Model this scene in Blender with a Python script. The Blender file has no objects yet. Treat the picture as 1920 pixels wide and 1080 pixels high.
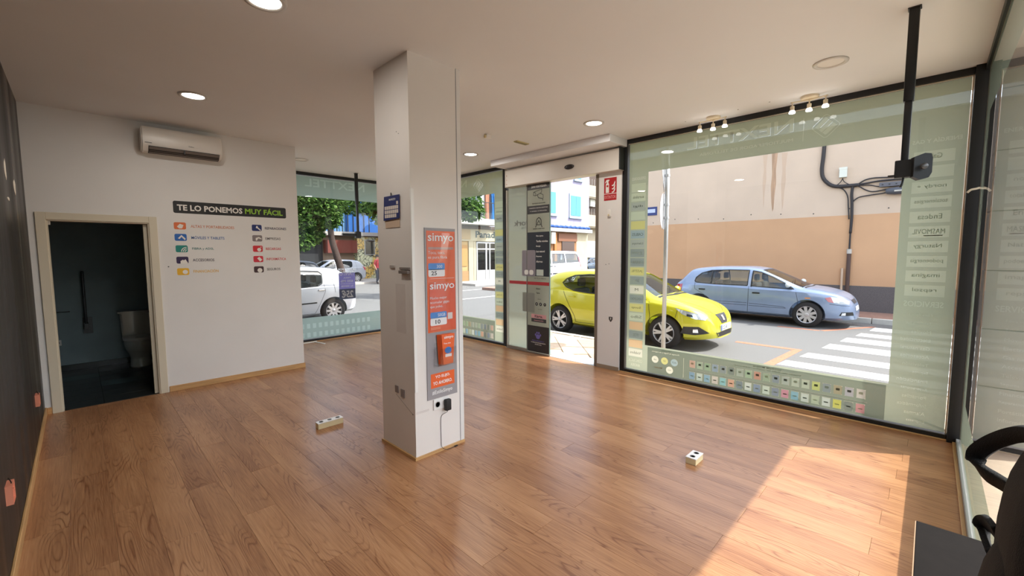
import bpy, bmesh, math, random
from mathutils import Vector, Matrix
from mathutils.bvhtree import BVHTree

random.seed(7)
SC = bpy.context.scene
COL = SC.collection
PI = math.pi

# ------------------------------------------------------------------ camera
CAM_H = 1.66
YAW, PITCH, ROLL, FPX = math.radians(45.5034), math.radians(4.6192), math.radians(-0.2358), 798.435
fw = Vector((math.sin(YAW) * math.cos(PITCH), math.cos(YAW) * math.cos(PITCH), -math.sin(PITCH)))
rt0 = Vector((math.cos(YAW), -math.sin(YAW), 0.0))
up0 = rt0.cross(fw)
rt = rt0 * math.cos(ROLL) + up0 * math.sin(ROLL)
up = up0 * math.cos(ROLL) - rt0 * math.sin(ROLL)
cam_data = bpy.data.cameras.new('camera')
cam_data.sensor_width = 36.0
cam_data.lens = FPX / 1920.0 * 36.0
cam_data.clip_start = 0.05
cam_data.clip_end = 400.0
cam = bpy.data.objects.new('camera', cam_data)
COL.objects.link(cam)
rot = Matrix((rt, up, -fw)).transposed()
cam.matrix_world = Matrix.Translation((0, 0, CAM_H)) @ rot.to_4x4()
SC.camera = cam

# ------------------------------------------------------------------ sky, sun, exposure
SUN_DIR = Vector((-0.42, 0.67, -1.0)).normalized()
world = bpy.data.worlds.new('sky')
SC.world = world
world.use_nodes = True
wn = world.node_tree
wn.nodes.clear()
w_out = wn.nodes.new('ShaderNodeOutputWorld')
w_bg = wn.nodes.new('ShaderNodeBackground')
w_sky = wn.nodes.new('ShaderNodeTexSky')
w_sky.sky_type = 'NISHITA'
w_sky.sun_disc = False
w_sky.sun_elevation = math.asin(-SUN_DIR.z)
w_sky.sun_rotation = math.atan2(-SUN_DIR.x, -SUN_DIR.y)
w_sky.air_density = 1.0
w_sky.dust_density = 2.0
w_bg.inputs['Strength'].default_value = 0.42
w_hsv = wn.nodes.new('ShaderNodeHueSaturation')      # thin summer haze: paler blue all over
w_hsv.inputs['Saturation'].default_value = 0.55
wn.links.new(w_sky.outputs[0], w_hsv.inputs['Color'])
wn.links.new(w_hsv.outputs[0], w_bg.inputs[0])
wn.links.new(w_bg.outputs[0], w_out.inputs[0])

sun_data = bpy.data.lights.new('sun', 'SUN')
sun_data.energy = 4.5
sun_data.angle = math.radians(0.53)
sun_data.color = (1.0, 0.97, 0.925)
sun = bpy.data.objects.new('sun', sun_data)
COL.objects.link(sun)
sun.rotation_euler = SUN_DIR.to_track_quat('-Z', 'Y').to_euler()
sun.location = (20, -30, 40)

vs = SC.view_settings
vs.view_transform = 'Standard'
vs.look = 'None'
vs.exposure = 0.77
vs.gamma = 1.0
vs.use_curve_mapping = False
LAMP_W = 7.0          # watts of one lit ceiling downlight

SC.cycles.max_bounces = 10
SC.cycles.diffuse_bounces = 7
SC.cycles.transparent_max_bounces = 24
SC.cycles.caustics_reflective = False
SC.cycles.caustics_refractive = False
SC.cycles.sample_clamp_indirect = 6.0

# ------------------------------------------------------------------ room dimensions (metres)
XL, YA, XE, XB, YC, YD, H = -0.331, 6.518, 2.255, 5.302, -0.2505, 8.364, 3.178
PX0, PX1, PY0, PY1 = 1.819, 2.302, 2.877, 3.397
ROAD = -0.15
PAVE = -0.02

# ------------------------------------------------------------------ materials
def lin(c):
    o = []
    for v in c[:3]:
        v = v / 255.0
        o.append(v / 12.92 if v <= 0.04045 else ((v + 0.055) / 1.055) ** 2.4)
    return (o[0], o[1], o[2], 1.0)

MATS = {}
def mat(name, rgb, rough=0.5, metal=0.0, spec=0.5, var=0.0, scale=6.0, bump=0.0, bscale=40.0, coat=0.0, emit=0.0, stretch=None, rgb2=None):
    """principled material, with noise-driven colour variation and fine relief"""
    if name in MATS:
        return MATS[name]
    m = bpy.data.materials.new(name)
    m.use_nodes = True
    nt = m.node_tree
    b = nt.nodes['Principled BSDF']
    c = lin(rgb)
    b.inputs['Base Color'].default_value = c
    b.inputs['Roughness'].default_value = rough
    b.inputs['Metallic'].default_value = metal
    b.inputs['Specular IOR Level'].default_value = spec
    b.inputs['Coat Weight'].default_value = coat
    b.inputs['Coat Roughness'].default_value = 0.06
    if emit:
        b.inputs['Emission Color'].default_value = c
        b.inputs['Emission Strength'].default_value = emit
    if var or bump:
        tc = nt.nodes.new('ShaderNodeNewGeometry')
        src = tc.outputs['Position']
        if stretch:
            mp = nt.nodes.new('ShaderNodeMapping')
            mp.inputs['Scale'].default_value = stretch
            nt.links.new(src, mp.inputs['Vector'])
            src = mp.outputs['Vector']
    if var:
        nz = nt.nodes.new('ShaderNodeTexNoise')
        nz.inputs['Scale'].default_value = scale
        nz.inputs['Detail'].default_value = 6.0
        nt.links.new(src, nz.inputs['Vector'])
        rp = nt.nodes.new('ShaderNodeValToRGB')
        d = lin(rgb2) if rgb2 else tuple(max(0.0, v * (1.0 - var)) for v in c[:3]) + (1.0,)
        e = c if rgb2 else tuple(min(1.0, v * (1.0 + var)) for v in c[:3]) + (1.0,)
        rp.color_ramp.elements[0].position = 0.3
        rp.color_ramp.elements[1].position = 0.7
        rp.color_ramp.elements[0].color = d
        rp.color_ramp.elements[1].color = e
        nt.links.new(nz.outputs['Fac'], rp.inputs['Fac'])
        nt.links.new(rp.outputs['Color'], b.inputs['Base Color'])
    if bump:
        n2 = nt.nodes.new('ShaderNodeTexNoise')
        n2.inputs['Scale'].default_value = bscale
        n2.inputs['Detail'].default_value = 4.0
        nt.links.new(src, n2.inputs['Vector'])
        bp = nt.nodes.new('ShaderNodeBump')
        bp.inputs['Strength'].default_value = bump
        bp.inputs['Distance'].default_value = 0.01
        nt.links.new(n2.outputs['Fac'], bp.inputs['Height'])
        nt.links.new(bp.outputs['Normal'], b.inputs['Normal'])
    MATS[name] = m
    return m

def glass_mat(name, tint=(1, 1, 1), ior=1.45, rough=0.0):
    """thin pane: clear transmission with a Fresnel mirror on top"""
    m = bpy.data.materials.new(name)
    m.use_nodes = True
    nt = m.node_tree
    nt.nodes.clear()
    out = nt.nodes.new('ShaderNodeOutputMaterial')
    tr = nt.nodes.new('ShaderNodeBsdfTransparent')
    tr.inputs[0].default_value = (*tint, 1)
    gl = nt.nodes.new('ShaderNodeBsdfGlossy')
    gl.inputs['Roughness'].default_value = rough
    fr = nt.nodes.new('ShaderNodeFresnel')
    ge = nt.nodes.new('ShaderNodeNewGeometry')
    mr = nt.nodes.new('ShaderNodeMapRange')
    mr.inputs['To Min'].default_value = ior
    mr.inputs['To Max'].default_value = 1.0 / ior
    nt.links.new(ge.outputs['Backfacing'], mr.inputs['Value'])
    nt.links.new(mr.outputs[0], fr.inputs['IOR'])
    mx = nt.nodes.new('ShaderNodeMixShader')
    nt.links.new(fr.outputs[0], mx.inputs[0])
    nt.links.new(tr.outputs[0], mx.inputs[1])
    nt.links.new(gl.outputs[0], mx.inputs[2])
    nt.links.new(mx.outputs[0], out.inputs[0])
    MATS[name] = m
    return m

def film_mat(name, rgb, clear=0.1, trans=0.6, rgb2=None):
    """translucent vinyl: diffuse + translucent, a little see-through"""
    if name in MATS:
        return MATS[name]
    m = bpy.data.materials.new(name)
    m.use_nodes = True
    nt = m.node_tree
    nt.nodes.clear()
    out = nt.nodes.new('ShaderNodeOutputMaterial')
    df = nt.nodes.new('ShaderNodeBsdfDiffuse')
    tl = nt.nodes.new('ShaderNodeBsdfTranslucent')
    tr = nt.nodes.new('ShaderNodeBsdfTransparent')
    geo = nt.nodes.new('ShaderNodeNewGeometry')
    nz = nt.nodes.new('ShaderNodeTexNoise')
    nz.inputs['Scale'].default_value = 1.3
    rp = nt.nodes.new('ShaderNodeValToRGB')
    c = lin(rgb)
    rp.color_ramp.elements[0].color = tuple(v * 0.94 for v in c[:3]) + (1,)
    rp.color_ramp.elements[1].color = c
    nt.links.new(geo.outputs['Position'], nz.inputs['Vector'])
    nt.links.new(nz.outputs['Fac'], rp.inputs['Fac'])
    for s in (df, tl):
        nt.links.new(rp.outputs['Color'], s.inputs['Color'])
    m1 = nt.nodes.new('ShaderNodeMixShader')
    m1.inputs[0].default_value = trans
    nt.links.new(df.outputs[0], m1.inputs[1])
    nt.links.new(tl.outputs[0], m1.inputs[2])
    m2 = nt.nodes.new('ShaderNodeMixShader')
    m2.inputs[0].default_value = clear
    nt.links.new(m1.outputs[0], m2.inputs[1])
    nt.links.new(tr.outputs[0], m2.inputs[2])
    nt.links.new(m2.outputs[0], out.inputs[0])
    MATS[name] = m
    return m

def emit_mat(name, rgb, strength):
    m = bpy.data.materials.new(name)
    m.use_nodes = True
    nt = m.node_tree
    nt.nodes.clear()
    out = nt.nodes.new('ShaderNodeOutputMaterial')
    em = nt.nodes.new('ShaderNodeEmission')
    em.inputs[0].default_value = lin(rgb)
    em.inputs[1].default_value = strength
    nt.links.new(em.outputs[0], out.inputs[0])
    MATS[name] = m
    return m

def wood_floor_mat():
    m = bpy.data.materials.new('laminate_oak')
    m.use_nodes = True
    nt = m.node_tree
    b = nt.nodes['Principled BSDF']
    geo = nt.nodes.new('ShaderNodeNewGeometry')
    oi = nt.nodes.new('ShaderNodeObjectInfo')
    rnd = nt.nodes.new('ShaderNodeVectorMath'); rnd.operation = 'SCALE'
    rnd.inputs[0].default_value = (7.3, 31.7, 3.1)
    nt.links.new(oi.outputs['Random'], rnd.inputs['Scale'])
    add = nt.nodes.new('ShaderNodeVectorMath'); add.operation = 'ADD'
    nt.links.new(geo.outputs['Position'], add.inputs[0])
    nt.links.new(rnd.outputs[0], add.inputs[1])
    def mapped(s):
        mp = nt.nodes.new('ShaderNodeMapping')
        mp.inputs['Scale'].default_value = s
        nt.links.new(add.outputs[0], mp.inputs['Vector'])
        return mp.outputs[0]
    # cathedral figure: stretched noise pushed through a wave
    n0 = nt.nodes.new('ShaderNodeTexNoise')
    n0.inputs['Scale'].default_value = 1.0
    n0.inputs['Detail'].default_value = 1.2
    nt.links.new(mapped((6.5, 0.75, 1.0)), n0.inputs['Vector'])
    mm = nt.nodes.new('ShaderNodeMath'); mm.operation = 'MULTIPLY'
    mm.inputs[1].default_value = 88.0
    nt.links.new(n0.outputs['Fac'], mm.inputs[0])
    sn = nt.nodes.new('ShaderNodeMath'); sn.operation = 'SINE'
    nt.links.new(mm.outputs[0], sn.inputs[0])
    # fine fibre
    n1 = nt.nodes.new('ShaderNodeTexNoise')
    n1.inputs['Scale'].default_value = 1.0
    n1.inputs['Detail'].default_value = 5.0
    n1.inputs['Roughness'].default_value = 0.65
    nt.links.new(mapped((150.0, 4.0, 1.0)), n1.inputs['Vector'])
    # broad tone
    n2 = nt.nodes.new('ShaderNodeTexNoise')
    n2.inputs['Scale'].default_value = 1.0
    nt.links.new(mapped((5.0, 0.8, 1.0)), n2.inputs['Vector'])
    def ma(op, a, bb):
        n = nt.nodes.new('ShaderNodeMath'); n.operation = op
        for i, v in enumerate((a, bb)):
            if isinstance(v, (int, float)):
                n.inputs[i].default_value = v
            else:
                nt.links.new(v, n.inputs[i])
        return n.outputs[0]
    # thin dark growth rings, fading in and out along the board
    ringv = ma('POWER', ma('SUBTRACT', 1.0, ma('ABSOLUTE', sn.outputs[0], 0.0)), 2.5)
    n3 = nt.nodes.new('ShaderNodeTexNoise')
    n3.inputs['Scale'].default_value = 1.0
    nt.links.new(mapped((9.0, 1.6, 1.0)), n3.inputs['Vector'])
    mk = ma('MULTIPLY', ma('MAXIMUM', ma('SUBTRACT', n3.outputs['Fac'], 0.40), 0.0), 1.0)
    t = ma('SUBTRACT', ma('MULTIPLY', n1.outputs['Fac'], 0.52), ma('MULTIPLY', ringv, mk))
    t = ma('ADD', t, ma('MULTIPLY', n2.outputs['Fac'], 0.42))
    t = ma('ADD', t, 0.02)
    t = ma('ADD', t, ma('MULTIPLY', ma('SUBTRACT', oi.outputs['Random'], 0.5), 0.07))
    rp = nt.nodes.new('ShaderNodeValToRGB')
    e = rp.color_ramp.elements
    e[0].position = 0.28; e[0].color = lin((126, 80, 50))
    e[1].position = 0.85; e[1].color = lin((206, 166, 126))
    k = rp.color_ramp.elements.new(0.55); k.color = lin((176, 129, 90))
    nt.links.new(t, rp.inputs['Fac'])
    nt.links.new(rp.outputs['Color'], b.inputs['Base Color'])
    b.inputs['Roughness'].default_value = 0.29
    b.inputs['Specular IOR Level'].default_value = 0.45
    bp = nt.nodes.new('ShaderNodeBump')
    bp.inputs['Strength'].default_value = 0.10
    bp.inputs['Distance'].default_value = 0.002
    nt.links.new(n1.outputs['Fac'], bp.inputs['Height'])
    nt.links.new(bp.outputs['Normal'], b.inputs['Normal'])
    return m

def streak_mat():
    """dark satin wall covering with uneven vertical streaks of gloss"""
    m = mat('dark_wall_covering', (29, 24, 22), rough=0.42, var=0.3, scale=1.0, stretch=(6.0, 2.2, 0.25))
    nt = m.node_tree
    b = nt.nodes['Principled BSDF']
    geo = nt.nodes.new('ShaderNodeNewGeometry')
    mp = nt.nodes.new('ShaderNodeMapping')
    mp.inputs['Scale'].default_value = (4.0, 3.0, 0.3)
    nz = nt.nodes.new('ShaderNodeTexNoise')
    nz.inputs['Scale'].default_value = 1.0
    nz.inputs['Detail'].default_value = 5.0
    mr = nt.nodes.new('ShaderNodeMapRange')
    mr.inputs['From Min'].default_value = 0.3
    mr.inputs['From Max'].default_value = 0.7
    mr.inputs['To Min'].default_value = 0.25
    mr.inputs['To Max'].default_value = 0.6
    nt.links.new(geo.outputs['Position'], mp.inputs['Vector'])
    nt.links.new(mp.outputs[0], nz.inputs['Vector'])
    nt.links.new(nz.outputs['Fac'], mr.inputs['Value'])
    nt.links.new(mr.outputs[0], b.inputs['Roughness'])
    return m

WHITE = mat('white_wall_paint', (229, 228, 226), rough=0.75, var=0.03, scale=1.5, bump=0.12, bscale=220)
CEILW = mat('ceiling_paint', (229, 230, 232), rough=0.85, var=0.02, scale=1.0)
PLANK = wood_floor_mat()
DARKW = streak_mat()
PINE = mat('pine_moulding', (196, 154, 102), rough=0.5, var=0.18, scale=1.0, stretch=(40, 3, 40))
PINEX = mat('pine_moulding_across', (196, 154, 102), rough=0.5, var=0.18, scale=1.0, stretch=(3, 40, 40))
CREAM = mat('cream_lacquer', (214, 205, 184), rough=0.45)
BLACK = mat('black_frame_metal', (16, 16, 17), rough=0.45, metal=0.0)
BLKPL = mat('black_plastic', (18, 18, 19), rough=0.5)
BLKTX = mat('black_textile', (15, 14, 14), rough=0.9, bump=0.4, bscale=400)
WPL = mat('white_plastic', (232, 230, 226), rough=0.35)
CREAMPL = mat('cream_plastic', (226, 212, 168), rough=0.4)
ALU = mat('aluminium', (150, 146, 138), rough=0.4, metal=0.7)
CHROME = mat('chrome', (210, 210, 212), rough=0.15, metal=1.0)
DGREY = mat('dark_grey_plastic', (60, 60, 62), rough=0.5)
GLASS = glass_mat('window_glass', (0.96, 0.985, 0.975))
CLRPL = glass_mat('clear_acrylic', (0.95, 0.95, 0.96), 1.49, 0.02)
FILM = film_mat('frosted_green_film', (160, 168, 148), 0.03, 0.62)
FILMD = film_mat('frosted_dark_print', (106, 116, 102), 0.03, 0.6)
FILMW = film_mat('frosted_pale_film', (156, 157, 142), 0.03, 0.55)

# ------------------------------------------------------------------ geometry helpers
def bx(bm, x0, x1, y0, y1, z0, z1, bev=0.0, seg=2):
    g = bmesh.ops.create_cube(bm, size=1.0)
    vs_ = g['verts']
    for v in vs_:
        v.co.x = x0 + (v.co.x + 0.5) * (x1 - x0)
        v.co.y = y0 + (v.co.y + 0.5) * (y1 - y0)
        v.co.z = z0 + (v.co.z + 0.5) * (z1 - z0)
    if bev > 0:
        es = list({e for v in vs_ for e in v.link_edges})
        bmesh.ops.bevel(bm, geom=es, offset=bev, segments=seg, affect='EDGES', profile=0.6)

def ring(bm, pts):
    return [bm.verts.new(p) for p in pts]

def bridge(bm, a, b, closed=True):
    n = len(a)
    for i in range(n if closed else n - 1):
        j = (i + 1) % n
        try:
            bm.faces.new((a[i], a[j], b[j], b[i]))
        except ValueError:
            pass

def frame_of(d):
    d = Vector(d).normalized()
    a = Vector((0, 0, 1)) if abs(d.z) < 0.9 else Vector((1, 0, 0))
    u = d.cross(a).normalized()
    return u, d.cross(u).normalized()

def tube(bm, pts, r, seg=10, caps=True, flat=None):
    """sweep a circle (or an ellipse when flat=(ru, rv, fixed_u)) along a polyline; r may be a list"""
    pts = [Vector(p) for p in pts]
    n = len(pts)
    rs = r if isinstance(r, (list, tuple)) else [r] * n
    rings = []
    pu = None
    for i, p in enumerate(pts):
        d = (pts[min(i + 1, n - 1)] - pts[max(i - 1, 0)])
        if d.length < 1e-9:
            d = Vector((0, 0, 1))
        d.normalize()
        if pu is None:
            u, v = frame_of(d)
        else:
            u = (pu - d * pu.dot(d))
            u = u.normalized() if u.length > 1e-6 else frame_of(d)[0]
            v = d.cross(u)
        pu = u
        rr = rs[i]
        rings.append(ring(bm, [p + u * math.cos(2 * PI * k / seg) * rr + v * math.sin(2 * PI * k / seg) * rr for k in range(seg)]))
    for a, b in zip(rings, rings[1:]):
        bridge(bm, a, b)
    if caps:
        bm.faces.new(list(reversed(rings[0])))
        bm.faces.new(rings[-1])

def strap(bm, pts, side, w, t):
    """flat band swept along a polyline; side = band width direction"""
    pts = [Vector(p) for p in pts]
    side = Vector(side).normalized()
    rings = []
    for i, p in enumerate(pts):
        d = (pts[min(i + 1, len(pts) - 1)] - pts[max(i - 1, 0)]).normalized()
        s = (side - d * side.dot(d)).normalized()
        n = d.cross(s)
        rings.append(ring(bm, [p + s * w / 2 + n * t / 2, p - s * w / 2 + n * t / 2, p - s * w / 2 - n * t / 2, p + s * w / 2 - n * t / 2]))
    for a, b in zip(rings, rings[1:]):
        bridge(bm, a, b)
    bm.faces.new(list(reversed(rings[0])))
    bm.faces.new(rings[-1])

def lathe(bm, prof, c=(0, 0, 0), axis=(0, 0, 1), seg=24, cap=True):
    """profile of (radius, height) revolved about axis through c"""
    c = Vector(c)
    ax = Vector(axis).normalized()
    u, v = frame_of(ax)
    rings = []
    for r, h in prof:
        rings.append(ring(bm, [c + ax * h + (u * math.cos(2 * PI * k / seg) + v * math.sin(2 * PI * k / seg)) * max(r, 1e-4) for k in range(seg)]))
    for a, b in zip(rings, rings[1:]):
        bridge(bm, a, b)
    if cap:
        bm.faces.new(list(reversed(rings[0])))
        bm.faces.new(rings[-1])

def prism(bm, poly, o, u, v, n, depth):
    """2-D polygon (a,b) -> o + a*u + b*v, extruded by n*depth"""
    o, u, v, n = Vector(o), Vector(u), Vector(v), Vector(n)
    a = ring(bm, [o + u * p[0] + v * p[1] for p in poly])
    if depth == 0:
        bm.faces.new(a)
        return
    b = ring(bm, [o + u * p[0] + v * p[1] + n * depth for p in poly])
    bridge(bm, a, b)
    bm.faces.new(list(reversed(a)))
    bm.faces.new(b)

def rrect(w, h, r, n=4, cx=0.0, cy=0.0):
    """rounded rectangle centred on cx,cy"""
    out = []
    for sx, sy, a0 in ((1, 1, 0), (-1, 1, PI / 2), (-1, -1, PI), (1, -1, 3 * PI / 2)):
        for k in range(n + 1):
            a = a0 + PI / 2 * k / n
            out.append((cx + sx * (w / 2 - r) + r * math.cos(a), cy + sy * (h / 2 - r) + r * math.sin(a)))
    return out

def circ(r, n=20, cx=0.0, cy=0.0, ry=None):
    return [(cx + r * math.cos(2 * PI * k / n), cy + (ry or r) * math.sin(2 * PI * k / n)) for k in range(n)]

def smooth_curve(pts, n=6):
    """Catmull-Rom through points"""
    P = [Vector(p) for p in pts]
    out = []
    for i in range(len(P) - 1):
        p0, p1, p2, p3 = P[max(i - 1, 0)], P[i], P[i + 1], P[min(i + 2, len(P) - 1)]
        for k in range(n):
            t = k / n
            out.append(0.5 * ((2 * p1) + (p2 - p0) * t + (2 * p0 - 5 * p1 + 4 * p2 - p3) * t * t + (3 * p1 - p0 - 3 * p2 + p3) * t ** 3))
    out.append(P[-1])
    return out

def to_mesh(name, bm, smooth=False, angle=None):
    me = bpy.data.meshes.new(name)
    bmesh.ops.recalc_face_normals(bm, faces=bm.faces)
    if angle is not None:
        for f in bm.faces:
            f.smooth = True
        for e in bm.edges:
            if len(e.link_faces) == 2 and e.calc_face_angle(0) > math.radians(angle):
                e.smooth = False
    elif smooth:
        for f in bm.faces:
            f.smooth = True
    bm.to_mesh(me)
    bm.free()
    return me

def link(name, me, m=None, parent=None, loc=None):
    o = bpy.data.objects.new(name, me)
    COL.objects.link(o)
    if m is not None and not me.materials:
        for x in (m if isinstance(m, (list, tuple)) else [m]):
            me.materials.append(x)
    if parent is not None:
        o.parent = parent
    if loc is not None:
        o.location = loc
    return o

def obj(name, bm, m, parent=None, smooth=False, angle=None, loc=None):
    """link the bmesh as one object.  World-coordinate parts under a thing are shifted into its frame by keep()"""
    return link(name, to_mesh(name, bm, smooth, angle), m, parent, loc)

def tag(o, label, cat, group=None, kind=None):
    o['label'] = label
    o['category'] = cat
    if group:
        o['group'] = group
    if kind:
        o['kind'] = kind
    return o

def thing(name, label, cat, loc=(0, 0, 0), rotz=0.0, group=None):
    o = bpy.data.objects.new(name, None)
    COL.objects.link(o)
    o.empty_display_size = 0.1
    o.location = loc
    o.rotation_euler = (0, 0, rotz)
    return tag(o, label, cat, group)

def part(root, name, bm, m, smooth=False, angle=None):
    """a part modelled in world coordinates, attached under root (unrotated) without moving"""
    me = to_mesh(name, bm, smooth, angle)
    off = Vector(root.location) if root is not None else Vector()
    p = root.parent if root is not None else None
    while p is not None:
        off += Vector(p.location)
        p = p.parent
    me.transform(Matrix.Translation(-off))
    return link(name, me, m, root)

def struct(name, bm, m, parent=None, smooth=False, angle=None):
    o = obj(name, bm, m, parent, smooth, angle)
    if parent is None:
        o['kind'] = 'structure'
    return o

def base(name, loc=(0, 0, 0), kind='structure'):
    o = bpy.data.objects.new(name, None)
    COL.objects.link(o)
    o.empty_display_size = 0.1
    o.location = loc
    o['kind'] = kind
    return o

def dup(root, loc, rotz=None, label=None, group=None):
    r = root.copy(); COL.objects.link(r)
    r.location = loc
    if rotz is not None:
        r.rotation_euler = (0, 0, rotz)
    if label: r['label'] = label
    if group: r['group'] = group
    for ch in list(root.children):
        c = ch.copy(); COL.objects.link(c); c.parent = r
        for gch in list(ch.children):
            d = gch.copy(); COL.objects.link(d); d.parent = c
    return r

def text_mesh(body, bold=0.0):
    cu = bpy.data.curves.new('lettering', 'FONT')
    cu.body = body
    cu.size = 1.0
    cu.offset = bold
    cu.resolution_u = 2
    cu.fill_mode = 'FRONT'
    t = bpy.data.objects.new('lettering', cu)
    COL.objects.link(t)
    dg = bpy.context.evaluated_depsgraph_get()
    me = bpy.data.meshes.new_from_object(t.evaluated_get(dg))
    bpy.data.objects.remove(t)
    bpy.data.curves.remove(cu)
    return me

def lettering(body, o, u, v, m, root, w=None, h=None, bold=0.02, name='lettering', n=None, align='L', fit=True):
    """flat letters: origin o (baseline start), u = reading direction, v = up; w/h = size of the ink box"""
    me = text_mesh(body, bold)
    if not me.vertices:
        return None
    xs = [p.co.x for p in me.vertices]; ys = [p.co.y for p in me.vertices]
    x0, x1, y0, y1 = min(xs), max(xs), min(ys), max(ys)
    sy = (h / (y1 - y0)) if h else None
    sx = (w / (x1 - x0)) if w else None
    if sx is None: sx = sy
    if sy is None: sy = sx
    ww = (x1 - x0) * sx
    sh = {'L': 0.0, 'C': -ww / 2, 'R': -ww}[align]
    o, u, v = Vector(o), Vector(u).normalized(), Vector(v).normalized()
    off = Vector()
    p = root
    while p is not None:
        off += Vector(p.location)
        p = p.parent
    for q in me.vertices:
        a, b = (q.co.x - x0) * sx + sh, (q.co.y - y0) * sy
        q.co = o + u * a + v * b - off
    return link(name, me, m, root)

def plate(root, name, o, u, v, w, h, m, r=0.0, t=0.0, n=None):
    """flat or thin rectangle with its lower-left corner at o"""
    bm = bmesh.new()
    poly = rrect(w, h, r, 3, w / 2, h / 2) if r > 0 else [(0, 0), (w, 0), (w, h), (0, h)]
    prism(bm, poly, o, u, v, n or (0, 0, 1), t)
    return part(root, name, bm, m)
# ================================================================== ROOM
# ---- floor: laminate planks on a screed
bm = bmesh.new()
bx(bm, XL - 0.1, XB + 0.02, YC - 0.02, YD + 0.02, -0.06, -0.012)
floor = struct('floor', bm, mat('screed', (70, 55, 42), rough=0.9))
PW, PLN = 0.193, 1.38
bm = bmesh.new()
bx(bm, 0, PW - 0.0006, 0, 1.0, -0.012, 0.0, bev=0.0007, seg=1)
plank_me = to_mesh('plank', bm)
plank_me.materials.append(PLANK)
row = 0
x = XL + 0.006
while x < XB - 0.02:
    y_hi = YA + 0.02 if (x + PW / 2) < XE - 0.02 else YD
    y = YC - (0.2 + (row * 0.61) % 1.2)
    while y < y_hi:
        a, b = max(y, YC), min(y + PLN, y_hi)
        if b - a > 0.04:
            o = link('plank', plank_me, None, floor)
            o.location = (x, a + 0.0006, 0)
            wcut = min(PW, XB - 0.005 - x) / PW
            o.scale = (wcut, b - a - 0.0012, 1)
        y += PLN
    x += PW
    row += 1

# ---- ceiling
bm = bmesh.new()
bx(bm, XL - 0.15, XB + 0.12, YC - 0.05, YD + 0.05, H, H + 0.12)
bx(bm, XL - 0.15, XE, YD + 0.05, 9.0, H, H + 0.12)
ceiling = struct('ceiling', bm, CEILW)

# ---- left wall (dark covering) with chipped plaster patches
bm = bmesh.new()
bx(bm, XL - 0.15, XL, YC - 0.2, YA + 0.12, -0.05, H + 0.02)
wall_left = struct('wall_left', bm, DARKW)
PLAST = mat('bare_plaster', (222, 214, 200), rough=0.9)
for cy, cz, w, h in ((5.48, 2.23, 0.16, 0.12), (4.86, 2.29, 0.12, 0.14), (4.9, 2.08, 0.14, 0.025)):
    bm = bmesh.new()
    poly = [(w / 2 * math.cos(a) * (1 + 0.2 * math.sin(3 * a + cy)), h / 2 * math.sin(a) * (1 + 0.15 * math.cos(5 * a))) for a in [2 * PI * k / 14 for k in range(14)]]
    prism(bm, poly, (XL, cy, cz), (0, 1, 0), (0, 0, 1), (1, 0, 0), 0.0015)
    obj('plaster_patch', bm, PLAST, wall_left)
bm = bmesh.new()
bx(bm, XL, XL + 0.014, YC, YA - 0.0, 0.0, 0.075, bev=0.003, seg=1)
struct('baseboard_left', bm, PINE)

# ---- back wall with the door opening, and its return towards the shop window
DX0, DX1, DZ = -0.205, 0.605, 2.03
bm = bmesh.new()
bx(bm, XL - 0.15, DX0 - 0.02, YA, YA + 0.12, -0.02, H)
bx(bm, DX0 - 0.02, DX1 + 0.02, YA, YA + 0.12, DZ + 0.02, H)
bx(bm, DX1 + 0.02, XE, YA, YA + 0.12, -0.02, H)
bx(bm, XE - 0.1, XE, YA + 0.12, 9.0, -0.02, H)
wall_back = struct('wall_back', bm, WHITE)
bm = bmesh.new()
bx(bm, DX1 + 0.085, XE + 0.012, YA - 0.012, YA, 0.0, 0.07, bev=0.003, seg=1)
struct('baseboard_back', bm, PINEX)
bm = bmesh.new()
bx(bm, XE, XE + 0.012, YA, YD, 0.0, 0.07, bev=0.003, seg=1)
struct('baseboard_return', bm, PINE)
bm = bmesh.new()
bx(bm, XL + 0.014, DX0 - 0.075, YA - 0.012, YA, 0.0, 0.07, bev=0.003, seg=1)
struct('baseboard_corner', bm, PINEX)
# small screw left in the wall
bm = bmesh.new()
lathe(bm, [(0.007, 0), (0.007, 0.004), (0.003, 0.006)], (0.76, YA, 1.52), (0, -1, 0), 10)
tag(obj('wall_screw', bm, DGREY), 'small dark screw left in white wall right of toilet door', 'screw')

# ---- door frame (cream architrave around a pocket door opening)
door_1 = base('door_1', (0.2, YA, 0))
for nm, b in (('architrave', (DX0 - 0.075, DX0, YA - 0.016, YA, 0, DZ + 0.075)),
              ('architrave', (DX1, DX1 + 0.075, YA - 0.016, YA, 0, DZ + 0.075)),
              ('architrave', (DX0, DX1, YA - 0.016, YA, DZ, DZ + 0.075)),
              ('jamb', (DX0 - 0.02, DX0 + 0.012, YA - 0.005, YA + 0.125, 0, DZ)),
              ('jamb', (DX1 - 0.012, DX1 + 0.02, YA - 0.005, YA + 0.03, 0, DZ)),
              ('jamb', (DX1 - 0.012, DX1 + 0.02, YA + 0.08, YA + 0.125, 0, DZ)),
              ('head_jamb', (DX0, DX1, YA - 0.005, YA + 0.125, DZ - 0.012, DZ + 0.02))):
    bm = bmesh.new(); bx(bm, *b, bev=0.003, seg=1)
    part(door_1, nm, bm, CREAM)
bm = bmesh.new(); bx(bm, DX1 - 0.05, DX1 + 0.015, YA + 0.036, YA + 0.074, 0.008, DZ - 0.015, bev=0.002)
leaf = part(door_1, 'sliding_leaf', bm, mat('door_leaf_cream', (206, 198, 178), rough=0.5))
bm = bmesh.new(); lathe(bm, [(0.018, 0), (0.018, 0.004), (0.012, 0.004), (0.01, 0.001)], (DX1 - 0.051, YA + 0.055, 1.0), (-1, 0, 0), 14)
part(leaf, 'finger_pull', bm, BLKPL)
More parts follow.
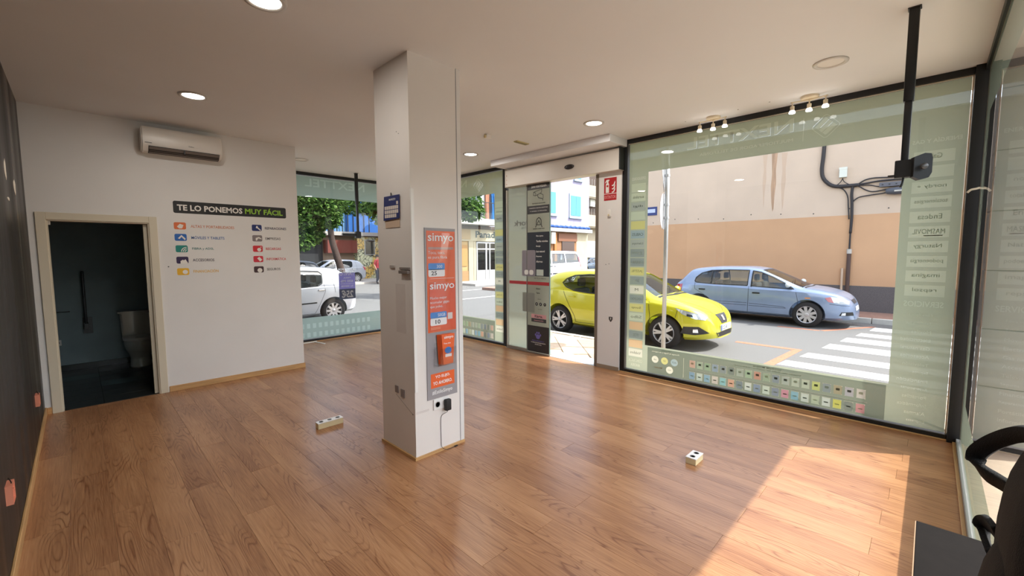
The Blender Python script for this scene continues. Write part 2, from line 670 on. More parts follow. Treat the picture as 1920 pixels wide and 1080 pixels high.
bm = bmesh.new(); bx(bm, DX0 + 0.012, DX0 + 0.03, YA + 0.04, YA + 0.07, DZ - 0.05, DZ - 0.012)
part(door_1, 'stop_block', bm, WPL)

# ---- toilet room behind it
WCB = 8.78
bm = bmesh.new()
bx(bm, XL - 0.15, XE, WCB, WCB + 0.12, -0.02, H)
wall_toilet = struct('wall_toilet', bm, mat('toilet_wall_paint', (136, 154, 160), rough=0.7, var=0.08, scale=3))
bm = bmesh.new()
bx(bm, XL - 0.15, XL - 0.03, YA + 0.12, WCB, -0.02, H)
struct('wall_toilet_side', bm, MATS['toilet_wall_paint'])
bm = bmesh.new()
bx(bm, XL - 0.03, XE - 0.1, WCB - 0.012, WCB, 0, 0.09, bev=0.002, seg=1)
struct('baseboard_toilet', bm, mat('black_tile', (26, 30, 31), rough=0.25))
bm = bmesh.new()
bx(bm, XL - 0.05, XE, YA + 0.02, WCB, -0.05, -0.008)
floor_wc = struct('floor_toilet', bm, mat('dark_grout', (14, 15, 15), rough=0.9))
tile_m = [mat('dark_floor_tile', (34, 38, 40), rough=0.28, var=0.2, scale=4), mat('reflection_floor_tile', (58, 76, 80), rough=0.3, var=0.15, scale=4)]  # second, teal tone paints light reflected on the dark tiles
bm = bmesh.new(); bx(bm, 0, 0.446, 0, 0.296, -0.008, 0, bev=0.002, seg=1)
t_me = [to_mesh('floor_tile', bm)]
t_me.append(t_me[0].copy())
for k in (0, 1): t_me[k].materials.append(tile_m[k])
j = 0
yy = YA + 0.03
while yy < WCB - 0.1:
    xx = XL + (0.0 if j % 2 else -0.0)
    i = 0
    while xx < 1.2:
        kk = 1 if (j in (3, 5) and i % 2 == j % 4 // 2) else 0
        o = link('floor_tile', t_me[kk], None, floor_wc); o.location = (xx, yy, 0)
        xx += 0.45; i += 1
    yy += 0.30; j += 1

# ---- column
bm = bmesh.new()
bx(bm, PX0, PX1, PY0, PY1, 0, H)
column = struct('column', bm, mat('column_paint', (226, 220, 214), rough=0.6, var=0.03, scale=2))
for nm, b, m in (('skirting', (PX0 - 0.014, PX1 + 0.01, PY0 - 0.014, PY0, 0, 0.022), PINEX),
              ('skirting', (PX0 - 0.014, PX0, PY0, PY1 + 0.014, 0, 0.022), PINE),
              ('skirting', (PX1, PX1 + 0.014, PY0, PY1 + 0.014, 0, 0.022), PINE),
              ('cable_duct', (PX0 - 0.004, PX0 + 0.022, PY0 - 0.012, PY0, 0.56, 2.16), WPL),
              ('edge_panel', (PX1 - 0.028, PX1 + 0.012, PY0 - 0.003, PY0 + 0.05, 0.022, H), mat('white_edge_strip', (222, 220, 216), rough=0.4)),
              ('panel_joint', (PX1 - 0.031, PX1 - 0.028, PY0 - 0.0032, PY0 + 0.01, 0.022, H), mat('panel_joint_grey', (120, 124, 128), rough=0.6)),
              ('repair_patch', (PX0 - 0.0012, PX0, PY0 + 0.10, PY0 + 0.25, 1.02, 1.42), mat('filler_patch', (214, 206, 200), rough=0.9, var=0.04, scale=8)),
              ('filled_groove', (PX0 + 0.01, PX0 + 0.13, PY0 - 0.0015, PY0, 0.375, 0.395), MATS['filler_patch']),
              ('socket_cover', (PX0 - 0.006, PX0, PY0 + 0.245, PY0 + 0.295, 0.50, 0.56), mat('grey_cover', (140, 130, 128), rough=0.6)),
              ('socket_cover', (PX0 - 0.006, PX0, PY0 + 0.15, PY0 + 0.205, 0.48, 0.545), MATS['grey_cover'])):
    bm = bmesh.new(); bx(bm, *b)
    obj(nm, bm, m, column)
# dark drilled holes and the diagonal pencil crack on the left face
for cy, cz, r in ((PY0 + 0.035, 0.37, 0.006), (PY0 + 0.18, 2.62, 0.004), (PY0 + 0.15, 2.60, 0.004), (PY0 + 0.22, 2.02, 0.003)):
    bm = bmesh.new(); lathe(bm, [(r, 0), (r * 0.8, 0.0015)], (PX0, cy, cz), (-1, 0, 0), 10)
    obj('drill_hole', bm, DGREY, column)
bm = bmesh.new()
tube(bm, [(PX0 - 0.0005, PY0 + 0.29, 0.485), (PX0 - 0.0005, PY0 + 0.04, 0.372)], 0.0018, 5)
obj('surface_cable', bm, mat('cable_taupe', (150, 135, 125)), column)

# ---- street pier between the door and the large window
bm = bmesh.new()
bx(bm, XB - 0.05, XB + 0.06, 3.06, 3.42, 0.0, H)
wall_right = struct('wall_right', bm, WHITE)
bm = bmesh.new()
bx(bm, XB - 0.062, XB - 0.05, 3.06, 3.42, 0.0, 0.055, bev=0.002, seg=1)
struct('baseboard_right', bm, mat('taupe_moulding', (150, 132, 112), rough=0.5))

# ---- dropped box above the entrance
bm = bmesh.new()
bx(bm, XB - 0.46, XB + 0.06, 3.0, 5.24, 3.085, H, bev=0.004, seg=1)
struct('ceiling_box', bm, CEILW)

# ---- window frames -------------------------------------------------------------
def frame_bar(root, b, m=BLACK, name='frame_bar', bev=0.002):
    bm = bmesh.new(); bx(bm, *b, bev=bev, seg=1)
    return part(root, name, bm, m)

def vquad(bm, plane, c, a0, a1, z0, z1):
    """upright rectangle in plane x=c or y=c"""
    if plane == 'x':
        p = [(c, a0, z0), (c, a1, z0), (c, a1, z1), (c, a0, z1)]
    else:
        p = [(a0, c, z0), (a1, c, z0), (a1, c, z1), (a0, c, z1)]
    bm.faces.new([bm.verts.new(q) for q in p])

def letter_loops(me):
    """outline loops of a flat lettering mesh, as lists of 3-D points"""
    bm = bmesh.new(); bm.from_mesh(me)
    bmesh.ops.remove_doubles(bm, verts=bm.verts, dist=1e-6)
    nxt = {}
    for e in bm.edges:
        if len(e.link_faces) == 1:
            a, b = e.verts
            nxt.setdefault(a, []).append(b); nxt.setdefault(b, []).append(a)
    loops, seen = [], set()
    for v in nxt:
        if v in seen: continue
        lp, cur, prev = [], v, None
        while cur is not None and cur not in seen:
            seen.add(cur); lp.append(cur.co.copy())
            c = [w for w in nxt[cur] if w is not prev and w not in seen]
            prev, cur = cur, (c[0] if c else None)
        if len(lp) > 2: loops.append(lp)
    bm.free()
    return loops

def film_panel(root, plane, c, a0, a1, z0, z1, m, holes=(), name='film_strip'):
    """sheet of film in plane x=c or y=c with openings where other prints take its place"""
    cu = bpy.data.curves.new('film', 'CURVE'); cu.dimensions = '2D'; cu.fill_mode = 'BOTH'
    for lp in [[(a0, z0), (a1, z0), (a1, z1), (a0, z1)]] + list(holes):
        sp_ = cu.splines.new('POLY'); sp_.points.add(len(lp) - 1)
        for q, p in zip(sp_.points, lp): q.co = (p[0], p[1], 0, 1)
        sp_.use_cyclic_u = True
    ob = bpy.data.objects.new('film', cu); COL.objects.link(ob)
    me = bpy.data.meshes.new_from_object(ob.evaluated_get(bpy.context.evaluated_depsgraph_get()))
    bpy.data.objects.remove(ob); bpy.data.curves.remove(cu)
    off = Vector(root.location)
    for v in me.vertices:
        a, z = v.co.x, v.co.y
        v.co = (Vector((c, a, z)) if plane == 'x' else Vector((a, c, z))) - off
    me.materials.clear()
    return link(name, me, m, root)

def film_frame(root, plane, c, a0, a1, z0, z1, i0, i1, k0, k1, m=FILM, holes=()):
    """four strips of film around the clear opening i0..i1, k0..k1"""
    for s in ((a0, i0, z0, z1), (i1, a1, z0, z1), (i0, i1, z0, k0), (i0, i1, k1, z1)):
        if s[1] - s[0] > 0.005 and s[3] - s[2] > 0.005:
            hs = [h for h in holes if all(s[0] < p[0] < s[1] and s[2] < p[1] < s[3] for p in h)]
            film_panel(root, plane, c, *s, m, hs)

def pane(root, plane, c, a0, a1, z0, z1):
    bm = bmesh.new(); vquad(bm, plane, c, a0, a1, z0, z1)
    return part(root, 'pane', bm, GLASS)

FB, FT = 0.048, 3.122      # glass bottom / top
GX = XB                    # glass plane of the long shop front
# window_1: the large one right of the door
window_1 = base('window_1', (XB, 1.4, 0))
frame_bar(window_1, (XB - 0.03, XB + 0.05, 2.99, 3.06, 0, H))
frame_bar(window_1, (XB - 0.03, XB + 0.05, -0.18, 2.99, FT, H))
frame_bar(window_1, (XB - 0.03, XB + 0.05, -0.18, 2.99, 0, FB))
frame_bar(window_1, (XB - 0.07, XB + 0.05, YC - 0.05, -0.18, 0, H), name='corner_post')
pane(window_1, 'x', GX, -0.18, 2.99, FB, FT)
CREAMSTRIP = mat('sealant_cream', (226, 214, 190), rough=0.7)
frame_bar(window_1, (XB - 0.004, XB + 0.003, -0.178, -0.168, FB, FT), CREAMSTRIP, 'sealant_bead', 0)
frame_bar(window_1, (XB - 0.004, XB + 0.003, -0.168, 2.99, FT - 0.008, FT), CREAMSTRIP, 'sealant_bead', 0)
# window_2: glass side next to the camera
window_2 = base('window_2', (2.4, YC, 0))
frame_bar(window_2, (XL, XB - 0.07, YC - 0.04, YC + 0.015, FT, H))
frame_bar(window_2, (XL, XB - 0.07, YC - 0.04, YC + 0.015, 0, FB), mat('grey_sill', (150, 150, 146), rough=0.5))
frame_bar(window_2, (XL, XL + 0.06, YC - 0.04, YC + 0.015, FB, FT))
pane(window_2, 'y', YC, XL + 0.06, XB - 0.07, FB, FT)
frame_bar(window_2, (XL + 0.07, XB - 0.16, YC - 0.005, YC - 0.002, FT - 0.012, FT - 0.004), CREAMSTRIP, 'sealant_bead', 0)
frame_bar(window_2, (XB - 0.166, XB - 0.158, YC - 0.005, YC - 0.002, FB, FT), CREAMSTRIP, 'sealant_bead', 0)
# window_3: far window facing the tree
window_3 = base('window_3', (3.7, YD, 0))
frame_bar(window_3, (XE, XB - 0.03, YD - 0.03, YD + 0.05, FT, H))
frame_bar(window_3, (XE, XB - 0.03, YD - 0.03, YD + 0.05, 0, FB))
frame_bar(window_3, (XE, XE + 0.07, YD - 0.03, YD + 0.05, FB, FT))
pane(window_3, 'y', YD, XE + 0.07, XB - 0.03, FB, FT)
# window_4: narrow window left of the door
window_4 = base('window_4', (XB, 6.8, 0))
frame_bar(window_4, (XB - 0.03, XB + 0.05, 5.33, 5.40, 0, H))
frame_bar(window_4, (XB - 0.03, XB + 0.05, 5.40, YD - 0.03, FT, H))
frame_bar(window_4, (XB - 0.03, XB + 0.05, 5.40, YD - 0.03, 0, FB))
frame_bar(window_4, (XB - 0.04, XB + 0.05, YD - 0.04, YD + 0.05, 0, H), name='corner_post')
pane(window_4, 'x', GX, 5.40, YD - 0.04, FB, FT)
# wood strip on the floor along the glazing
for i, b in enumerate(((XB - 0.05, XB - 0.03, -0.18, 3.06, 0, 0.012), (XB - 0.05, XB - 0.03, 5.33, YD, 0, 0.012), (XL, XB - 0.05, YC + 0.015, YC + 0.035, 0, 0.014), (XE + 0.012, XB - 0.05, YD - 0.05, YD - 0.03, 0, 0.012))):
    bm = bmesh.new(); bx(bm, *b, bev=0.002, seg=1)
    struct('trim_%d' % (i + 1), bm, PINE if i < 2 else PINEX)
bm = bmesh.new(); bx(bm, XB - 0.05, XB + 0.1, 3.42, 5.33, -0.02, 0.004, bev=0.002, seg=1)
struct('threshold', bm, mat('threshold_metal', (176, 178, 176), rough=0.45, metal=0.3))
# ================================================================== PRINTS ON THE GLASS (seen from behind, so mirrored)
UX = (0, 1, 0); UZ = (0, 0, 1)
PALE = film_mat('print_pale', (179, 187, 167), 0.02, 0.62)
MIDG = film_mat('print_mid', (150, 160, 142), 0.02, 0.6)
CELL = [film_mat('print_cell_%s' % n, tuple(int(0.62 * a + 0.38 * b) for a, b in zip(c, (160, 168, 148))), 0.02, 0.6) for n, c in (
    ('sage', (188, 198, 172)), ('grey', (150, 158, 152)), ('yellow', (206, 196, 104)), ('blue', (132, 156, 168)),
    ('peach', (214, 164, 116)), ('slate', (110, 124, 126)), ('cream', (226, 220, 204)), ('green', (150, 168, 138)))]
INK = film_mat('print_ink', (84, 92, 84), 0.02, 0.5)
HOLES = {}
def print_rect(root, x, y0, y1, z0, z1, m, name='print_cell', r=0.0):
    bm = bmesh.new()
    w, h = y1 - y0, z1 - z0
    prism(bm, rrect(w, h, r, 3, w / 2, h / 2) if r else [(0, 0), (w, 0), (w, h), (0, h)], (x, y0, z0), UX, UZ, (1, 0, 0), 0)
    if name in ('print_cell', 'dark_strip', 'divider_line'):
        HOLES.setdefault(root.name, []).append([(y0, z0), (y1, z0), (y1, z1), (y0, z1)])
    if name in ('phone_picture', 'shelf_line'):
        HOLES.setdefault(root.name + '_dark', []).append([(y0, z0), (y1, z0), (y1, z1), (y0, z1)])
    if name == 'dark_strip':
        bm.free()
        return None
    return part(root, name, bm, m)

def cut_letters(o, root, axis='y', key=''):
    """register the outlines of a lettering part as openings in the film behind it"""
    if o is None: return
    off = Vector(root.location)
    for lp in letter_loops(o.data):
        HOLES.setdefault(root.name + key, []).append([((p + off).y if axis == 'y' else (p + off).x, (p + off).z) for p in lp])

def glass_text(body, o, u, v, m, root, **kw):
    key = kw.pop('key', '')
    r_ = lettering(body, o, u, v, m, root, **kw)
    cut_letters(r_, root, 'y' if abs(Vector(u).y) > 0.5 else 'x', key)
    return r_

def logo_diamond(root, o, u, s, m, m2):
    """rounded diamond outline with slanted bars"""
    o, u = Vector(o), Vector(u)
    v = Vector((0, 0, 1))
    ring_out = rrect(s * 1.0, s * 1.0, s * 0.16, 5)
    ring_in = rrect(s * 0.93, s * 0.93, s * 0.14, 5)
    c45 = math.cos(PI / 4)
    rot2 = lambda p: (c45 * (p[0] - p[1]), c45 * (p[0] + p[1]))
    bm = bmesh.new()
    a = ring(bm, [o + u * rot2(p)[0] + v * rot2(p)[1] for p in ring_out])
    b = ring(bm, [o + u * rot2(p)[0] + v * rot2(p)[1] for p in ring_in])
    bridge(bm, a, b)
    HOLES.setdefault(root.name, []).append([((o + u * rot2(p)[0]).y, (o + v * rot2(p)[1]).z) for p in ring_out])
    HOLES[root.name].append([((o + u * rot2(p)[0]).y, (o + v * rot2(p)[1]).z) for p in ring_in])
    part(root, 'logo_outline', bm, m)
    for k, (c0, c1) in enumerate(((-0.36, -0.14), (-0.10, 0.10), (0.14, 0.36))):
        poly = [rot2((c0 * s, -0.34 * s)), rot2((c1 * s, -0.34 * s)), rot2((c1 * s, 0.34 * s)), rot2((c0 * s, 0.34 * s))]
        HOLES[root.name].append([((o + u * p[0]).y, (o + v * p[1]).z) for p in poly])
        bm = bmesh.new(); prism(bm, poly, o, u, v, (1, 0, 0), 0)
        part(root, 'logo_bar', bm, m)

GP = GX + 0.004            # prints lie between pane and film
# --- window_1 header
glass_text('NEXTTEL', (GP, 1.095, 2.915), UX, UZ, PALE, window_1, w=1.11, h=0.135, bold=0.015)
glass_text('MULTIOPERADOR DE TELEFON\u00cdA', (GP, 1.095, 2.815), UX, UZ, PALE, window_1, w=0.955, h=0.04, bold=0.0)
print_rect(window_1, GP, 1.005, 1.010, 2.80, 3.03, PALE, 'divider_line')
logo_diamond(window_1, (GP, 0.82, 2.915), UX, 0.178, PALE, FILM)
# --- window_1 left column of operator cells
glass_text('OPERADORES', (GP, 2.735, 2.63), UX, UZ, PALE, window_1, w=0.20, h=0.04)
rows = ['sage', 'sage', 'grey', 'sage', 'yellow', 'blue', 'grey', 'slate', 'slate', 'yellow', 'slate', 'cream', 'slate', 'yellow', 'sage', 'peach', 'slate', 'peach', 'cream']
words_ = ['', 'eurolink', 'digi', '', '', 'CABLES', 'Llamaya', 'LOWI', 'LEBARA', 'JAZZTEL', 'O+', 'M', 'YOIGO', 'Suop', 'Silbo', '', 'O2', '', 'Vodafone']
names_ = {'sage': 0, 'grey': 1, 'yellow': 2, 'blue': 3, 'peach': 4, 'slate': 5, 'cream': 6, 'green': 7}
for k, (c, wd) in enumerate(zip(rows, words_)):
    zt = 2.585 - k * 0.1243
    print_rect(window_1, GP, 2.735, 2.94, zt - 0.108, zt, CELL[names_[c]])
    if wd:
        lettering(wd, (GP - 0.001, 2.8375, zt - 0.072), UX, UZ, INK if c in ('sage', 'yellow', 'cream', 'grey', 'blue') else PALE, window_1, w=min(0.16, 0.03 * len(wd) + 0.02), h=0.038, bold=0.0, align='C')
glass_text('CONTRATA', (GP, 2.735, 0.165), UX, UZ, PALE, window_1, w=0.20, h=0.042)
glass_text('AHORA', (GP, 2.765, 0.10), UX, UZ, PALE, window_1, w=0.14, h=0.042)
# --- window_1 lower strip
print_rect(window_1, GP + 0.001, 0.24, 2.66, 0.06, 0.40, FILMD, 'dark_strip')
lettering('Alarmas', (GP, 2.33, 0.372), UX, UZ, MIDG, window_1, w=0.14, h=0.022)
glass_text('Protege tu hogar y tu negocio', (GP, 2.23, 0.342), UX, UZ, PALE, window_1, w=0.37, h=0.022, key='_dark')
lettering('Fundas para todos los modelos del mercado', (GP, 0.92, 0.340), UX, UZ, MIDG, window_1, w=0.66, h=0.02)
lettering('CUSTOM MOBILE', (GP, 1.10, 0.368), UX, UZ, MIDG, window_1, w=0.28, h=0.022)
for cy, cz, c, tx in ((2.55, 0.25, 'cream', 'adt'), (2.42, 0.25, 'yellow', 'SD'), (2.29, 0.25, 'blue', 'ACF'), (2.35, 0.14, 'cream', 'Ajax')):
    bm = bmesh.new(); prism(bm, circ(0.047, 20), (GP, cy, cz), UX, UZ, (1, 0, 0), 0)
    part(window_1, 'round_badge', bm, CELL[names_[c]])
    HOLES.setdefault('window_1_dark', []).append([(cy + p[0], cz + p[1]) for p in circ(0.047, 20)])
    lettering(tx, (GP - 0.001, cy, cz - 0.011), UX, UZ, INK, window_1, h=0.022, align='C', bold=0.0)
lettering('Movistar', (GP, 2.45, 0.135), UX, UZ, CELL[4], window_1, w=0.11, h=0.025)
print_rect(window_1, GP, 2.168, 2.172, 0.08, 0.33, PALE, 'shelf_line')
print_rect(window_1, GP, 0.37, 2.10, 0.188, 0.194, INK, 'shelf_line')
pal = [(214, 150, 130), (150, 170, 140), (130, 160, 120), (120, 140, 170), (110, 120, 130), (90, 100, 96), (150, 160, 146), (140, 168, 130), (190, 110, 90), (130, 150, 120),
       (100, 112, 130), (150, 158, 150), (170, 178, 160), (176, 184, 160), (190, 196, 90), (110, 120, 130), (150, 130, 96), (170, 160, 176), (214, 196, 190)]
pal2 = [(110, 150, 190), (196, 210, 200), (110, 160, 196), (220, 200, 190), (120, 190, 200), (226, 150, 120), (90, 104, 120), (214, 220, 214), (100, 120, 160), (200, 212, 196),
        (100, 110, 140), (206, 110, 140), (100, 160, 190), (196, 204, 196), (170, 180, 150), (206, 212, 206), (214, 204, 60), (100, 104, 100), (220, 120, 130)]
cmk = {}
def pm(c):
    if c not in cmk:
        cmk[c] = film_mat('print_phone_%d_%d_%d' % c, tuple(int(0.5 * a + 0.5 * b) for a, b in zip(c, (100, 110, 98))), 0.02, 0.6)
    return cmk[c]
for k in range(19):
    yk = 2.06 - k * 0.0911
    print_rect(window_1, GP, yk - 0.034, yk + 0.034, 0.228, 0.318, pm(pal[k]), 'phone_picture', 0.006)
    print_rect(window_1, GP - 0.001, yk - 0.016, yk + 0.016, 0.268, 0.292, INK if k % 3 else PALE, 'phone_mark', 0.004)
    print_rect(window_1, GP, yk - 0.034, yk + 0.034, 0.082, 0.172, pm(pal2[k]), 'phone_picture', 0.006)
    print_rect(window_1, GP - 0.001, yk - 0.018, yk + 0.018, 0.118, 0.13, INK if k % 2 else PALE, 'phone_mark', 0.004)
# --- window_1 right column
glass_text('ENERG\u00cdA Y GAS', (GP, -0.135, 2.615), UX, UZ, PALE, window_1, w=0.31, h=0.042)
RW = film_mat('print_right_cell', (178, 185, 164), 0.03, 0.62)
for k, wd in enumerate(['Gaba', '', 'nordy \u25e6', 'totalenergies', 'Endesa', 'MASMOVIL', 'Naturgy', 'podoenergia', 'imagina', 'repsol']):
    zt = 2.545 - k * 0.1315
    print_rect(window_1, GP, -0.10, 0.16, zt - 0.10, zt, RW)
    if wd:
        lettering(wd, (GP - 0.001, 0.03, zt - 0.068), UX, UZ, MIDG, window_1, w=min(0.21, 0.026 * len(wd)), h=0.045, bold=0.0, align='C')
print_rect(window_1, GP, -0.06, 0.06, 1.80, 1.808, CELL[2], 'underline')
glass_text('SERVICIOS', (GP, -0.10, 1.165), UX, UZ, PALE, window_1, w=0.26, h=0.052)
for k, wd in enumerate(['Fibra \u00f3ptica', 'Telefon\u00eda fija', 'M\u00f3viles', 'Electricidad', 'Gas natural', 'Accesorios', 'Televisi\u00f3n', 'Seguros', 'Financiaci\u00f3n', 'Reparaciones', 'Port\u00e1tiles', 'Inform\u00e1tica', 'Alarmas', 'Empresas']):
    glass_text(wd, (GP, -0.035, 1.075 - k * 0.0755), UX, UZ, PALE, window_1, h=0.03, bold=0.0)
# --- window_2 right column, seen at a grazing angle
for k in range(9):
    bm = bmesh.new()
    z0 = 2.42 - k * 0.1315
    prism(bm, [(0, 0), (0.16, 0), (0.16, 0.10), (0, 0.10)], (4.90, YC - 0.004, z0), (1, 0, 0), UZ, (0, 1, 0), 0)
    part(window_2, 'print_cell', bm, RW)
    HOLES.setdefault('window_2', []).append([(4.90, z0), (5.06, z0), (5.06, z0 + 0.10), (4.90, z0 + 0.10)])
for k, wd in enumerate(['Fibra', 'Fija', 'M\u00f3viles', 'Gas', 'Luz', 'Seguros', 'Alarmas']):
    glass_text(wd, (5.06, YC - 0.004, 1.0 - k * 0.09), (-1, 0, 0), UZ, PALE, window_2, h=0.03, bold=0.0)
glass_text('ENERG\u00cdA Y GAS', (5.08, YC - 0.004, 2.6), (-1, 0, 0), UZ, PALE, window_2, w=0.2, h=0.042)
# --- window_3
DP = YD + 0.004
glass_text('NEXTTEL', (4.21, DP, 2.925), (-1, 0, 0), UZ, film_mat('print_sunlit_pale', (188, 206, 196), 0.02, 0.66), window_3, w=1.17, h=0.15, bold=0.015)  # pale print, with the sunlit street's brightness put into its tint
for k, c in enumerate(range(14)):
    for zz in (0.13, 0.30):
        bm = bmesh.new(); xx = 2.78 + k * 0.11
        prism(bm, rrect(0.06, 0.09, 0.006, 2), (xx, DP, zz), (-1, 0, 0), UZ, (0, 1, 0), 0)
        part(window_3, 'phone_picture', bm, film_mat('print_sunlit_pale', (188, 206, 196), 0.02, 0.66))
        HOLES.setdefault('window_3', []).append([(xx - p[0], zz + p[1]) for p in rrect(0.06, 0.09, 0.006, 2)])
# the violet offer sheet hanging in window_3
sheet = thing('offer_poster', 'violet price sheet hanging in far window, printed side facing the street', 'poster', (3.775, YD - 0.006, 0.76))
VIO = film_mat('poster_violet', (170, 166, 214), 0.03, 0.6)
bm = bmesh.new(); prism(bm, rrect(0.335, 0.52, 0.02, 3, 0, 0.27), (3.775, YD - 0.004, 0.76), (1, 0, 0), UZ, (0, 1, 0), 0.001)
part(sheet, 'sheet', bm, VIO)
bm = bmesh.new(); prism(bm, rrect(0.335, 0.205, 0.02, 3, 0, 0.105), (3.775, YD - 0.0045, 0.76), (1, 0, 0), UZ, (0, 1, 0), 0.0003)
part(sheet, 'price_field', bm, film_mat('poster_slate', (120, 128, 150), 0.03, 0.55))
SW = film_mat('poster_white', (232, 234, 236), 0.0, 0.5)
yp = YD - 0.006
for tx, z0, w, h, xs in (('25\u20ac', 0.79, 0.24, 0.15, 3.895), ('5x 200GB', 1.005, 0.25, 0.035, 3.90), ('(COMPARTIBLES)', 1.06, 0.27, 0.02, 3.91), ('600 Mb', 1.10, 0.26, 0.05, 3.90), ('FIBRA', 1.175, 0.15, 0.03, 3.85), ('TANTO', 1.235, 0.31, 0.085, 3.93), ('NUNCA POR', 1.335, 0.37, 0.045, 3.96)):
    lettering(tx, (xs, yp, z0), (-1, 0, 0), UZ, SW, sheet, w=w, h=h, bold=0.03)
# --- window_4
logo_diamond(window_4, (GP, 6.09, 2.925), UX, 0.20, PALE, FILM)
glass_text('NEXTTEL', (GP, 6.42, 2.93), UX, UZ, PALE, window_4, w=1.11, h=0.135, bold=0.015)
for k, (c, wd) in enumerate(zip(rows, words_)):
    zt = 2.585 - k * 0.1243
    print_rect(window_4, GP, 5.43, 5.63, zt - 0.108, zt, CELL[names_[c]])
    if wd:
        lettering(wd, (GP - 0.001, 5.53, zt - 0.072), UX, UZ, INK if c in ('sage', 'yellow', 'cream', 'grey', 'blue') else PALE, window_4, w=min(0.15, 0.03 * len(wd) + 0.02), h=0.036, bold=0.0, align='C')
print_rect(window_4, GP + 0.001, 5.66, 7.99, 0.06, 0.425, FILMD, 'dark_strip')
print_rect(window_4, GP, 5.7, 7.0, 0.212, 0.218, INK, 'shelf_line')
for k in range(14):
    yk = 5.74 + k * 0.0911
    print_rect(window_4, GP, yk - 0.034, yk + 0.034, 0.24, 0.335, pm(pal[(k * 5) % 19]), 'phone_picture', 0.006)
    print_rect(window_4, GP, yk - 0.034, yk + 0.034, 0.09, 0.185, pm(pal2[(k * 7 + 3) % 19]), 'phone_picture', 0.006)

# ---- the films themselves, cut around their prints
film_panel(window_1, 'x', GX + 0.006, 0.24, 2.66, 0.06, 0.40, FILMD, HOLES.get('window_1_dark', []), 'dark_strip')
film_panel(window_4, 'x', GX + 0.006, 5.66, 7.99, 0.06, 0.425, FILMD, HOLES.get('window_4_dark', []), 'dark_strip')
film_frame(window_1, 'x', GX + 0.006, -0.165, 2.975, FB + 0.01, FT - 0.01, 0.225, 2.70, 0.42, 2.72, FILM, HOLES.get('window_1', []))
film_frame(window_2, 'y', YC - 0.006, XL + 0.07, XB - 0.16, FB + 0.01, FT - 0.01, 0.35, 4.86, 0.44, 2.72, FILM, HOLES.get('window_2', []))
film_frame(window_3, 'y', YD + 0.006, XE + 0.075, XB - 0.04, FB + 0.01, FT - 0.01, 2.65, 4.9, 0.46, 2.735, film_mat('frosted_sunlit_film', (166, 184, 174), 0.03, 0.66), HOLES.get('window_3', []))  # same film as elsewhere; glow of the sunlit street is put into its colour
film_frame(window_4, 'x', GX + 0.006, 5.41, YD - 0.05, FB + 0.01, FT - 0.01, 5.65, 8.0, 0.44, 2.735, FILM, HOLES.get('window_4', []))

# ================================================================== AUTOMATIC ENTRANCE DOOR
door_2 = base('door_2', (XB, 4.4, 0))
bm = bmesh.new(); bx(bm, 5.14, XB + 0.03, 3.04, 5.19, 2.775, 3.06, bev=0.006)
opx = part(door_2, 'operator_box', bm, mat('operator_white', (216, 211, 203), rough=0.4))
bm = bmesh.new(); bx(bm, 5.138, XB + 0.032, 5.19, 5.205, 2.77, 3.065, bev=0.002)
part(opx, 'end_cap', bm, MATS['operator_white'])
bm = bmesh.new(); bx(bm, 5.135, XB + 0.03, 3.022, 3.04, 2.78, 3.075, bev=0.002)
part(opx, 'end_cap', bm, BLKPL)
bm = bmesh.new()
lathe(bm, [(0.085, 0), (0.085, 0.012), (0.06, 0.028), (0.02, 0.034)], (0, 0, 0), (-1, 0, 0), 24)
for v in bm.verts:
    v.co.z *= 0.42
    v.co += Vector((5.14, 3.86, 2.925))
part(opx, 'motion_sensor', bm, mat('sensor_dark', (48, 44, 46), rough=0.25), smooth=True)
for k in range(3):
    bm = bmesh.new(); lathe(bm, [(0.008, 0), (0.008, 0.004)], (5.14, 5.165, 2.82 + k * 0.07), (-1, 0, 0), 8)
    part(opx, 'status_light', bm, mat('status_orange', (196, 150, 120), rough=0.4))
# fixed leaf
JX = XB + 0.02
bm = bmesh.new(); vquad(bm, 'x', JX, 4.36, 5.31, 0.03, 2.80)
fixed = part(door_2, 'fixed_pane', bm, GLASS)
bm = bmesh.new(); vquad(bm, 'x', JX + 0.006, 4.36, 5.31, 0.03, 2.80)
part(fixed, 'film_strip', bm, FILMW)
frame_bar(door_2, (XB - 0.02, XB + 0.03, 5.31, 5.33, 0, 2.75), mat('jamb_light', (196, 192, 184), rough=0.5), 'jamb')
frame_bar(door_2, (XB - 0.02, XB + 0.05, 4.36, 5.31, 0.0, 0.03), ALU, 'bottom_rail')
frame_bar(door_2, (XB - 0.055, XB + 0.06, 3.42, 3.47, 0, 2.78), mat('jamb_taupe', (128, 118, 106), rough=0.5, metal=0.3), 'jamb')
lettering('finetwork', (JX - 0.002, 4.42, 2.13), UX, UZ, mat('grey_vinyl_letters', (120, 120, 116), rough=0.6), fixed, w=0.76, h=0.1, bold=0.025)
lettering('FIBRA Y M\u00d3VIL', (JX - 0.002, 4.59, 2.075), UX, UZ, MATS['grey_vinyl_letters'], fixed, w=0.42, h=0.04, bold=0.01)
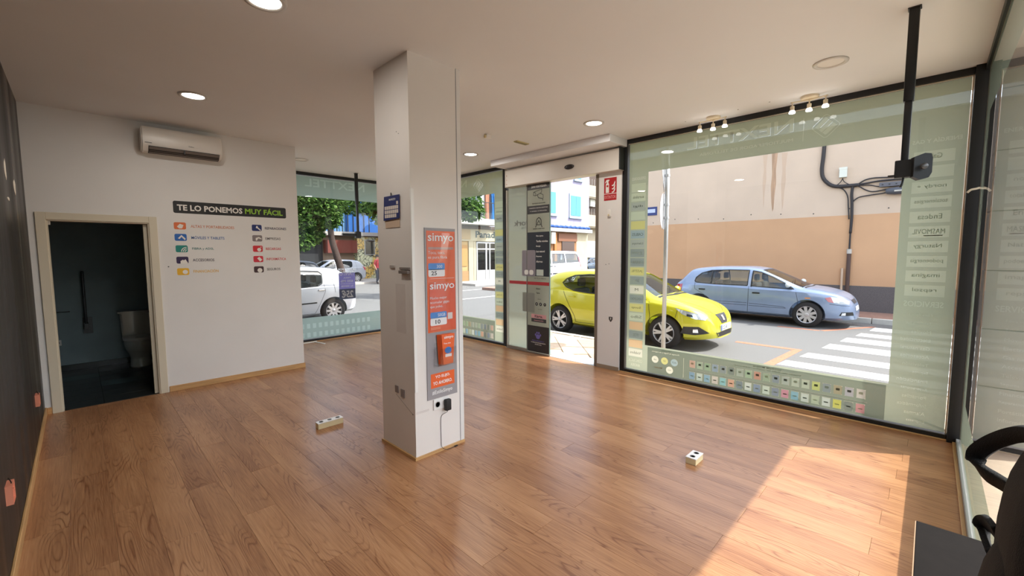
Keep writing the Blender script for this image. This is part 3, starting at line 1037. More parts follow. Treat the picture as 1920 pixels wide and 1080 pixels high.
# sliding leaf standing open
SX = 5.235
bm = bmesh.new(); vquad(bm, 'x', SX, 4.305, 5.26, 0.02, 2.80)
slide = part(door_2, 'sliding_pane', bm, GLASS)
frame_bar(slide, (SX - 0.012, SX + 0.012, 4.79, 5.26, 0.012, 0.06), ALU, 'rail', 0.001)
frame_bar(slide, (SX - 0.012, SX + 0.012, 4.30, 4.79, 0.005, 0.03), ALU, 'rail', 0.001)
frame_bar(slide, (SX - 0.006, SX + 0.006, 4.296, 4.306, 0.02, 2.80), mat('glass_edge_green', (120, 150, 146), rough=0.2), 'edge_strip', 0)
frame_bar(slide, (SX - 0.006, SX + 0.004, 4.782, 4.798, 0.02, 2.80), mat('seam_grey', (110, 112, 106), rough=0.5), 'edge_strip', 0)
def sticker(root, y0, y1, z0, z1, m, name='sticker', r=0.0, dx=0.0):
    bm = bmesh.new()
    w, h = y1 - y0, z1 - z0
    prism(bm, rrect(w, h, r, 3, w / 2, h / 2) if r else [(0, 0), (w, 0), (w, h), (0, h)], (SX - 0.003 - dx, y0, z0), UX, UZ, (-1, 0, 0), 0.0006)
    return part(root, name, bm, m)
DKG = mat('sticker_charcoal', (58, 58, 60), rough=0.5)
BLU = mat('sticker_navy', (40, 44, 54), rough=0.45)
LGT = film_mat('sticker_backing', (196, 200, 188), 0.03, 0.45)
SWH = mat('sticker_white', (232, 232, 228), rough=0.5)
SBK = mat('sticker_black', (20, 20, 22), rough=0.5)
def stxt(tx, yc, z, w, h, m, bold=0.02):
    lettering(tx, (SX - 0.0055, yc, z), (0, -1, 0), UZ, m, slide, w=w, h=h, bold=bold, align='C')
sticker(slide, 4.31, 4.775, 0.47, 2.80, LGT, 'backing_sheet')
sticker(slide, 4.31, 4.775, 2.685, 2.79, DKG, dx=0.001)
stxt('ZONA VIDEOVIGILADA', 4.53, 2.715, 0.32, 0.035, SWH)
sticker(slide, 4.31, 4.775, 2.30, 2.43, DKG, dx=0.001)
stxt('CONEXI\u00d3N A CENTRAL RECEPTORA', 4.54, 2.385, 0.40, 0.016, SWH, 0.01)
stxt('Y AVISO A POLIC\u00cdA', 4.54, 2.335, 0.36, 0.016, SWH, 0.01)
stxt('PROTEGIDO CON ALARMA', 4.53, 2.455, 0.28, 0.016, SBK)
# camera pictogram (line drawing)
bm = bmesh.new()
def poly_line(bm, pts, w):
    for a, b in zip(pts, pts[1:]):
        d = Vector((b[0] - a[0], b[1] - a[1])); n = Vector((-d.y, d.x)).normalized() * w / 2
        q = [(a[0] + n.x, a[1] + n.y), (b[0] + n.x, b[1] + n.y), (b[0] - n.x, b[1] - n.y), (a[0] - n.x, a[1] - n.y)]
        prism(bm, q, (SX - 0.0045, 0, 0), UX, UZ, (-1, 0, 0), 0.0004)
poly_line(bm, [(4.64, 2.645), (4.645, 2.595), (4.60, 2.585), (4.475, 2.625), (4.465, 2.68), (4.60, 2.655), (4.64, 2.645), (4.60, 2.635), (4.60, 2.585)], 0.008)
poly_line(bm, [(4.56, 2.60), (4.54, 2.55), (4.45, 2.53), (4.445, 2.50)], 0.01)
poly_line(bm, [(4.50, 2.615), (4.44, 2.59), (4.44, 2.53)], 0.008)
part(slide, 'camera_pictogram', bm, SBK)
bm = bmesh.new()
poly_line(bm, [(4.60, 2.08), (4.585, 2.11), (4.58, 2.19), (4.56, 2.22), (4.53, 2.235), (4.50, 2.22), (4.48, 2.19), (4.475, 2.11), (4.46, 2.08)], 0.013)
poly_line(bm, [(4.57, 2.12), (4.53, 2.19), (4.49, 2.12), (4.57, 2.12)], 0.01)
part(slide, 'alarm_pictogram', bm, SBK)
stxt('ALARMA CONECTADA', 4.53, 2.05, 0.25, 0.016, SBK)
sticker(slide, 4.31, 4.775, 1.29, 2.005, BLU, dx=0.001)
for k, tx in enumerate(['Fibra \u00f3ptica', 'Tarifas m\u00f3viles', 'Energ\u00eda', 'Luz natural', 'Empresas', 'Alarmas']):
    lettering(tx, (SX - 0.0055, 4.585, 1.925 - k * 0.082), (0, -1, 0), UZ, SWH, slide, h=0.03, bold=0.02)
sticker(slide, 4.60, 4.90, 1.285, 1.715, mat('sticker_mauve', (138, 132, 140), rough=0.5), 'payment_terminal_sticker', 0.03, dx=0.002)
for yc in (4.69, 4.80):
    bm = bmesh.new(); prism(bm, rrect(0.09, 0.08, 0.03, 4), (SX - 0.0064, yc, 1.35), UX, UZ, (-1, 0, 0), 0.0004)
    part(slide, 'payment_symbol', bm, SWH)
sticker(slide, 4.43, 4.58, 1.30, 1.40, mat('sticker_pale_blue', (196, 208, 200), rough=0.4), dx=0.002)
stxt('NO TE LO PIERDAS', 4.50, 1.245, 0.25, 0.022, MATS['grey_vinyl_letters'])
sticker(slide, 4.31, 5.20, 1.145, 1.198, mat('sticker_red', (176, 36, 44), rough=0.45), 'red_band', dx=0.0015)
stxt('Horario', 4.54, 1.075, 0.09, 0.025, SBK); stxt('Tarde', 4.545, 1.005, 0.075, 0.025, SBK)
stxt('s\u00e1bados', 4.515, 0.91, 0.07, 0.018, MATS['grey_vinyl_letters']); stxt('cerrado', 4.50, 0.745, 0.09, 0.016, MATS['grey_vinyl_letters'])
for yc in (4.40, 4.49, 4.575):
    bm = bmesh.new(); prism(bm, circ(0.028, 18), (SX - 0.0045, yc, 0.835), UX, UZ, (-1, 0, 0), 0.0005)
    part(slide, 'round_sticker', bm, SBK)
for yc, tx in ((4.40, 'Y'), (4.49, 'f'), (4.575, 'o')):
    stxt(tx, yc, 0.823, 0.018, 0.026, SWH)
sticker(slide, 4.62, 4.89, 0.69, 1.01, film_mat('sticker_frost', (176, 180, 172), 0.05, 0.4), 'frosted_card', 0.01, dx=0.002)
sticker(slide, 4.37, 4.69, 0.60, 0.665, mat('sticker_pink', (214, 160, 164), rough=0.5), dx=0.001)
stxt('Klarna.', 4.53, 0.612, 0.17, 0.042, SBK)
sticker(slide, 4.37, 4.69, 0.535, 0.595, DKG, dx=0.001)
stxt('FINANCIACI\u00d3N', 4.53, 0.553, 0.2, 0.022, MATS['sticker_pink'])
sticker(slide, 4.31, 4.775, 0.035, 0.47, mat('sticker_brown_black', (46, 42, 42), rough=0.5), dx=0.001)
PAW = mat('paw_violet', (112, 104, 176), rough=0.5)
bm = bmesh.new()
prism(bm, circ(0.045, 16, 0, 0, 0.038), (SX - 0.005, 4.545, 0.295), UX, UZ, (-1, 0, 0), 0.0005)
for a, b in ((-0.052, 0.03), (-0.02, 0.062), (0.02, 0.062), (0.052, 0.03)):
    prism(bm, circ(0.015, 10, a, b, 0.021), (SX - 0.005, 4.545, 0.295), UX, UZ, (-1, 0, 0), 0.0005)
part(slide, 'paw_mark', bm, PAW)
stxt('PETS FRIENDLY', 4.54, 0.215, 0.26, 0.016, PAW)
stxt('TU MASCOTA ES BIENVENIDA', 4.54, 0.185, 0.32, 0.016, SWH); stxt('EN ESTE LOCAL', 4.54, 0.155, 0.14, 0.016, SWH)
# ================================================================== CEILING FITTINGS
GLOW = emit_mat('lamp_diffuser', (255, 250, 240), 9.0)
OFFD = mat('lamp_diffuser_off', (226, 220, 212), rough=0.5)
RIMW = mat('lamp_rim', (200, 196, 190), rough=0.35)
def downlight(x, y, lit, label):
    t = thing('downlight', label, 'ceiling light', (x, y, H), 0, 'recessed ceiling lights')
    bm = bmesh.new()
    lathe(bm, [(0.088, -0.001), (0.120, -0.001), (0.118, -0.008), (0.098, -0.011), (0.088, -0.004)], (0, 0, 0), (0, 0, 1), 40, cap=False)
    link('rim', to_mesh('rim', bm, True), RIMW, t)
    bm = bmesh.new()
    lathe(bm, [(0.089, -0.003), (0.06, -0.004), (0.001, -0.004)], (0, 0, 0), (0, 0, 1), 40, cap=False)
    link('diffuser', to_mesh('diffuser', bm, True), GLOW if lit else OFFD, t)
    if lit:
        ld = bpy.data.lights.new('downlight_lamp', 'AREA')
        ld.shape = 'DISK'; ld.size = 0.17
        ld.energy = LAMP_W
        ld.color = (1.0, 0.93, 0.85)
        lo = bpy.data.objects.new('downlight_lamp', ld); COL.objects.link(lo)
        lo.parent = t; lo.location = (0, 0, -0.014)
    return t
downlight(0.88, 2.93, True, 'lit round downlight cut by the top edge of the photo')
downlight(0.87, 5.12, True, 'lit round downlight in front of the white wall with the air conditioner')
downlight(4.33, 2.90, True, 'lit round downlight nearest the large window and entrance')
downlight(4.31, 5.11, True, 'lit round downlight just right of the column, farthest back')
downlight(4.33, 0.66, False, 'switched off round downlight near the black ceiling pole')
downlight(2.60, 7.30, False, 'switched off round downlight above the far window with the tree')

def spot_bar(y0, label):
    xs = 5.10
    t = thing('spotlight_bar', label, 'spotlight', (xs, y0, H), 0, 'spotlight bars along the large window')
    IV = mat('ivory_metal', (222, 208, 180), rough=0.35)
    bm = bmesh.new(); lathe(bm, [(0.075, 0), (0.075, -0.018), (0.066, -0.026), (0.01, -0.026)], (0, 0, 0), (0, 0, 1), 28)
    link('canopy', to_mesh('canopy', bm, angle=40), IV, t)
    bm = bmesh.new(); tube(bm, smooth_curve([(-0.03, 0.15, -0.034), (0.0, 0.08, -0.03), (0, 0, -0.03), (0.0, -0.08, -0.03), (-0.03, -0.15, -0.034)], 5), 0.006, 8)
    link('rail', to_mesh('rail', bm, True), IV, t)
    for k in (-1, 0, 1):
        hx, hy = (-0.03 if k else 0.0), k * 0.135
        h = bpy.data.objects.new('spot_head', None)
        bm = bmesh.new()
        tube(bm, [(0, 0, -0.03), (0, 0, -0.075)], 0.006, 8)
        lathe(bm, [(0.018, -0.072), (0.019, -0.075), (0.019, -0.115), (0.021, -0.118)], (0, 0, 0), (0, 0, 1), 16)
        hd = link('spot_head', to_mesh('spot_head', bm, angle=40), IV, t); hd.location = (hx, hy, 0)
        bm = bmesh.new()
        lathe(bm, [(0.02, -0.115), (0.024, -0.122), (0.028, -0.135), (0.026, -0.140), (0.004, -0.141)], (0, 0, 0), (0, 0, 1), 18)
        link('bulb', to_mesh('bulb', bm, True), emit_mat('spot_bulb', (255, 250, 242), 7.0) if 'spot_bulb' not in MATS else MATS['spot_bulb'], hd)
    return t
spot_bar(1.83, 'ivory three-head spotlight bar over the large window, nearer the entrance')
spot_bar(0.93, 'ivory three-head spotlight bar over the large window, nearer the black pole')

# holes drilled in the ceiling along the window
for hx, hy in ((5.04, 2.12), (5.02, 1.55), (5.0, 1.25)):
    bm = bmesh.new(); lathe(bm, [(0.007, 0), (0.007, -0.0015)], (hx, hy, H), (0, 0, 1), 10)
    obj('drill_hole', bm, DGREY, ceiling)

# detector and vent
t = thing('alarm_detector', 'small white box detector on ceiling between column and entrance', 'detector', (3.78, 4.14, H))
bm = bmesh.new(); bx(bm, 3.74, 3.82, 4.11, 4.17, H - 0.045, H, bev=0.006); part(t, 'housing', bm, WPL)
bm = bmesh.new(); lathe(bm, [(0.022, 0), (0.02, 0.012), (0.008, 0.018)], (3.74, 4.14, H - 0.025), (-1, 0, 0), 14); part(t, 'lens', bm, CREAMPL, smooth=True)
t = thing('ceiling_vent', 'narrow cream slotted vent in ceiling in front of the entrance box', 'vent', (4.36, 4.09, H))
bm = bmesh.new(); bx(bm, 4.24, 4.48, 4.055, 4.125, H - 0.012, H, bev=0.003); part(t, 'frame', bm, mat('vent_cream', (206, 196, 150), rough=0.5))
for k in range(4):
    bm = bmesh.new(); bx(bm, 4.25, 4.47, 4.063 + k * 0.016, 4.070 + k * 0.016, H - 0.016, H - 0.010); part(t, 'slat', bm, mat('vent_shadow', (150, 142, 108), rough=0.6))

# TV ceiling mounts
def tv_mount(x, y, z_join, z_end, label, plate_dir, arm):
    t = thing('tv_mount', label, 'tv mount', (x, y, H))
    bm = bmesh.new(); bx(bm, -0.032, 0.032, -0.032, 0.032, -0.006, 0, bev=0.002, seg=1)
    link('ceiling_plate', to_mesh('ceiling_plate', bm), BLACK, t)
    bm = bmesh.new(); bx(bm, -0.026, 0.026, -0.026, 0.026, z_join - H, -0.004, bev=0.008)
    link('outer_tube', to_mesh('outer_tube', bm, angle=40), BLACK, t)
    bm = bmesh.new(); bx(bm, -0.019, 0.019, -0.019, 0.019, z_end - H + 0.02, z_join - H, bev=0.006)
    link('inner_tube', to_mesh('inner_tube', bm, angle=40), BLACK, t)
    return t
t = tv_mount(3.757, 0.155, 2.61, 2.13, 'black telescopic tv ceiling mount hanging before the large window', None, None)
bm = bmesh.new(); bx(bm, -0.034, 0.034, -0.045, 0.045, 2.135 - H, 2.245 - H, bev=0.006); link('clamp', to_mesh('clamp', bm), BLKPL, t)
bm = bmesh.new()
prism(bm, [(0.0, -0.05), (0.03, -0.072), (0.075, -0.06), (0.088, -0.03), (0.088, 0.06), (0.08, 0.085), (0.05, 0.09), (0.0, 0.07)], (-0.02, -0.03, 2.18 - H), (0.35, -0.94, 0), (0, 0, 1), (-0.94, -0.35, 0), 0.05)
link('tilt_head', to_mesh('tilt_head', bm), BLKPL, t)
bm = bmesh.new(); lathe(bm, [(0.018, 0), (0.018, 0.02), (0.01, 0.024)], (-0.075, -0.09, 2.185 - H), (-0.94, -0.35, 0), 14); link('knob', to_mesh('knob', bm, angle=40), mat('grey_bolt', (90, 88, 86), rough=0.3, metal=0.6), t)
bm = bmesh.new(); lathe(bm, [(0.006, 0), (0.006, 0.03)], (-0.03, 0.045, 2.15 - H), (0, 1, 0), 8); link('bolt', to_mesh('bolt', bm), BLKPL, t)
bm = bmesh.new(); tube(bm, smooth_curve([(-0.01, 0.0, 2.14 - H), (-0.012, 0.004, 2.10 - H), (-0.014, 0.012, 2.075 - H)], 4), [0.006] * 5 + [0.007] * 4, 8); link('lever', to_mesh('lever', bm, True), BLKPL, t)
t = tv_mount(3.77, 7.81, 2.6, 1.98, 'black tv ceiling mount with cross arm in front of the far window', None, None)
bm = bmesh.new(); bx(bm, -0.30, 0.03, -0.02, 0.02, 2.005 - H, 2.05 - H, bev=0.004); link('cross_arm', to_mesh('cross_arm', bm), BLACK, t)
bm = bmesh.new(); bx(bm, -0.05, 0.05, -0.035, 0.035, 1.965 - H, 2.09 - H, bev=0.01); link('clamp', to_mesh('clamp', bm), BLKPL, t)

# ================================================================== WALL THINGS
# air conditioner
ac = thing('air_conditioner', 'white split air conditioner high on the back wall', 'air conditioner', (0.955, YA, 2.82))
x0, x1, zb, zt = 0.575, 1.335, 2.82, 3.10
prof = [(0, zb + 0.02), (-0.07, zb), (-0.14, zb + 0.012), (-0.188, zb + 0.06), (-0.196, zb + 0.10), (-0.20, zb + 0.2), (-0.19, zt - 0.025), (-0.165, zt), (0, zt)]
ACW = mat('ac_white', (226, 221, 213), rough=0.32)
bm = bmesh.new(); prism(bm, prof, (x0, YA, 0), (0, 1, 0), (0, 0, 1), (1, 0, 0), x1 - x0)
bmesh.ops.bevel(bm, geom=[e for e in bm.edges if abs(e.verts[0].co.x - e.verts[1].co.x) < 1e-4], offset=0.012, segments=3, affect='EDGES')
body = part(ac, 'body', bm, ACW, angle=35)
bm = bmesh.new(); prism(bm, [(-0.10, zb - 0.003), (-0.145, zb + 0.008), (-0.193, zb + 0.058), (-0.194, zb + 0.066), (-0.10, zb + 0.03)], (x0 + 0.06, YA, 0), (0, 1, 0), (0, 0, 1), (1, 0, 0), x1 - x0 - 0.09)
out = part(ac, 'air_outlet', bm, mat('ac_outlet_dark', (34, 30, 28), rough=0.7))
for k, (dy, dz) in enumerate(((-0.13, 0.0), (-0.172, 0.034))):
    bm = bmesh.new(); prism(bm, [(0, 0), (-0.026, 0.024), (-0.028, 0.021), (-0.002, -0.003)], (x0 + 0.065, YA + dy, zb + dz), (0, 1, 0), (0, 0, 1), (1, 0, 0), x1 - x0 - 0.10)
    part(out, 'louvre', bm, mat('ac_louvre', (120, 112, 106), rough=0.5))
bm = bmesh.new(); bx(bm, 0.95, 0.965, YA - 0.20, YA - 0.16, zb + 0.02, zb + 0.065); part(out, 'vane_link', bm, BLKPL)
bm = bmesh.new(); bx(bm, x0 + 0.03, x0 + 0.09, YA - 0.2008, YA - 0.19, zb + 0.095, zb + 0.100); part(ac, 'seam', bm, DGREY)
lettering('Daitsu', (1.0, YA - 0.2025, zb + 0.105), (1, 0, 0), UZ, mat('ac_logo_grey', (140, 134, 130)), ac, w=0.05, h=0.016)

# slogan board and the ten service stickers
sg = thing('slogan_sticker', 'long black rounded sticker reading TE LO PONEMOS MUY F\u00c1CIL', 'sign', (1.465, YA, 2.165))
bm = bmesh.new(); prism(bm, rrect(1.255, 0.145, 0.02, 4), (1.468, YA, 2.2375), (1, 0, 0), UZ, (0, -1, 0), 0.0012)
part(sg, 'panel', bm, mat('vinyl_black', (26, 24, 24), rough=0.45))
lettering('TE LO PONEMOS', (0.878, YA - 0.002, 2.197), (1, 0, 0), UZ, mat('vinyl_white', (236, 232, 226), rough=0.5), sg, w=0.685, h=0.072, bold=0.03)
lettering('MUY F\u00c1CIL', (1.593, YA - 0.002, 2.199), (1, 0, 0), UZ, mat('vinyl_lime', (150, 200, 60), rough=0.5), sg, w=0.46, h=0.088, bold=0.03)
def icon_shape(kind):
    c = circ
    if kind == 'hands': return [[(-0.03, -0.01), (0.0, 0.025), (0.035, 0.01), (0.02, -0.03), (-0.01, -0.032)]]
    if kind == 'tablet': return [[(-0.028, -0.012), (0.008, 0.03), (0.048, -0.015), (0.04, -0.035), (0.008, 0.006), (-0.012, -0.02)]]
    if kind == 'waves':
        out = []
        for r in (0.02, 0.038, 0.056):
            a = [(0.048 + r * math.cos(t), -0.034 + r * math.sin(t)) for t in [PI / 2 + PI / 2 * k / 6 for k in range(7)]]
            b = [(0.048 + (r - 0.008) * math.cos(t), -0.034 + (r - 0.008) * math.sin(t)) for t in [PI - PI / 2 * k / 6 for k in range(7)]]
            out.append(a + b)
        return out
    if kind == 'phone': return [[(-0.02, -0.042), (-0.02, -0.012), (0.005, 0.006), (0.012, -0.004), (0.03, 0.01), (0.05, -0.03), (0.05, -0.042)]]
    if kind == 'coin': return [c(0.026, 16, 0.02, -0.005)]
    if kind == 'wrench': return [[(-0.01, 0.015), (0.0, 0.028), (0.012, 0.022), (0.014, 0.008), (0.05, -0.028), (0.04, -0.038), (0.004, -0.004), (-0.01, -0.004)], ]
    if kind == 'case': return [[(-0.02, -0.03), (-0.02, 0.004), (0.02, 0.018), (0.05, -0.002), (0.05, -0.012), (0.01, 0.0), (-0.006, -0.03)]]
    if kind == 'ring': return [c(0.024, 14, 0.016, -0.012), [(0.03, 0.02), (0.04, 0.03), (0.046, 0.022), (0.036, 0.012)]]
    if kind == 'plug': return [[(-0.014, 0.01), (0.012, 0.032), (0.046, -0.01), (0.02, -0.034)]]
    return [c(0.03, 14, 0.012, -0.012)]
VWH = MATS['vinyl_white']
stk = [(0.895, 2.012, (226, 118, 66), 'hands', 'ALTAS Y PORTABILIDADES', 0.46, (206, 124, 84), 'orange handshake icon sticker with ALTAS Y PORTABILIDADES lettering'),
       (0.895, 1.873, (38, 104, 186), 'tablet', 'M\u00d3VILES Y TABLETS', 0.345, (44, 96, 166), 'bright blue tablet icon sticker with M\u00d3VILES Y TABLETS lettering'),
       (0.898, 1.735, (26, 136, 126), 'waves', 'FIBRA y ADSL', 0.225, (44, 120, 120), 'teal wave icon sticker with FIBRA y ADSL lettering'),
       (0.898, 1.597, (46, 28, 74), 'phone', 'ACCESORIOS', 0.222, (52, 44, 66), 'dark purple icon sticker with ACCESORIOS lettering'),
       (0.898, 1.457, (232, 180, 40), 'coin', 'FINANCIACI\u00d3N', 0.26, (226, 178, 60), 'yellow euro coin icon sticker with FINANCIACI\u00d3N lettering'),
       (1.722, 2.020, (28, 44, 108), 'wrench', 'REPARACIONES', 0.27, (40, 44, 80), 'navy wrench icon sticker with REPARACIONES lettering'),
       (1.722, 1.880, (132, 122, 122), 'case', 'EMPRESAS', 0.19, (96, 90, 92), 'grey icon sticker with EMPRESAS lettering'),
       (1.722, 1.740, (210, 36, 48), 'ring', 'RECARGAS', 0.19, (206, 44, 52), 'red icon sticker with RECARGAS lettering'),
       (1.722, 1.600, (208, 40, 60), 'plug', 'INFORM\u00c1TICA', 0.25, (206, 40, 56), 'red memory stick icon sticker with INFORM\u00c1TICA lettering'),
       (1.722, 1.460, (58, 26, 32), 'blob', 'SEGUROS', 0.17, (50, 44, 44), 'dark maroon icon sticker with SEGUROS lettering')]
for sx, sz, col, kind, tx, tw, tcol, lab in stk:
    left = sx < 1.2
    t = thing('service_sticker', lab, 'wall sticker', (sx, YA, sz - 0.042), 0, 'service stickers under the slogan')
    bm = bmesh.new(); prism(bm, rrect(0.118, 0.084, 0.016, 3), (sx, YA, sz), (1, 0, 0), UZ, (0, -1, 0), 0.0012)
    ic = part(t, 'icon_tile', bm, mat('vinyl_%d_%d_%d' % col, col, rough=0.5))
    for poly in icon_shape(kind):
        bm = bmesh.new(); prism(bm, poly, (sx, YA - 0.002, sz), (1, 0, 0), UZ, (0, -1, 0), 0)
        part(ic, 'icon_symbol', bm, VWH)
    lettering(tx, (1.0 if left else 1.82, YA - 0.0015, sz - 0.018), (1, 0, 0), UZ, mat('vinyl_text_%d_%d_%d' % tcol, tcol, rough=0.5), t, w=tw, h=0.042 if '\u00d3' in tx or '\u00c1' in tx else 0.034, bold=0.012)

# pink recessed boxes pulled out of the dark wall
for k, (by, bz, lab) in enumerate(((3.36, 0.43, 'pink plastic junction box sticking out of the dark wall, nearer the camera'), (5.52, 0.40, 'pink plastic junction box low on the dark wall beside the toilet door'))):
    t = thing('junction_box', lab, 'junction box', (XL, by, bz - 0.05), 0, 'pink junction boxes on the dark wall')
    PK = mat('pink_plastic', (222, 140, 112), rough=0.5)
    bm = bmesh.new()
    for b in ((XL, XL + 0.026, by - 0.05, by - 0.045, bz - 0.05, bz + 0.05), (XL, XL + 0.026, by + 0.045, by + 0.05, bz - 0.05, bz + 0.05),
              (XL, XL + 0.026, by - 0.045, by + 0.045, bz - 0.05, bz - 0.045), (XL, XL + 0.026, by - 0.045, by + 0.045, bz + 0.045, bz + 0.05), (XL, XL + 0.006, by - 0.045, by + 0.045, bz - 0.045, bz + 0.045)):
        bx(bm, *b)
    part(t, 'box_shell', bm, PK)
    for s in (-1, 1):
        bm = bmesh.new(); bx(bm, XL + 0.006, XL + 0.024, by + s * 0.036 - 0.006, by + s * 0.036 + 0.006, bz - 0.006, bz + 0.006)
        part(t, 'screw_post', bm, PK)
    bm = bmesh.new(); tube(bm, smooth_curve([(XL + 0.006, by, bz + 0.01), (XL + 0.02, by - 0.01, bz + 0.05), (XL + 0.012, by - 0.02, bz + 0.085)], 4), 0.0025, 6)
    part(t, 'wire', bm, BLKPL)

# extinguisher sign, alarm sensor, shield sticker on the pier
PXF = XB - 0.05
ex = thing('extinguisher_sign', 'red square sign with extinguisher symbol and the word EXTINTOR', 'sign', (PXF, 3.235, 2.41))
RED = mat('sign_red', (176, 28, 34), rough=0.4)
def pier_poly(root, nm, poly, m, d=0.003, t=0.0006):
    bm = bmesh.new(); prism(bm, poly, (PXF - d, 3.235, 2.54), (0, -1, 0), UZ, (-1, 0, 0), t)
    return part(root, nm, bm, m)
pier_poly(ex, 'panel', [(-0.098, -0.05), (0.098, -0.05), (0.098, 0.165), (-0.098, 0.165)], RED, 0, 0.003)
pier_poly(ex, 'panel', [(-0.098, -0.145), (0.098, -0.145), (0.098, -0.058), (-0.098, -0.058)], RED, 0, 0.003)
pier_poly(ex, 'rim_line', [(-0.098, -0.058), (0.098, -0.058), (0.098, -0.05), (-0.098, -0.05)], SWH, 0, 0.0028)
pier_poly(ex, 'bottle_symbol', [(-0.072, -0.04), (-0.02, -0.04), (-0.02, 0.08), (-0.03, 0.095), (-0.03, 0.115), (-0.012, 0.13), (-0.018, 0.14), (-0.062, 0.14), (-0.085, 0.10), (-0.078, 0.095), (-0.06, 0.115), (-0.055, 0.095), (-0.072, 0.08)], SWH)
pier_poly(ex, 'label_symbol', [(-0.06, 0.04), (-0.03, 0.04), (-0.03, 0.065), (-0.06, 0.065)], RED, 0.0038)
for k in range(3):
    z0 = -0.035 + k * 0.045
    pier_poly(ex, 'flame_symbol', [(0.02, z0), (0.05, z0 + 0.012), (0.066, z0 + 0.045), (0.076, z0 + 0.062), (0.078, z0 + 0.03), (0.062, z0), (0.04, z0 - 0.012)], SWH)
lettering('EXTINTOR', (PXF - 0.0035, 3.322, 2.418), (0, -1, 0), UZ, mat('sign_pale_text', (228, 160, 160), rough=0.5), ex, w=0.175, h=0.045, bold=0.01)
t = thing('alarm_contact', 'small white rounded sensor below the red sign', 'sensor', (PXF, 3.24, 2.18))
bm = bmesh.new(); bx(bm, PXF - 0.03, PXF, 3.215, 3.265, 2.17, 2.27, bev=0.01); part(t, 'housing', bm, WPL, angle=40)
bm = bmesh.new(); lathe(bm, [(0.012, 0), (0.010, 0.006)], (PXF - 0.03, 3.24, 2.19), (-1, 0, 0), 12); part(t, 'lens', bm, CREAMPL)
t = thing('shield_sticker', 'small dark shield sticker low on the white pier by the entrance', 'sticker', (PXF, 3.2, 0.70))
bm = bmesh.new(); prism(bm, [(-0.03, 0.03), (0.03, 0.03), (0.03, -0.005), (0.015, -0.03), (0, -0.045), (-0.015, -0.03), (-0.03, -0.005)], (PXF, 3.2, 0.73), (0, -1, 0), UZ, (-1, 0, 0), 0.001); part(t, 'shield', bm, DKG)
bm = bmesh.new(); prism(bm, [(-0.008, 0.018), (0.01, 0.018), (0.006, -0.002), (0.0, -0.02), (-0.004, 0.0)], (PXF - 0.0015, 3.2, 0.73), (0, -1, 0), UZ, (-1, 0, 0), 0); part(t, 'shield_mark', bm, SWH)
for k in range(2):
    bm = bmesh.new(); lathe(bm, [(0.006, 0), (0.006, 0.001)], (PXF, 3.29 - k * 0.05, 1.50 + 0.01 * k), (-1, 0, 0), 8); obj('drill_hole', bm, DGREY, wall_right)

# ================================================================== ON THE COLUMN
FX = PX0               # left face, seen from -x
cal = thing('wall_calendar', 'small blue tear-off calendar hanging on the column', 'calendar', (FX, 3.15, 1.89))
bm = bmesh.new(); prism(bm, [(-0.11, 0.0), (0.11, 0.0), (0.12, 0.24), (-0.12, 0.24)], (FX - 0.001, 3.145, 1.875), (0, -1, 0), UZ, (-1, 0, 0), 0.004); part(cal, 'card_back', bm, mat('calendar_card', (206, 180, 156), rough=0.8))
NAV = mat('calendar_blue', (30, 42, 104), rough=0.5)
bm = bmesh.new()
bow = [(-0.135 + 0.002 * k, -0.001 - 0.006 * math.sin(PI * k / 6), 0) for k in range(7)]
prism(bm, [(-0.128, 0.0), (0.118, 0.008), (0.124, 0.195), (-0.112, 0.195)], (FX - 0.007, 3.143, 1.935), (0, -1, 0), UZ, (-1, 0, 0), 0.006); sh = part(cal, 'month_sheet', bm, NAV)
for r in range(3):
    for c in range(7):
        if r == 2 and c > 5: continue
        bm = bmesh.new(); prism(bm, [(0, 0), (0.027, 0), (0.027, 0.028), (0, 0.028)], (FX - 0.0135, 3.143 + 0.105 - c * 0.031, 1.955 + (2 - r) * 0.033), (0, -1, 0), UZ, (-1, 0, 0), 0.0004); part(sh, 'day_cell', bm, mat('calendar_day', (222, 212, 204), rough=0.7))
bm = bmesh.new(); prism(bm, [(0, 0), (0.027, 0), (0.027, 0.025), (0, 0.025)], (FX - 0.0135, 3.143 + 0.105 - 6 * 0.031, 2.056), (0, -1, 0), UZ, (-1, 0, 0), 0.0004); part(sh, 'day_cell', bm, MATS['calendar_day'])
lettering('MARZO', (FX - 0.0135, 3.175, 2.092), (0, -1, 0), UZ, SWH, sh, w=0.10, h=0.016)
bm = bmesh.new(); tube(bm, smooth_curve([(FX - 0.006, 3.16, 2.125), (FX - 0.008, 3.15, 2.155), (FX - 0.006, 3.138, 2.125)], 5), 0.0025, 6); part(cal, 'hanger', bm, BLKPL)
t = thing('wall_bracket', 'grey metal bracket stub on the left face of the column', 'bracket', (FX, 2.98, 1.50))
bm = bmesh.new(); bx(bm, FX - 0.012, FX, 2.90, 3.045, 1.535, 1.555, bev=0.002); part(t, 'plate', bm, mat('bracket_grey', (150, 140, 134), rough=0.4, metal=0.3))
bm = bmesh.new(); bx(bm, FX - 0.03, FX, 2.90, 3.03, 1.505, 1.53, bev=0.003); part(t, 'channel', bm, mat('bracket_dark', (120, 110, 104), rough=0.5))
bm = bmesh.new(); bx(bm, FX - 0.01, FX, 3.13, 3.20, 1.545, 1.568, bev=0.002)
tag(obj('small_clip', bm, mat('bracket_light', (176, 166, 158), rough=0.5)), 'small pale clip on the column beside the grey bracket', 'clip')

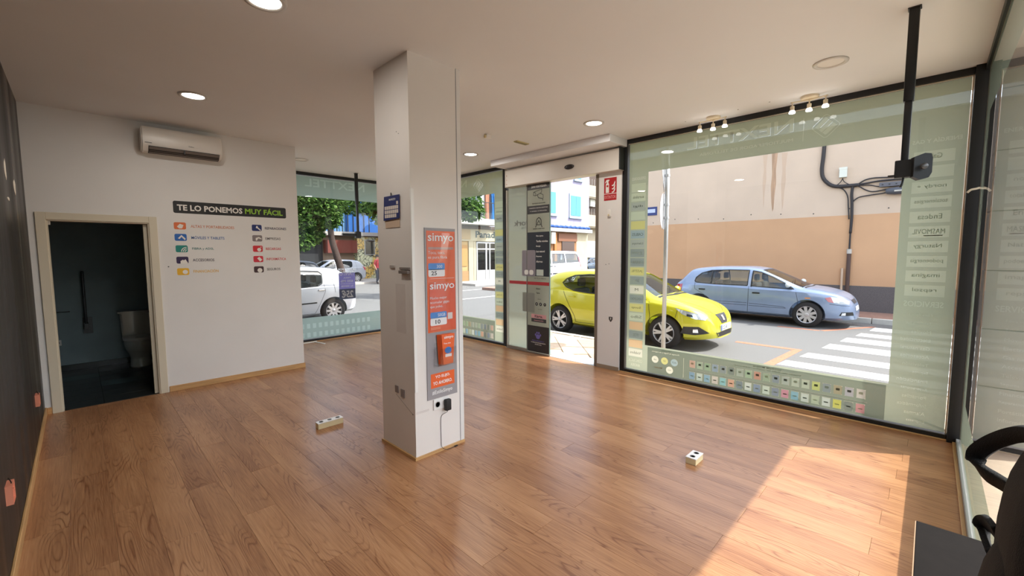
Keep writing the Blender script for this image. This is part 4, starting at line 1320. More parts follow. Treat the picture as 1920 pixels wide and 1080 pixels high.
# advertising board on the front face
FY = PY0
ad = thing('advertising_board', 'tall grey board with two orange posters on the column', 'poster board', (2.085, FY, 0.46))
def fplate(root, nm, x0, x1, z0, z1, m, d, t=0.0008, r=0.0):
    bm = bmesh.new(); w, h = x1 - x0, z1 - z0
    prism(bm, rrect(w, h, r, 3, w / 2, h / 2) if r else [(0, 0), (w, 0), (w, h), (0, h)], (x0, FY - d, z0), (1, 0, 0), UZ, (0, -1, 0), t)
    return part(root, nm, bm, m)
GB = mat('board_grey', (152, 148, 150), rough=0.5)
OR = mat('poster_orange', (228, 98, 44), rough=0.35)
OR2 = mat('poster_orange_deep', (222, 84, 48), rough=0.25, coat=0.3)
BLUE = mat('poster_blue', (58, 130, 206), rough=0.4)
PWH = mat('poster_paper_white', (240, 238, 236), rough=0.5)
fplate(ad, 'backboard', 1.935, 2.238, 0.463, 1.868, GB, 0.0, 0.008)
p1 = fplate(ad, 'poster_sheet', 1.95, 2.232, 1.02, 1.845, OR, 0.009)
F = lambda tx, x, z, w, h, m, root, d=0.011, bold=0.0: lettering(tx, (x, FY - d, z), (1, 0, 0), UZ, m, root, w=w, h=h, bold=bold)
F('simyo', 1.963, 1.742, 0.255, 0.085, PWH, p1, bold=0.012)
fplate(p1, 'grey_stripe', 1.965, 2.215, 1.695, 1.715, mat('poster_greige', (190, 150, 140), rough=0.5), 0.0102, 0.0003)
F('Toca, toca,', 1.963, 1.655, 0.165, 0.028, PWH, p1)
F('es pura fibra', 1.963, 1.615, 0.185, 0.03, PWH, p1)
fplate(p1, 'price_tag', 1.963, 2.125, 1.53, 1.585, BLUE, 0.0102, 0.0004, 0.012)
fplate(p1, 'price_tag', 1.963, 2.125, 1.475, 1.535, PWH, 0.0102, 0.0004, 0.012)
F('300', 2.045, 1.545, 0.055, 0.026, PWH, p1); F('25', 1.99, 1.487, 0.055, 0.034, DKG, p1, bold=0.02)
fplate(p1, 'dotted_line', 1.98, 2.22, 1.458, 1.460, PWH, 0.0102, 0.0002)
p2 = fplate(ad, 'poster_sheet', 1.968, 2.23, 1.03, 1.42, OR2, 0.012)
F('simyo', 1.972, 1.355, 0.245, 0.075, PWH, p2, 0.0142, 0.012)
for k, tx in enumerate(('Mucho mejor', 'acumular gigas', 'que polvo.')):
    F(tx, 1.972, 1.285 - k * 0.035, (0.165, 0.19, 0.125)[k], 0.028, PWH, p2, 0.0142)
fplate(p2, 'price_tag', 1.972, 2.135, 1.135, 1.185, BLUE, 0.0132, 0.0004, 0.012)
fplate(p2, 'price_tag', 1.972, 2.135, 1.075, 1.138, PWH, 0.0132, 0.0004, 0.012)
F('50GB', 2.045, 1.147, 0.075, 0.026, PWH, p2, 0.0146); F('10', 2.02, 1.087, 0.05, 0.036, DKG, p2, 0.0146, 0.02)
fplate(p2, 'white_card', 2.145, 2.195, 1.115, 1.17, mat('card_white', (226, 214, 208), rough=0.4), 0.0132, 0.0004, 0.004)
for z0 in (1.055, 1.045): fplate(p2, 'fine_print_line', 1.975, 2.07, z0, z0 + 0.003, mat('poster_pale_orange', (240, 170, 130)), 0.0132, 0.0002)
# curled clear sleeve in front of the lower poster
bm = bmesh.new()
nx, nz = 10, 8
gv = [[bm.verts.new((1.962 + 0.275 * i / nx, FY - 0.017 - 0.006 * math.sin(PI * i / nx) - 0.004 * math.sin(2.2 * i / nx + 3 * k / nz), 1.0 + 0.435 * k / nz)) for i in range(nx + 1)] for k in range(nz + 1)]
for k in range(nz):
    for i in range(nx):
        bm.faces.new((gv[k][i], gv[k][i + 1], gv[k + 1][i + 1], gv[k + 1][i]))
part(ad, 'clear_sleeve', bm, CLRPL, smooth=True)
bm = bmesh.new()
gv = [[bm.verts.new((1.952 + 0.275 * i / nx, FY - 0.013 - 0.006 * math.sin(PI * i / nx) - 0.005 * math.sin(2 + 2.0 * i / nx - 3 * k / nz), 1.43 + 0.40 * k / nz)) for i in range(nx + 1)] for k in range(nz + 1)]
for k in range(nz):
    for i in range(nx):
        bm.faces.new((gv[k][i], gv[k][i + 1], gv[k + 1][i + 1], gv[k + 1][i]))
part(ad, 'clear_sleeve', bm, CLRPL, smooth=True)
fplate(ad, 'orange_field', 1.968, 2.208, 0.555, 0.675, OR, 0.0085, 0.0006)
lettering('YO ELIJO.', (2.085, FY - 0.0105, 0.627), (1, 0, 0), UZ, PWH, ad, w=0.15, h=0.03, bold=0.02, align='C')
lettering('YO AHORRO.', (2.085, FY - 0.0105, 0.578), (1, 0, 0), UZ, PWH, ad, w=0.195, h=0.03, bold=0.02, align='C')
lettering('#EstiloSimyo', (1.978, FY - 0.0105, 0.492), (1, 0, 0), UZ, PWH, ad, w=0.205, h=0.042, bold=0.01)
# acrylic leaflet holder and leaflets
hold = thing('leaflet_holder', 'clear acrylic leaflet pocket on the grey column board', 'holder', (2.10, FY - 0.008, 0.74))
for b in ((2.005, 2.19, FY - 0.012, FY - 0.009, 0.745, 0.93), (2.03, 2.19, FY - 0.062, FY - 0.059, 0.745, 0.885), (2.005, 2.008, FY - 0.059, FY - 0.012, 0.745, 0.90), (2.187, 2.19, FY - 0.059, FY - 0.012, 0.745, 0.89), (2.005, 2.19, FY - 0.062, FY - 0.009, 0.742, 0.746)):
    bm = bmesh.new(); bx(bm, *b); part(hold, 'acrylic_panel', bm, CLRPL)
for k in range(5):
    t = thing('leaflet', 'orange leaflet in the clear pocket, %s' % ('front one showing the blue price tag', 'second from the front', 'middle one of five', 'second from the back', 'rearmost of five')[k], 'leaflet', (2.10, FY - 0.052 + k * 0.008, 0.748), 0, 'orange leaflets in the column pocket')
    bm = bmesh.new(); dx = 0.006 * k
    prism(bm, [(2.065 - dx, 0.0), (2.165 - dx, 0.0), (2.185 - dx, 0.25), (2.05 - dx, 0.25)], (0, FY - 0.052 + k * 0.008, 0.748), (1, 0, 0), UZ, (0, 1, 0), 0.002)
    part(t, 'sheet', bm, OR)
    if k == 0:
        bm = bmesh.new(); prism(bm, circ(0.035, 16, 2.115, 0.115, 0.028), (0, FY - 0.0525, 0.748), (1, 0, 0), UZ, (0, -1, 0), 0.0002); part(t, 'price_spot', bm, BLUE)
        bm = bmesh.new(); prism(bm, [(2.085, 0.06), (2.15, 0.06), (2.15, 0.085), (2.085, 0.085)], (0, FY - 0.0525, 0.748), (1, 0, 0), UZ, (0, -1, 0), 0.0002); part(t, 'price_strip', bm, PWH)
        lettering('simyo', (2.075, FY - 0.0535, 0.955), (1, 0, 0), UZ, PWH, t, w=0.095, h=0.03)
        lettering('Toca, toca', (2.07, FY - 0.0535, 0.915), (1, 0, 0), UZ, PWH, t, w=0.07, h=0.014)
# sockets, charger, cable
so = thing('wall_socket', 'white double socket on the column below the grey board', 'socket', (2.06, FY, 0.37))
bm = bmesh.new(); bx(bm, 1.99, 2.15, FY - 0.010, FY, 0.365, 0.455, bev=0.004); part(so, 'cover_plate', bm, WPL)
for cx in (2.03, 2.11):
    bm = bmesh.new(); lathe(bm, [(0.03, 0.010), (0.028, 0.0115), (0.022, 0.0115), (0.02, 0.004), (0.002, 0.003)], (cx, FY, 0.41), (0, -1, 0), 20); part(so, 'socket_well', bm, mat('socket_grey', (206, 204, 200), rough=0.5), angle=40)
    for s in (-1, 1):
        bm = bmesh.new(); lathe(bm, [(0.004, 0.002), (0.004, 0.0065)], (cx + s * 0.009, FY, 0.41), (0, -1, 0), 8); part(so, 'pin_hole', bm, BLKPL)
ch = thing('phone_charger', 'black plug charger with thin cord in the column socket', 'charger', (2.115, FY - 0.012, 0.34))
bm = bmesh.new(); bx(bm, 2.09, 2.143, FY - 0.05, FY - 0.0125, 0.345, 0.44, bev=0.008); part(ch, 'adapter_body', bm, BLKPL, angle=40)
bm = bmesh.new()
tube(bm, smooth_curve([(2.118, FY - 0.03, 0.345), (2.115, FY - 0.02, 0.325), (2.075, FY - 0.006, 0.305), (2.063, FY - 0.004, 0.26), (2.063, FY - 0.004, 0.12), (2.063, FY - 0.006, 0.05), (2.066, FY - 0.022, 0.026), (2.10, FY - 0.03, 0.006), (2.15, FY - 0.035, 0.004), (2.185, FY - 0.03, 0.004)], 5), 0.0022, 6)
part(ch, 'cord', bm, mat('cord_grey', (70, 66, 66), rough=0.5), smooth=True)
bm = bmesh.new(); bx(bm, 2.183, 2.215, FY - 0.036, FY - 0.024, 0.0005, 0.009, bev=0.002); part(ch, 'connector', bm, BLKPL)

# ================================================================== ON THE FLOOR
def floor_outlet(x0, x1, y0, y1, h, n, along, label):
    t = thing('floor_outlet', label, 'power outlet', ((x0 + x1) / 2, (y0 + y1) / 2, 0), 0, 'surface outlets on the floor')
    bm = bmesh.new(); bx(bm, x0, x1, y0, y1, 0, h, bev=0.003); part(t, 'housing', bm, CREAMPL)
    bm = bmesh.new(); bx(bm, x0 - 0.002, x1 + 0.002, y0 - 0.002, y1 + 0.002, h, h + 0.008, bev=0.003); tp = part(t, 'cover', bm, WPL)
    for k in range(n):
        cx = x0 + (x1 - x0) * (k + 0.5) / n
        bm = bmesh.new(); lathe(bm, [(0.02, 0.0), (0.02, 0.0015), (0.015, 0.0015), (0.014, 0.0005), (0.002, 0.0005)], (cx, (y0 + y1) / 2, h + 0.0075), UZ, 18); part(tp, 'socket_well', bm, mat('socket_dark', (96, 92, 90), rough=0.5))
    return t
floor_outlet(1.505, 1.745, 4.06, 4.13, 0.05, 3, 'x', 'long three-socket outlet block on floor left of the column')
floor_outlet(3.285, 3.435, 1.225, 1.305, 0.045, 2, 'x', 'short two-socket outlet block on floor near the sun patch')
ft = thing('banner_foot', 'white foot of a roll-up stand on floor at the far window', 'stand', (3.03, 8.2, 0))
bm = bmesh.new(); bx(bm, 2.72, 3.10, 8.245, 8.275, 0.0, 0.018, bev=0.004); part(ft, 'rail', bm, WPL)
bm = bmesh.new(); prism(bm, [(0, 0), (0.03, 0), (0.09, -0.30), (0.06, -0.30)], (3.05, 8.25, 0.0), (1, 0, 0), (0, 1, 0), (0, 0, 1), 0.012); part(ft, 'swing_leg', bm, WPL)

# counter against the near window and the bag on it
ct = thing('black_counter', 'low black cabinet top at the bottom right corner', 'cabinet', (1.3, -0.12, 0))
bm = bmesh.new(); bx(bm, 0.75, 1.945, YC + 0.04, -0.012, 0.72, 0.75, bev=0.002); part(ct, 'top', bm, mat('black_laminate', (24, 20, 18), rough=0.9, spec=0.15, var=0.15, scale=30))
bm = bmesh.new(); bx(bm, 0.77, 1.93, YC + 0.045, -0.02, 0.0, 0.72); part(ct, 'carcass', bm, mat('black_laminate_side', (30, 26, 25), rough=0.7))
bm = bmesh.new(); bx(bm, 0.75, 1.945, -0.0122, -0.009, 0.722, 0.748); part(ct, 'edge_band', bm, mat('edge_beige', (170, 140, 112), rough=0.5))

bag = thing('backpack', 'black backpack with loose shoulder strap standing on the black counter', 'backpack', (1.12, -0.17, 0.75))
def blob(pts_fn, nu=20, nv=14):
    bm = bmesh.new()
    rows_ = [ring(bm, [pts_fn(2 * PI * i / nu, k / nv) for i in range(nu)]) for k in range(nv + 1)]
    for a, b in zip(rows_, rows_[1:]): bridge(bm, a, b)
    bm.faces.new(list(reversed(rows_[0]))); bm.faces.new(rows_[-1])
    return bm
def sq(a, n):   # superellipse
    c, s = math.cos(a), math.sin(a)
    return (math.copysign(abs(c) ** n, c), math.copysign(abs(s) ** n, s))
def bag_main(a, t):
    c, s = sq(a, 0.6)
    k = (1 - (max(0, t - 0.6) / 0.4) ** 2.4 * 0.55) * (0.9 + 0.1 * min(1, t / 0.12))
    return (1.12 + 0.15 * c * k + 0.01 * math.sin(9 * t), -0.172 + 0.06 * s * k, 0.758 + 0.565 * t + 0.006 * math.sin(3 * a))
part(bag, 'main_body', blob(bag_main), BLKTX, smooth=True)
def bag_pocket(a, t):
    c, s = sq(a, 0.65)
    k = (1 - (abs(t - 0.45) / 0.55) ** 3 * 0.6)
    return (1.10 + 0.135 * c * k, -0.140 + 0.05 * s * k, 0.758 + 0.40 * t)
part(bag, 'front_pocket', blob(bag_pocket, 18, 10), BLKTX, smooth=True)
bm = bmesh.new()
strap(bm, smooth_curve([(1.17, -0.17, 1.325), (1.24, -0.145, 1.315), (1.30, -0.118, 1.275), (1.325, -0.095, 1.235), (1.322, -0.092, 1.213), (1.30, -0.105, 1.20), (1.27, -0.125, 1.198), (1.22, -0.15, 1.20)], 6), (0.3, 0.6, 0.9), 0.03, 0.012)
part(bag, 'shoulder_strap', bm, BLKTX, smooth=True)
bm = bmesh.new()
strap(bm, smooth_curve([(1.20, -0.12, 1.12), (1.25, -0.112, 1.115), (1.275, -0.106, 1.10), (1.26, -0.108, 1.08), (1.20, -0.115, 1.07)], 5), (0, 0.4, 1), 0.03, 0.01)
part(bag, 'waist_strap', bm, BLKTX, smooth=True)
bm = bmesh.new()
tube(bm, smooth_curve([(1.08, -0.18, 1.31), (1.09, -0.18, 1.355), (1.14, -0.18, 1.355), (1.15, -0.18, 1.31)], 5), 0.009, 8)
part(bag, 'top_handle', bm, BLKTX, smooth=True)

# ================================================================== TOILET ROOM THINGS
POR = mat('porcelain', (206, 206, 200), rough=0.15, coat=0.4)
wc = thing('toilet', 'white close-coupled toilet in the dark room', 'toilet', (0.58, 8.4, 0))
TX = 0.58
bm = bmesh.new()
prism(bm, rrect(0.38, 0.17, 0.03, 4), (TX, 8.66, 0.42), (1, 0, 0), (0, 1, 0), UZ, 0.37)
for v in bm.verts:
    k = 0.94 + 0.08 * (v.co.z - 0.42) / 0.37
    v.co.x = TX + (v.co.x - TX) * k
part(wc, 'cistern', bm, POR, angle=40)
bm = bmesh.new(); prism(bm, rrect(0.43, 0.20, 0.03, 4), (TX, 8.655, 0.79), (1, 0, 0), (0, 1, 0), UZ, 0.028); lid = part(wc, 'cistern_lid', bm, POR, angle=40)
bm = bmesh.new(); lathe(bm, [(0.022, 0), (0.022, 0.006), (0.018, 0.008)], (TX, 8.655, 0.818), UZ, 16); part(lid, 'flush_button', bm, CHROME)
def bowl(a, t):
    c, s = math.cos(a), math.sin(a)
    prof_ = [(0.13, 0.10), (0.12, 0.13), (0.115, 0.17), (0.135, 0.25), (0.165, 0.33), (0.178, 0.39), (0.18, 0.41)]
    i = min(int(t * 6), 5); f = t * 6 - i
    r = prof_[i][0] * (1 - f) + prof_[i + 1][0] * f
    ln = 0.15 + (r - 0.115) * 1.6
    return (TX + r * c, 8.40 + 0.03 + (ln if s < 0 else 0.15) * s, 0.41 * t)
part(wc, 'bowl', blob(bowl, 28, 18), POR, smooth=True)
bm = bmesh.new(); prism(bm, [(0.185 * math.cos(a), (0.265 if math.sin(a) < 0 else 0.14) * math.sin(a)) for a in [2 * PI * k / 32 for k in range(32)]], (TX, 8.43, 0.412), (1, 0, 0), (0, 1, 0), UZ, 0.022); part(wc, 'seat', bm, WPL, angle=40)
bm = bmesh.new(); prism(bm, [(0.188 * math.cos(a), (0.27 if math.sin(a) < 0 else 0.14) * math.sin(a)) for a in [2 * PI * k / 32 for k in range(32)]], (TX, 8.43, 0.437), (1, 0, 0), (0, 1, 0), UZ, 0.018); part(wc, 'seat_lid', bm, WPL, angle=40)
gb = thing('grab_bar', 'fold-up support bar standing upright on the toilet room wall', 'grab bar', (0.05, WCB, 0.55))
STEEL = mat('dull_steel', (70, 72, 74), rough=0.4, metal=0.6)
bm = bmesh.new(); bx(bm, 0.0, 0.10, WCB - 0.012, WCB, 0.52, 0.76, bev=0.004); part(gb, 'wall_plate', bm, STEEL)
bm = bmesh.new(); tube(bm, smooth_curve([(0.035, WCB - 0.05, 0.62), (0.035, WCB - 0.05, 1.0), (0.035, WCB - 0.05, 1.38), (0.035, WCB - 0.07, 1.42), (0.035, WCB - 0.11, 1.42), (0.035, WCB - 0.13, 1.38), (0.035, WCB - 0.13, 1.0), (0.035, WCB - 0.13, 0.66)], 5), 0.016, 10); part(gb, 'bar', bm, STEEL, smooth=True)
bm = bmesh.new(); bx(bm, 0.01, 0.06, WCB - 0.15, WCB - 0.012, 0.60, 0.68, bev=0.006); part(gb, 'hinge', bm, STEEL)
t = thing('toilet_socket', 'pale wall outlet low on the toilet room wall', 'socket', (-0.27, WCB, 0.40))
bm = bmesh.new(); bx(bm, -0.31, -0.23, WCB - 0.01, WCB, 0.38, 0.46, bev=0.003); part(t, 'cover_plate', bm, WPL)
bm = bmesh.new(); lathe(bm, [(0.022, 0.01), (0.02, 0.0105), (0.002, 0.0105)], (-0.27, WCB, 0.42), (0, -1, 0), 14); part(t, 'socket_well', bm, DGREY)
bm = bmesh.new()
tube(bm, [(-0.31, WCB - 0.03, 0.86), (-0.12, WCB - 0.03, 0.86)], 0.008, 8)
t = thing('towel_rail', 'thin towel rail on the toilet room wall left of the grab bar', 'towel rail', (-0.21, WCB, 0.86))
part(t, 'bar', bm, CHROME)
for s in (-0.30, -0.13):
    bm = bmesh.new(); tube(bm, [(s, WCB, 0.86), (s, WCB - 0.03, 0.86)], 0.007, 8); part(t, 'bracket', bm, CHROME)
# ================================================================== STREET
ASPH = mat('asphalt', (108, 107, 105), rough=0.9, var=0.14, scale=60, bump=0.5, bscale=300)
PAVM = mat('pavement_base', (205, 186, 164), rough=0.9, var=0.06, scale=8)
TILE = [mat('paving_tile_a', (184, 166, 144), rough=0.85, var=0.08, scale=14), mat('paving_tile_b', (174, 154, 132), rough=0.85, var=0.08, scale=14), mat('paving_tile_c', (192, 174, 152), rough=0.85, var=0.06, scale=14)]
KERB = mat('kerb_stone', (190, 186, 178), rough=0.85, var=0.08, scale=10)
bm = bmesh.new(); bx(bm, -60, 90, -60, 90, ROAD - 0.3, ROAD)
struct('ground_road', bm, ASPH)
# own pavement around the shop
bm = bmesh.new()
bx(bm, XB + 0.06, 7.05, -1.9, 10.6, ROAD - 0.05, PAVE - 0.02)
bx(bm, -8, XB + 0.06, -1.9, YC - 0.04, ROAD - 0.05, PAVE - 0.02)
bx(bm, -8, XB + 0.06, YD + 0.05, 10.6, ROAD - 0.05, PAVE - 0.02)
pav = struct('pavement_shop', bm, PAVM)
# diagonal slabs where the door and windows show them
ts = 0.40
bm = bmesh.new(); bx(bm, 0, ts - 0.008, 0, ts - 0.008, -0.02, 0, bev=0.004, seg=1)
sl = [to_mesh('paving_slab', bm)]
sl += [sl[0].copy(), sl[0].copy()]
for k in range(3): sl[k].materials.append(TILE[k])
c45 = math.cos(PI / 4)
cnt = 0
for i in range(-24, 60):
    for j in range(-60, 24):
        cx = 6.2 + (i - j) * ts * c45
        cy = 4.6 + (i + j) * ts * c45
        if XB + 0.38 < cx < 6.98 and -1.2 < cy < 8.6 or (XB + 0.1 < cx < 6.9 and 8.6 <= cy < 10.3) or (3.2 < cx <= XB + 0.1 and 8.75 < cy < 10.3):
            o = link('paving_slab', sl[random.choice((0, 0, 1, 2))], None, pav)
            o.location = (cx, cy - ts * c45, PAVE - random.random() * 0.002)
            o.rotation_euler = (0, 0, PI / 4)
            cnt += 1
# kerbs in metre lengths
bm = bmesh.new(); bx(bm, 0, 0.14, 0, 0.985, -0.18, 0.0, bev=0.012); kme = to_mesh('kerb_block', bm); kme.materials.append(KERB)
kb = base('kerb_shop', (7.05, 0, PAVE))
for k in range(-2, 11):
    o = link('kerb_block', kme, None, kb); o.location = (0, k, 0)
kb2 = base('kerb_far_window', (0, 10.6, PAVE))
for k in range(-4, 8):
    o = link('kerb_block', kme, None, kb2); o.location = (k, 0.14, 0); o.rotation_euler = (0, 0, -PI / 2)
# far pavement under the blank wall
WX = 15.6
bm = bmesh.new(); bx(bm, 14.14, WX + 0.2, -8, 16, ROAD - 0.05, PAVE - 0.005)
struct('pavement_opposite', bm, mat('pavement_dark', (150, 116, 100), rough=0.9, var=0.12, scale=10))
kb3 = base('kerb_opposite', (14.0, 0, PAVE))
for k in range(-6, 14):
    o = link('kerb_block', kme, None, kb3); o.location = (0, k, 0)
# pavement in front of the bakery
bm = bmesh.new(); bx(bm, 15.5, 60, 18.1, 20.6, ROAD - 0.05, PAVE - 0.01)
struct('pavement_bakery', bm, mat('pavement_grey', (176, 168, 160), rough=0.9, var=0.08, scale=8))
bm = bmesh.new(); bx(bm, -6, 15.4, 24.5, 28.2, ROAD - 0.05, PAVE - 0.01)
struct('pavement_square', bm, MATS['pavement_grey'])

# road markings
PAINT = mat('road_paint_white', (190, 190, 186), rough=0.8, var=0.06, scale=20)
OPAINT = mat('road_paint_orange', (176, 112, 86), rough=0.85, var=0.15, scale=25)
zs = [(7.85, 8.26), (8.71, 9.15), (9.78, 10.34), (10.77, 11.34), (11.72, 12.18), (12.69, 13.3)]
marks = base('zebra_crossing', (0, 0, ROAD))
for k, (a, b) in enumerate(zs):
    yl = 1.70 - 0.155 * k
    bm = bmesh.new(); prism(bm, [(a, -2.2), (b, -2.2), (b, yl - 0.05), (a, yl)], (0, 0, 0), (1, 0, 0), (0, 1, 0), UZ, 0.004)
    obj('zebra_stripe', bm, PAINT, marks)
pk = base('parking_marks', (0, 0, ROAD))
for poly in ([(7.2, 1.75), (9.36, 1.62), (9.36, 1.74), (7.2, 1.90)], [(9.22, 1.74), (9.36, 1.74), (9.38, 2.75), (9.24, 2.75)], [(11.95, 1.66), (13.4, 0.86), (13.44, 0.95), (12.0, 1.76)], [(11.9, 1.76), (12.0, 1.76), (12.0, 2.6), (11.9, 2.6)]):
    bm = bmesh.new(); prism(bm, poly, (0, 0, 0), (1, 0, 0), (0, 1, 0), UZ, 0.0035); obj('parking_line', bm, OPAINT, pk)
for poly in ([(8.2, 13.2), (17.0, 13.2), (17.0, 13.35), (8.2, 13.35)], [(9.0, 16.3), (22, 16.3), (22, 16.42), (9.0, 16.42)]):
    bm = bmesh.new(); prism(bm, poly, (0, 0, 0), (1, 0, 0), (0, 1, 0), UZ, 0.0035); obj('lane_line', bm, PAINT, pk)

# ---- the shop's own building: balcony slab above the glazing, upper wall, corner pier
bm = bmesh.new()
bx(bm, -6, XB + 1.19, YC - 1.19, YC - 0.05, 3.30, 3.55)
bx(bm, XB + 0.12, XB + 1.19, YC - 0.05, YD + 1.2, 3.30, 3.55)
bx(bm, XL - 6, XB + 0.12, YD + 0.05, YD + 1.2, 3.30, 3.55)
balc = struct('balcony_slab', bm, mat('facade_render', (226, 218, 204), rough=0.9, var=0.05, scale=3))
bm = bmesh.new()
bx(bm, -6, XB + 0.12, YC - 0.05, 9.0, H + 0.12, 7.0)
struct('wall_upper_floor', bm, MATS['facade_render'])
bm = bmesh.new(); bx(bm, -6, XL - 0.15, YC - 0.05, 9.0, -0.15, H + 0.12)
struct('wall_neighbour', bm, MATS['facade_render'])
PIER = mat('grey_stone_cladding', (150, 142, 138), rough=0.6, var=0.08, scale=6)
bm = bmesh.new(); bx(bm, XB + 0.14, XB + 0.46, YC - 0.62, YC - 0.10, ROAD, 3.30)
pier = struct('corner_pier', bm, mat('pier_joint', (70, 66, 64), rough=0.9))
z = 0.0
while z < 3.25:
    bm = bmesh.new(); bx(bm, XB + 0.125, XB + 0.475, YC - 0.635, YC - 0.085, z + 0.004, min(z + 0.496, 3.298), bev=0.003, seg=1)
    obj('cladding_panel', bm, PIER, pier); z += 0.5

# ---- blank wall across the street
wall_o = base('wall_opposite', (WX, 0, 0))
HWALL = 5.25
CW = mat('wall_upper_render', (206, 184, 164), rough=0.92, var=0.06, scale=0.8, bump=0.1, bscale=60)
OW = mat('wall_lower_render', (202, 160, 124), rough=0.92, var=0.05, scale=0.9, bump=0.1, bscale=60)
PL = mat('wall_plinth_granite', (98, 92, 92), rough=0.85, var=0.35, scale=70)
bm = bmesh.new(); bx(bm, WX, WX + 0.3, -7, 9.0, 2.72, HWALL); part(wall_o, 'upper_render', bm, CW)
bm = bmesh.new(); bx(bm, WX - 0.002, WX + 0.3, -7, 9.0, 0.70, 2.72); part(wall_o, 'lower_render', bm, OW)
bm = bmesh.new(); bx(bm, WX - 0.03, WX + 0.3, -7, 9.0, PAVE - 0.01, 0.70, bev=0.006); part(wall_o, 'plinth', bm, PL)
bm = bmesh.new(); bx(bm, WX - 0.05, WX + 0.35, -7.05, 9.05, HWALL, HWALL + 0.06); part(wall_o, 'coping', bm, KERB)
STAIN = mat('rust_stain', (178, 146, 120), rough=0.95, var=0.2, scale=3, stretch=(1, 8, 0.6))
for (a, b, z0, z1) in ((3.60, 3.78, 2.95, 4.9), (3.34, 3.50, 3.0, 4.75), (3.88, 4.02, 3.1, 4.8)):
    bm = bmesh.new(); prism(bm, [(a + 0.06, z0 + 0.1), ((a + b) / 2, z0), (b - 0.05, z0 + 0.3), (b - 0.02, z0 + 0.8), (b - 0.04, z0 + 1.2), (b, z1), (a, z1), (a + 0.04, z0 + 1.3), (a + 0.02, z0 + 0.9), (a + 0.05, z0 + 0.5)], (WX - 0.0015, 0, 0), (0, 1, 0), UZ, (1, 0, 0), 0.001); part(wall_o, 'water_stain', bm, STAIN if a == 3.6 else mat('pale_stain', (198, 172, 150), rough=0.95))
for k in range(9):
    bm = bmesh.new(); lathe(bm, [(0.018, 0), (0.012, 0.01)], (WX, 0.9 + k * 0.85, 2.86 + 0.05 * math.sin(k * 2.1)), (-1, 0, 0), 8); part(wall_o, 'fixing_hole', bm, DGREY)

# cable run on that wall
cb = thing('wall_cables', 'black cable bundle bending along the beige wall across the street', 'cables', (WX, 2.0, 3.5))
CAB = mat('cable_black', (44, 40, 42), rough=0.6)
cx_ = WX - 0.05
bm = bmesh.new(); tube(bm, smooth_curve([(cx_, 2.40, 5.2), (cx_, 2.42, 4.5), (cx_, 2.44, 4.1), (cx_, 2.40, 3.85), (cx_, 2.26, 3.66), (cx_, 2.10, 3.57), (cx_, 1.85, 3.55), (cx_, 1.55, 3.55)], 6), 0.05, 10); part(cb, 'main_bundle', bm, CAB, smooth=True)
for pts, r in (([(cx_, 1.60, 3.55), (cx_, 1.45, 3.66), (cx_, 1.25, 3.70), (cx_, 0.9, 3.68), (cx_, 0.3, 3.66)], 0.018),
               ([(cx_, 1.60, 3.55), (cx_, 1.3, 3.59), (cx_, 1.0, 3.61), (cx_, 0.3, 3.60)], 0.022),
               ([(cx_, 1.60, 3.54), (cx_, 1.35, 3.52), (cx_, 1.15, 3.46), (cx_, 1.0, 3.45)], 0.014),
               ([(cx_, 1.58, 3.53), (cx_, 1.42, 3.40), (cx_, 1.25, 3.33), (cx_, 1.0, 3.36), (cx_, 0.9, 3.38)], 0.016),
               ([(cx_, 1.69, 3.08), (cx_, 1.55, 3.20), (cx_, 1.3, 3.24), (cx_, 1.0, 3.27), (cx_, 0.85, 3.34)], 0.016),
               ([(cx_, 2.05, 3.54), (cx_, 1.9, 3.45), (cx_, 1.80, 3.25), (cx_, 1.77, 2.95), (cx_, 1.74, 2.6)], 0.015),
               ([(cx_, 1.94, 3.78), (cx_, 1.90, 3.68), (cx_, 1.80, 3.60), (cx_, 1.72, 3.57)], 0.010),
               ([(cx_, 1.93, 3.78), (cx_, 1.98, 3.68), (cx_, 2.06, 3.60)], 0.010)):
    bm = bmesh.new(); tube(bm, smooth_curve(pts, 5), r, 8); part(cb, 'cable', bm, CAB, smooth=True)
bm = bmesh.new(); tube(bm, smooth_curve([(cx_, 1.70, 3.53), (cx_, 1.71, 3.3), (cx_, 1.69, 3.0), (cx_, 1.68, 2.6), (cx_, 1.69, 2.2)], 5), 0.034, 8); part(cb, 'down_bundle', bm, CAB, smooth=True)
bm = bmesh.new(); tube(bm, [(cx_, 1.69, 2.25), (cx_, 1.69, 1.7)], 0.022, 8); part(cb, 'down_cable', bm, CAB)
bm = bmesh.new(); tube(bm, [(cx_, 1.69, 1.75), (cx_, 1.69, -0.02)], 0.05, 10); part(cb, 'guard_pipe', bm, mat('pipe_brown', (84, 64, 58), rough=0.6))
bm = bmesh.new(); tube(bm, [(cx_, 1.69, 1.75), (cx_, 1.69, 1.62)], 0.058, 10); part(cb, 'pipe_collar', bm, KERB)
bm = bmesh.new(); tube(bm, [(cx_, 1.83, 1.2), (cx_, 1.82, -0.02)], 0.03, 8); part(cb, 'pale_pipe', bm, mat('pipe_cream', (206, 180, 156), rough=0.7))
t = thing('junction_cabinet', 'small white cable box on the beige wall above the bundle', 'junction box', (WX, 1.93, 3.8))
bm = bmesh.new(); bx(bm, WX - 0.10, WX, 1.84, 2.02, 3.80, 4.08, bev=0.012); part(t, 'case', bm, mat('box_white', (214, 216, 206), rough=0.5))
bm = bmesh.new(); bx(bm, WX - 0.104, WX - 0.09, 1.835, 2.025, 4.02, 4.085, bev=0.003); part(t, 'lid_edge', bm, MATS['box_white'])
t = thing('cable_splice', 'grey rectangular splice block at the right end of the wall cables', 'cable box', (WX, 0.75, 3.4))
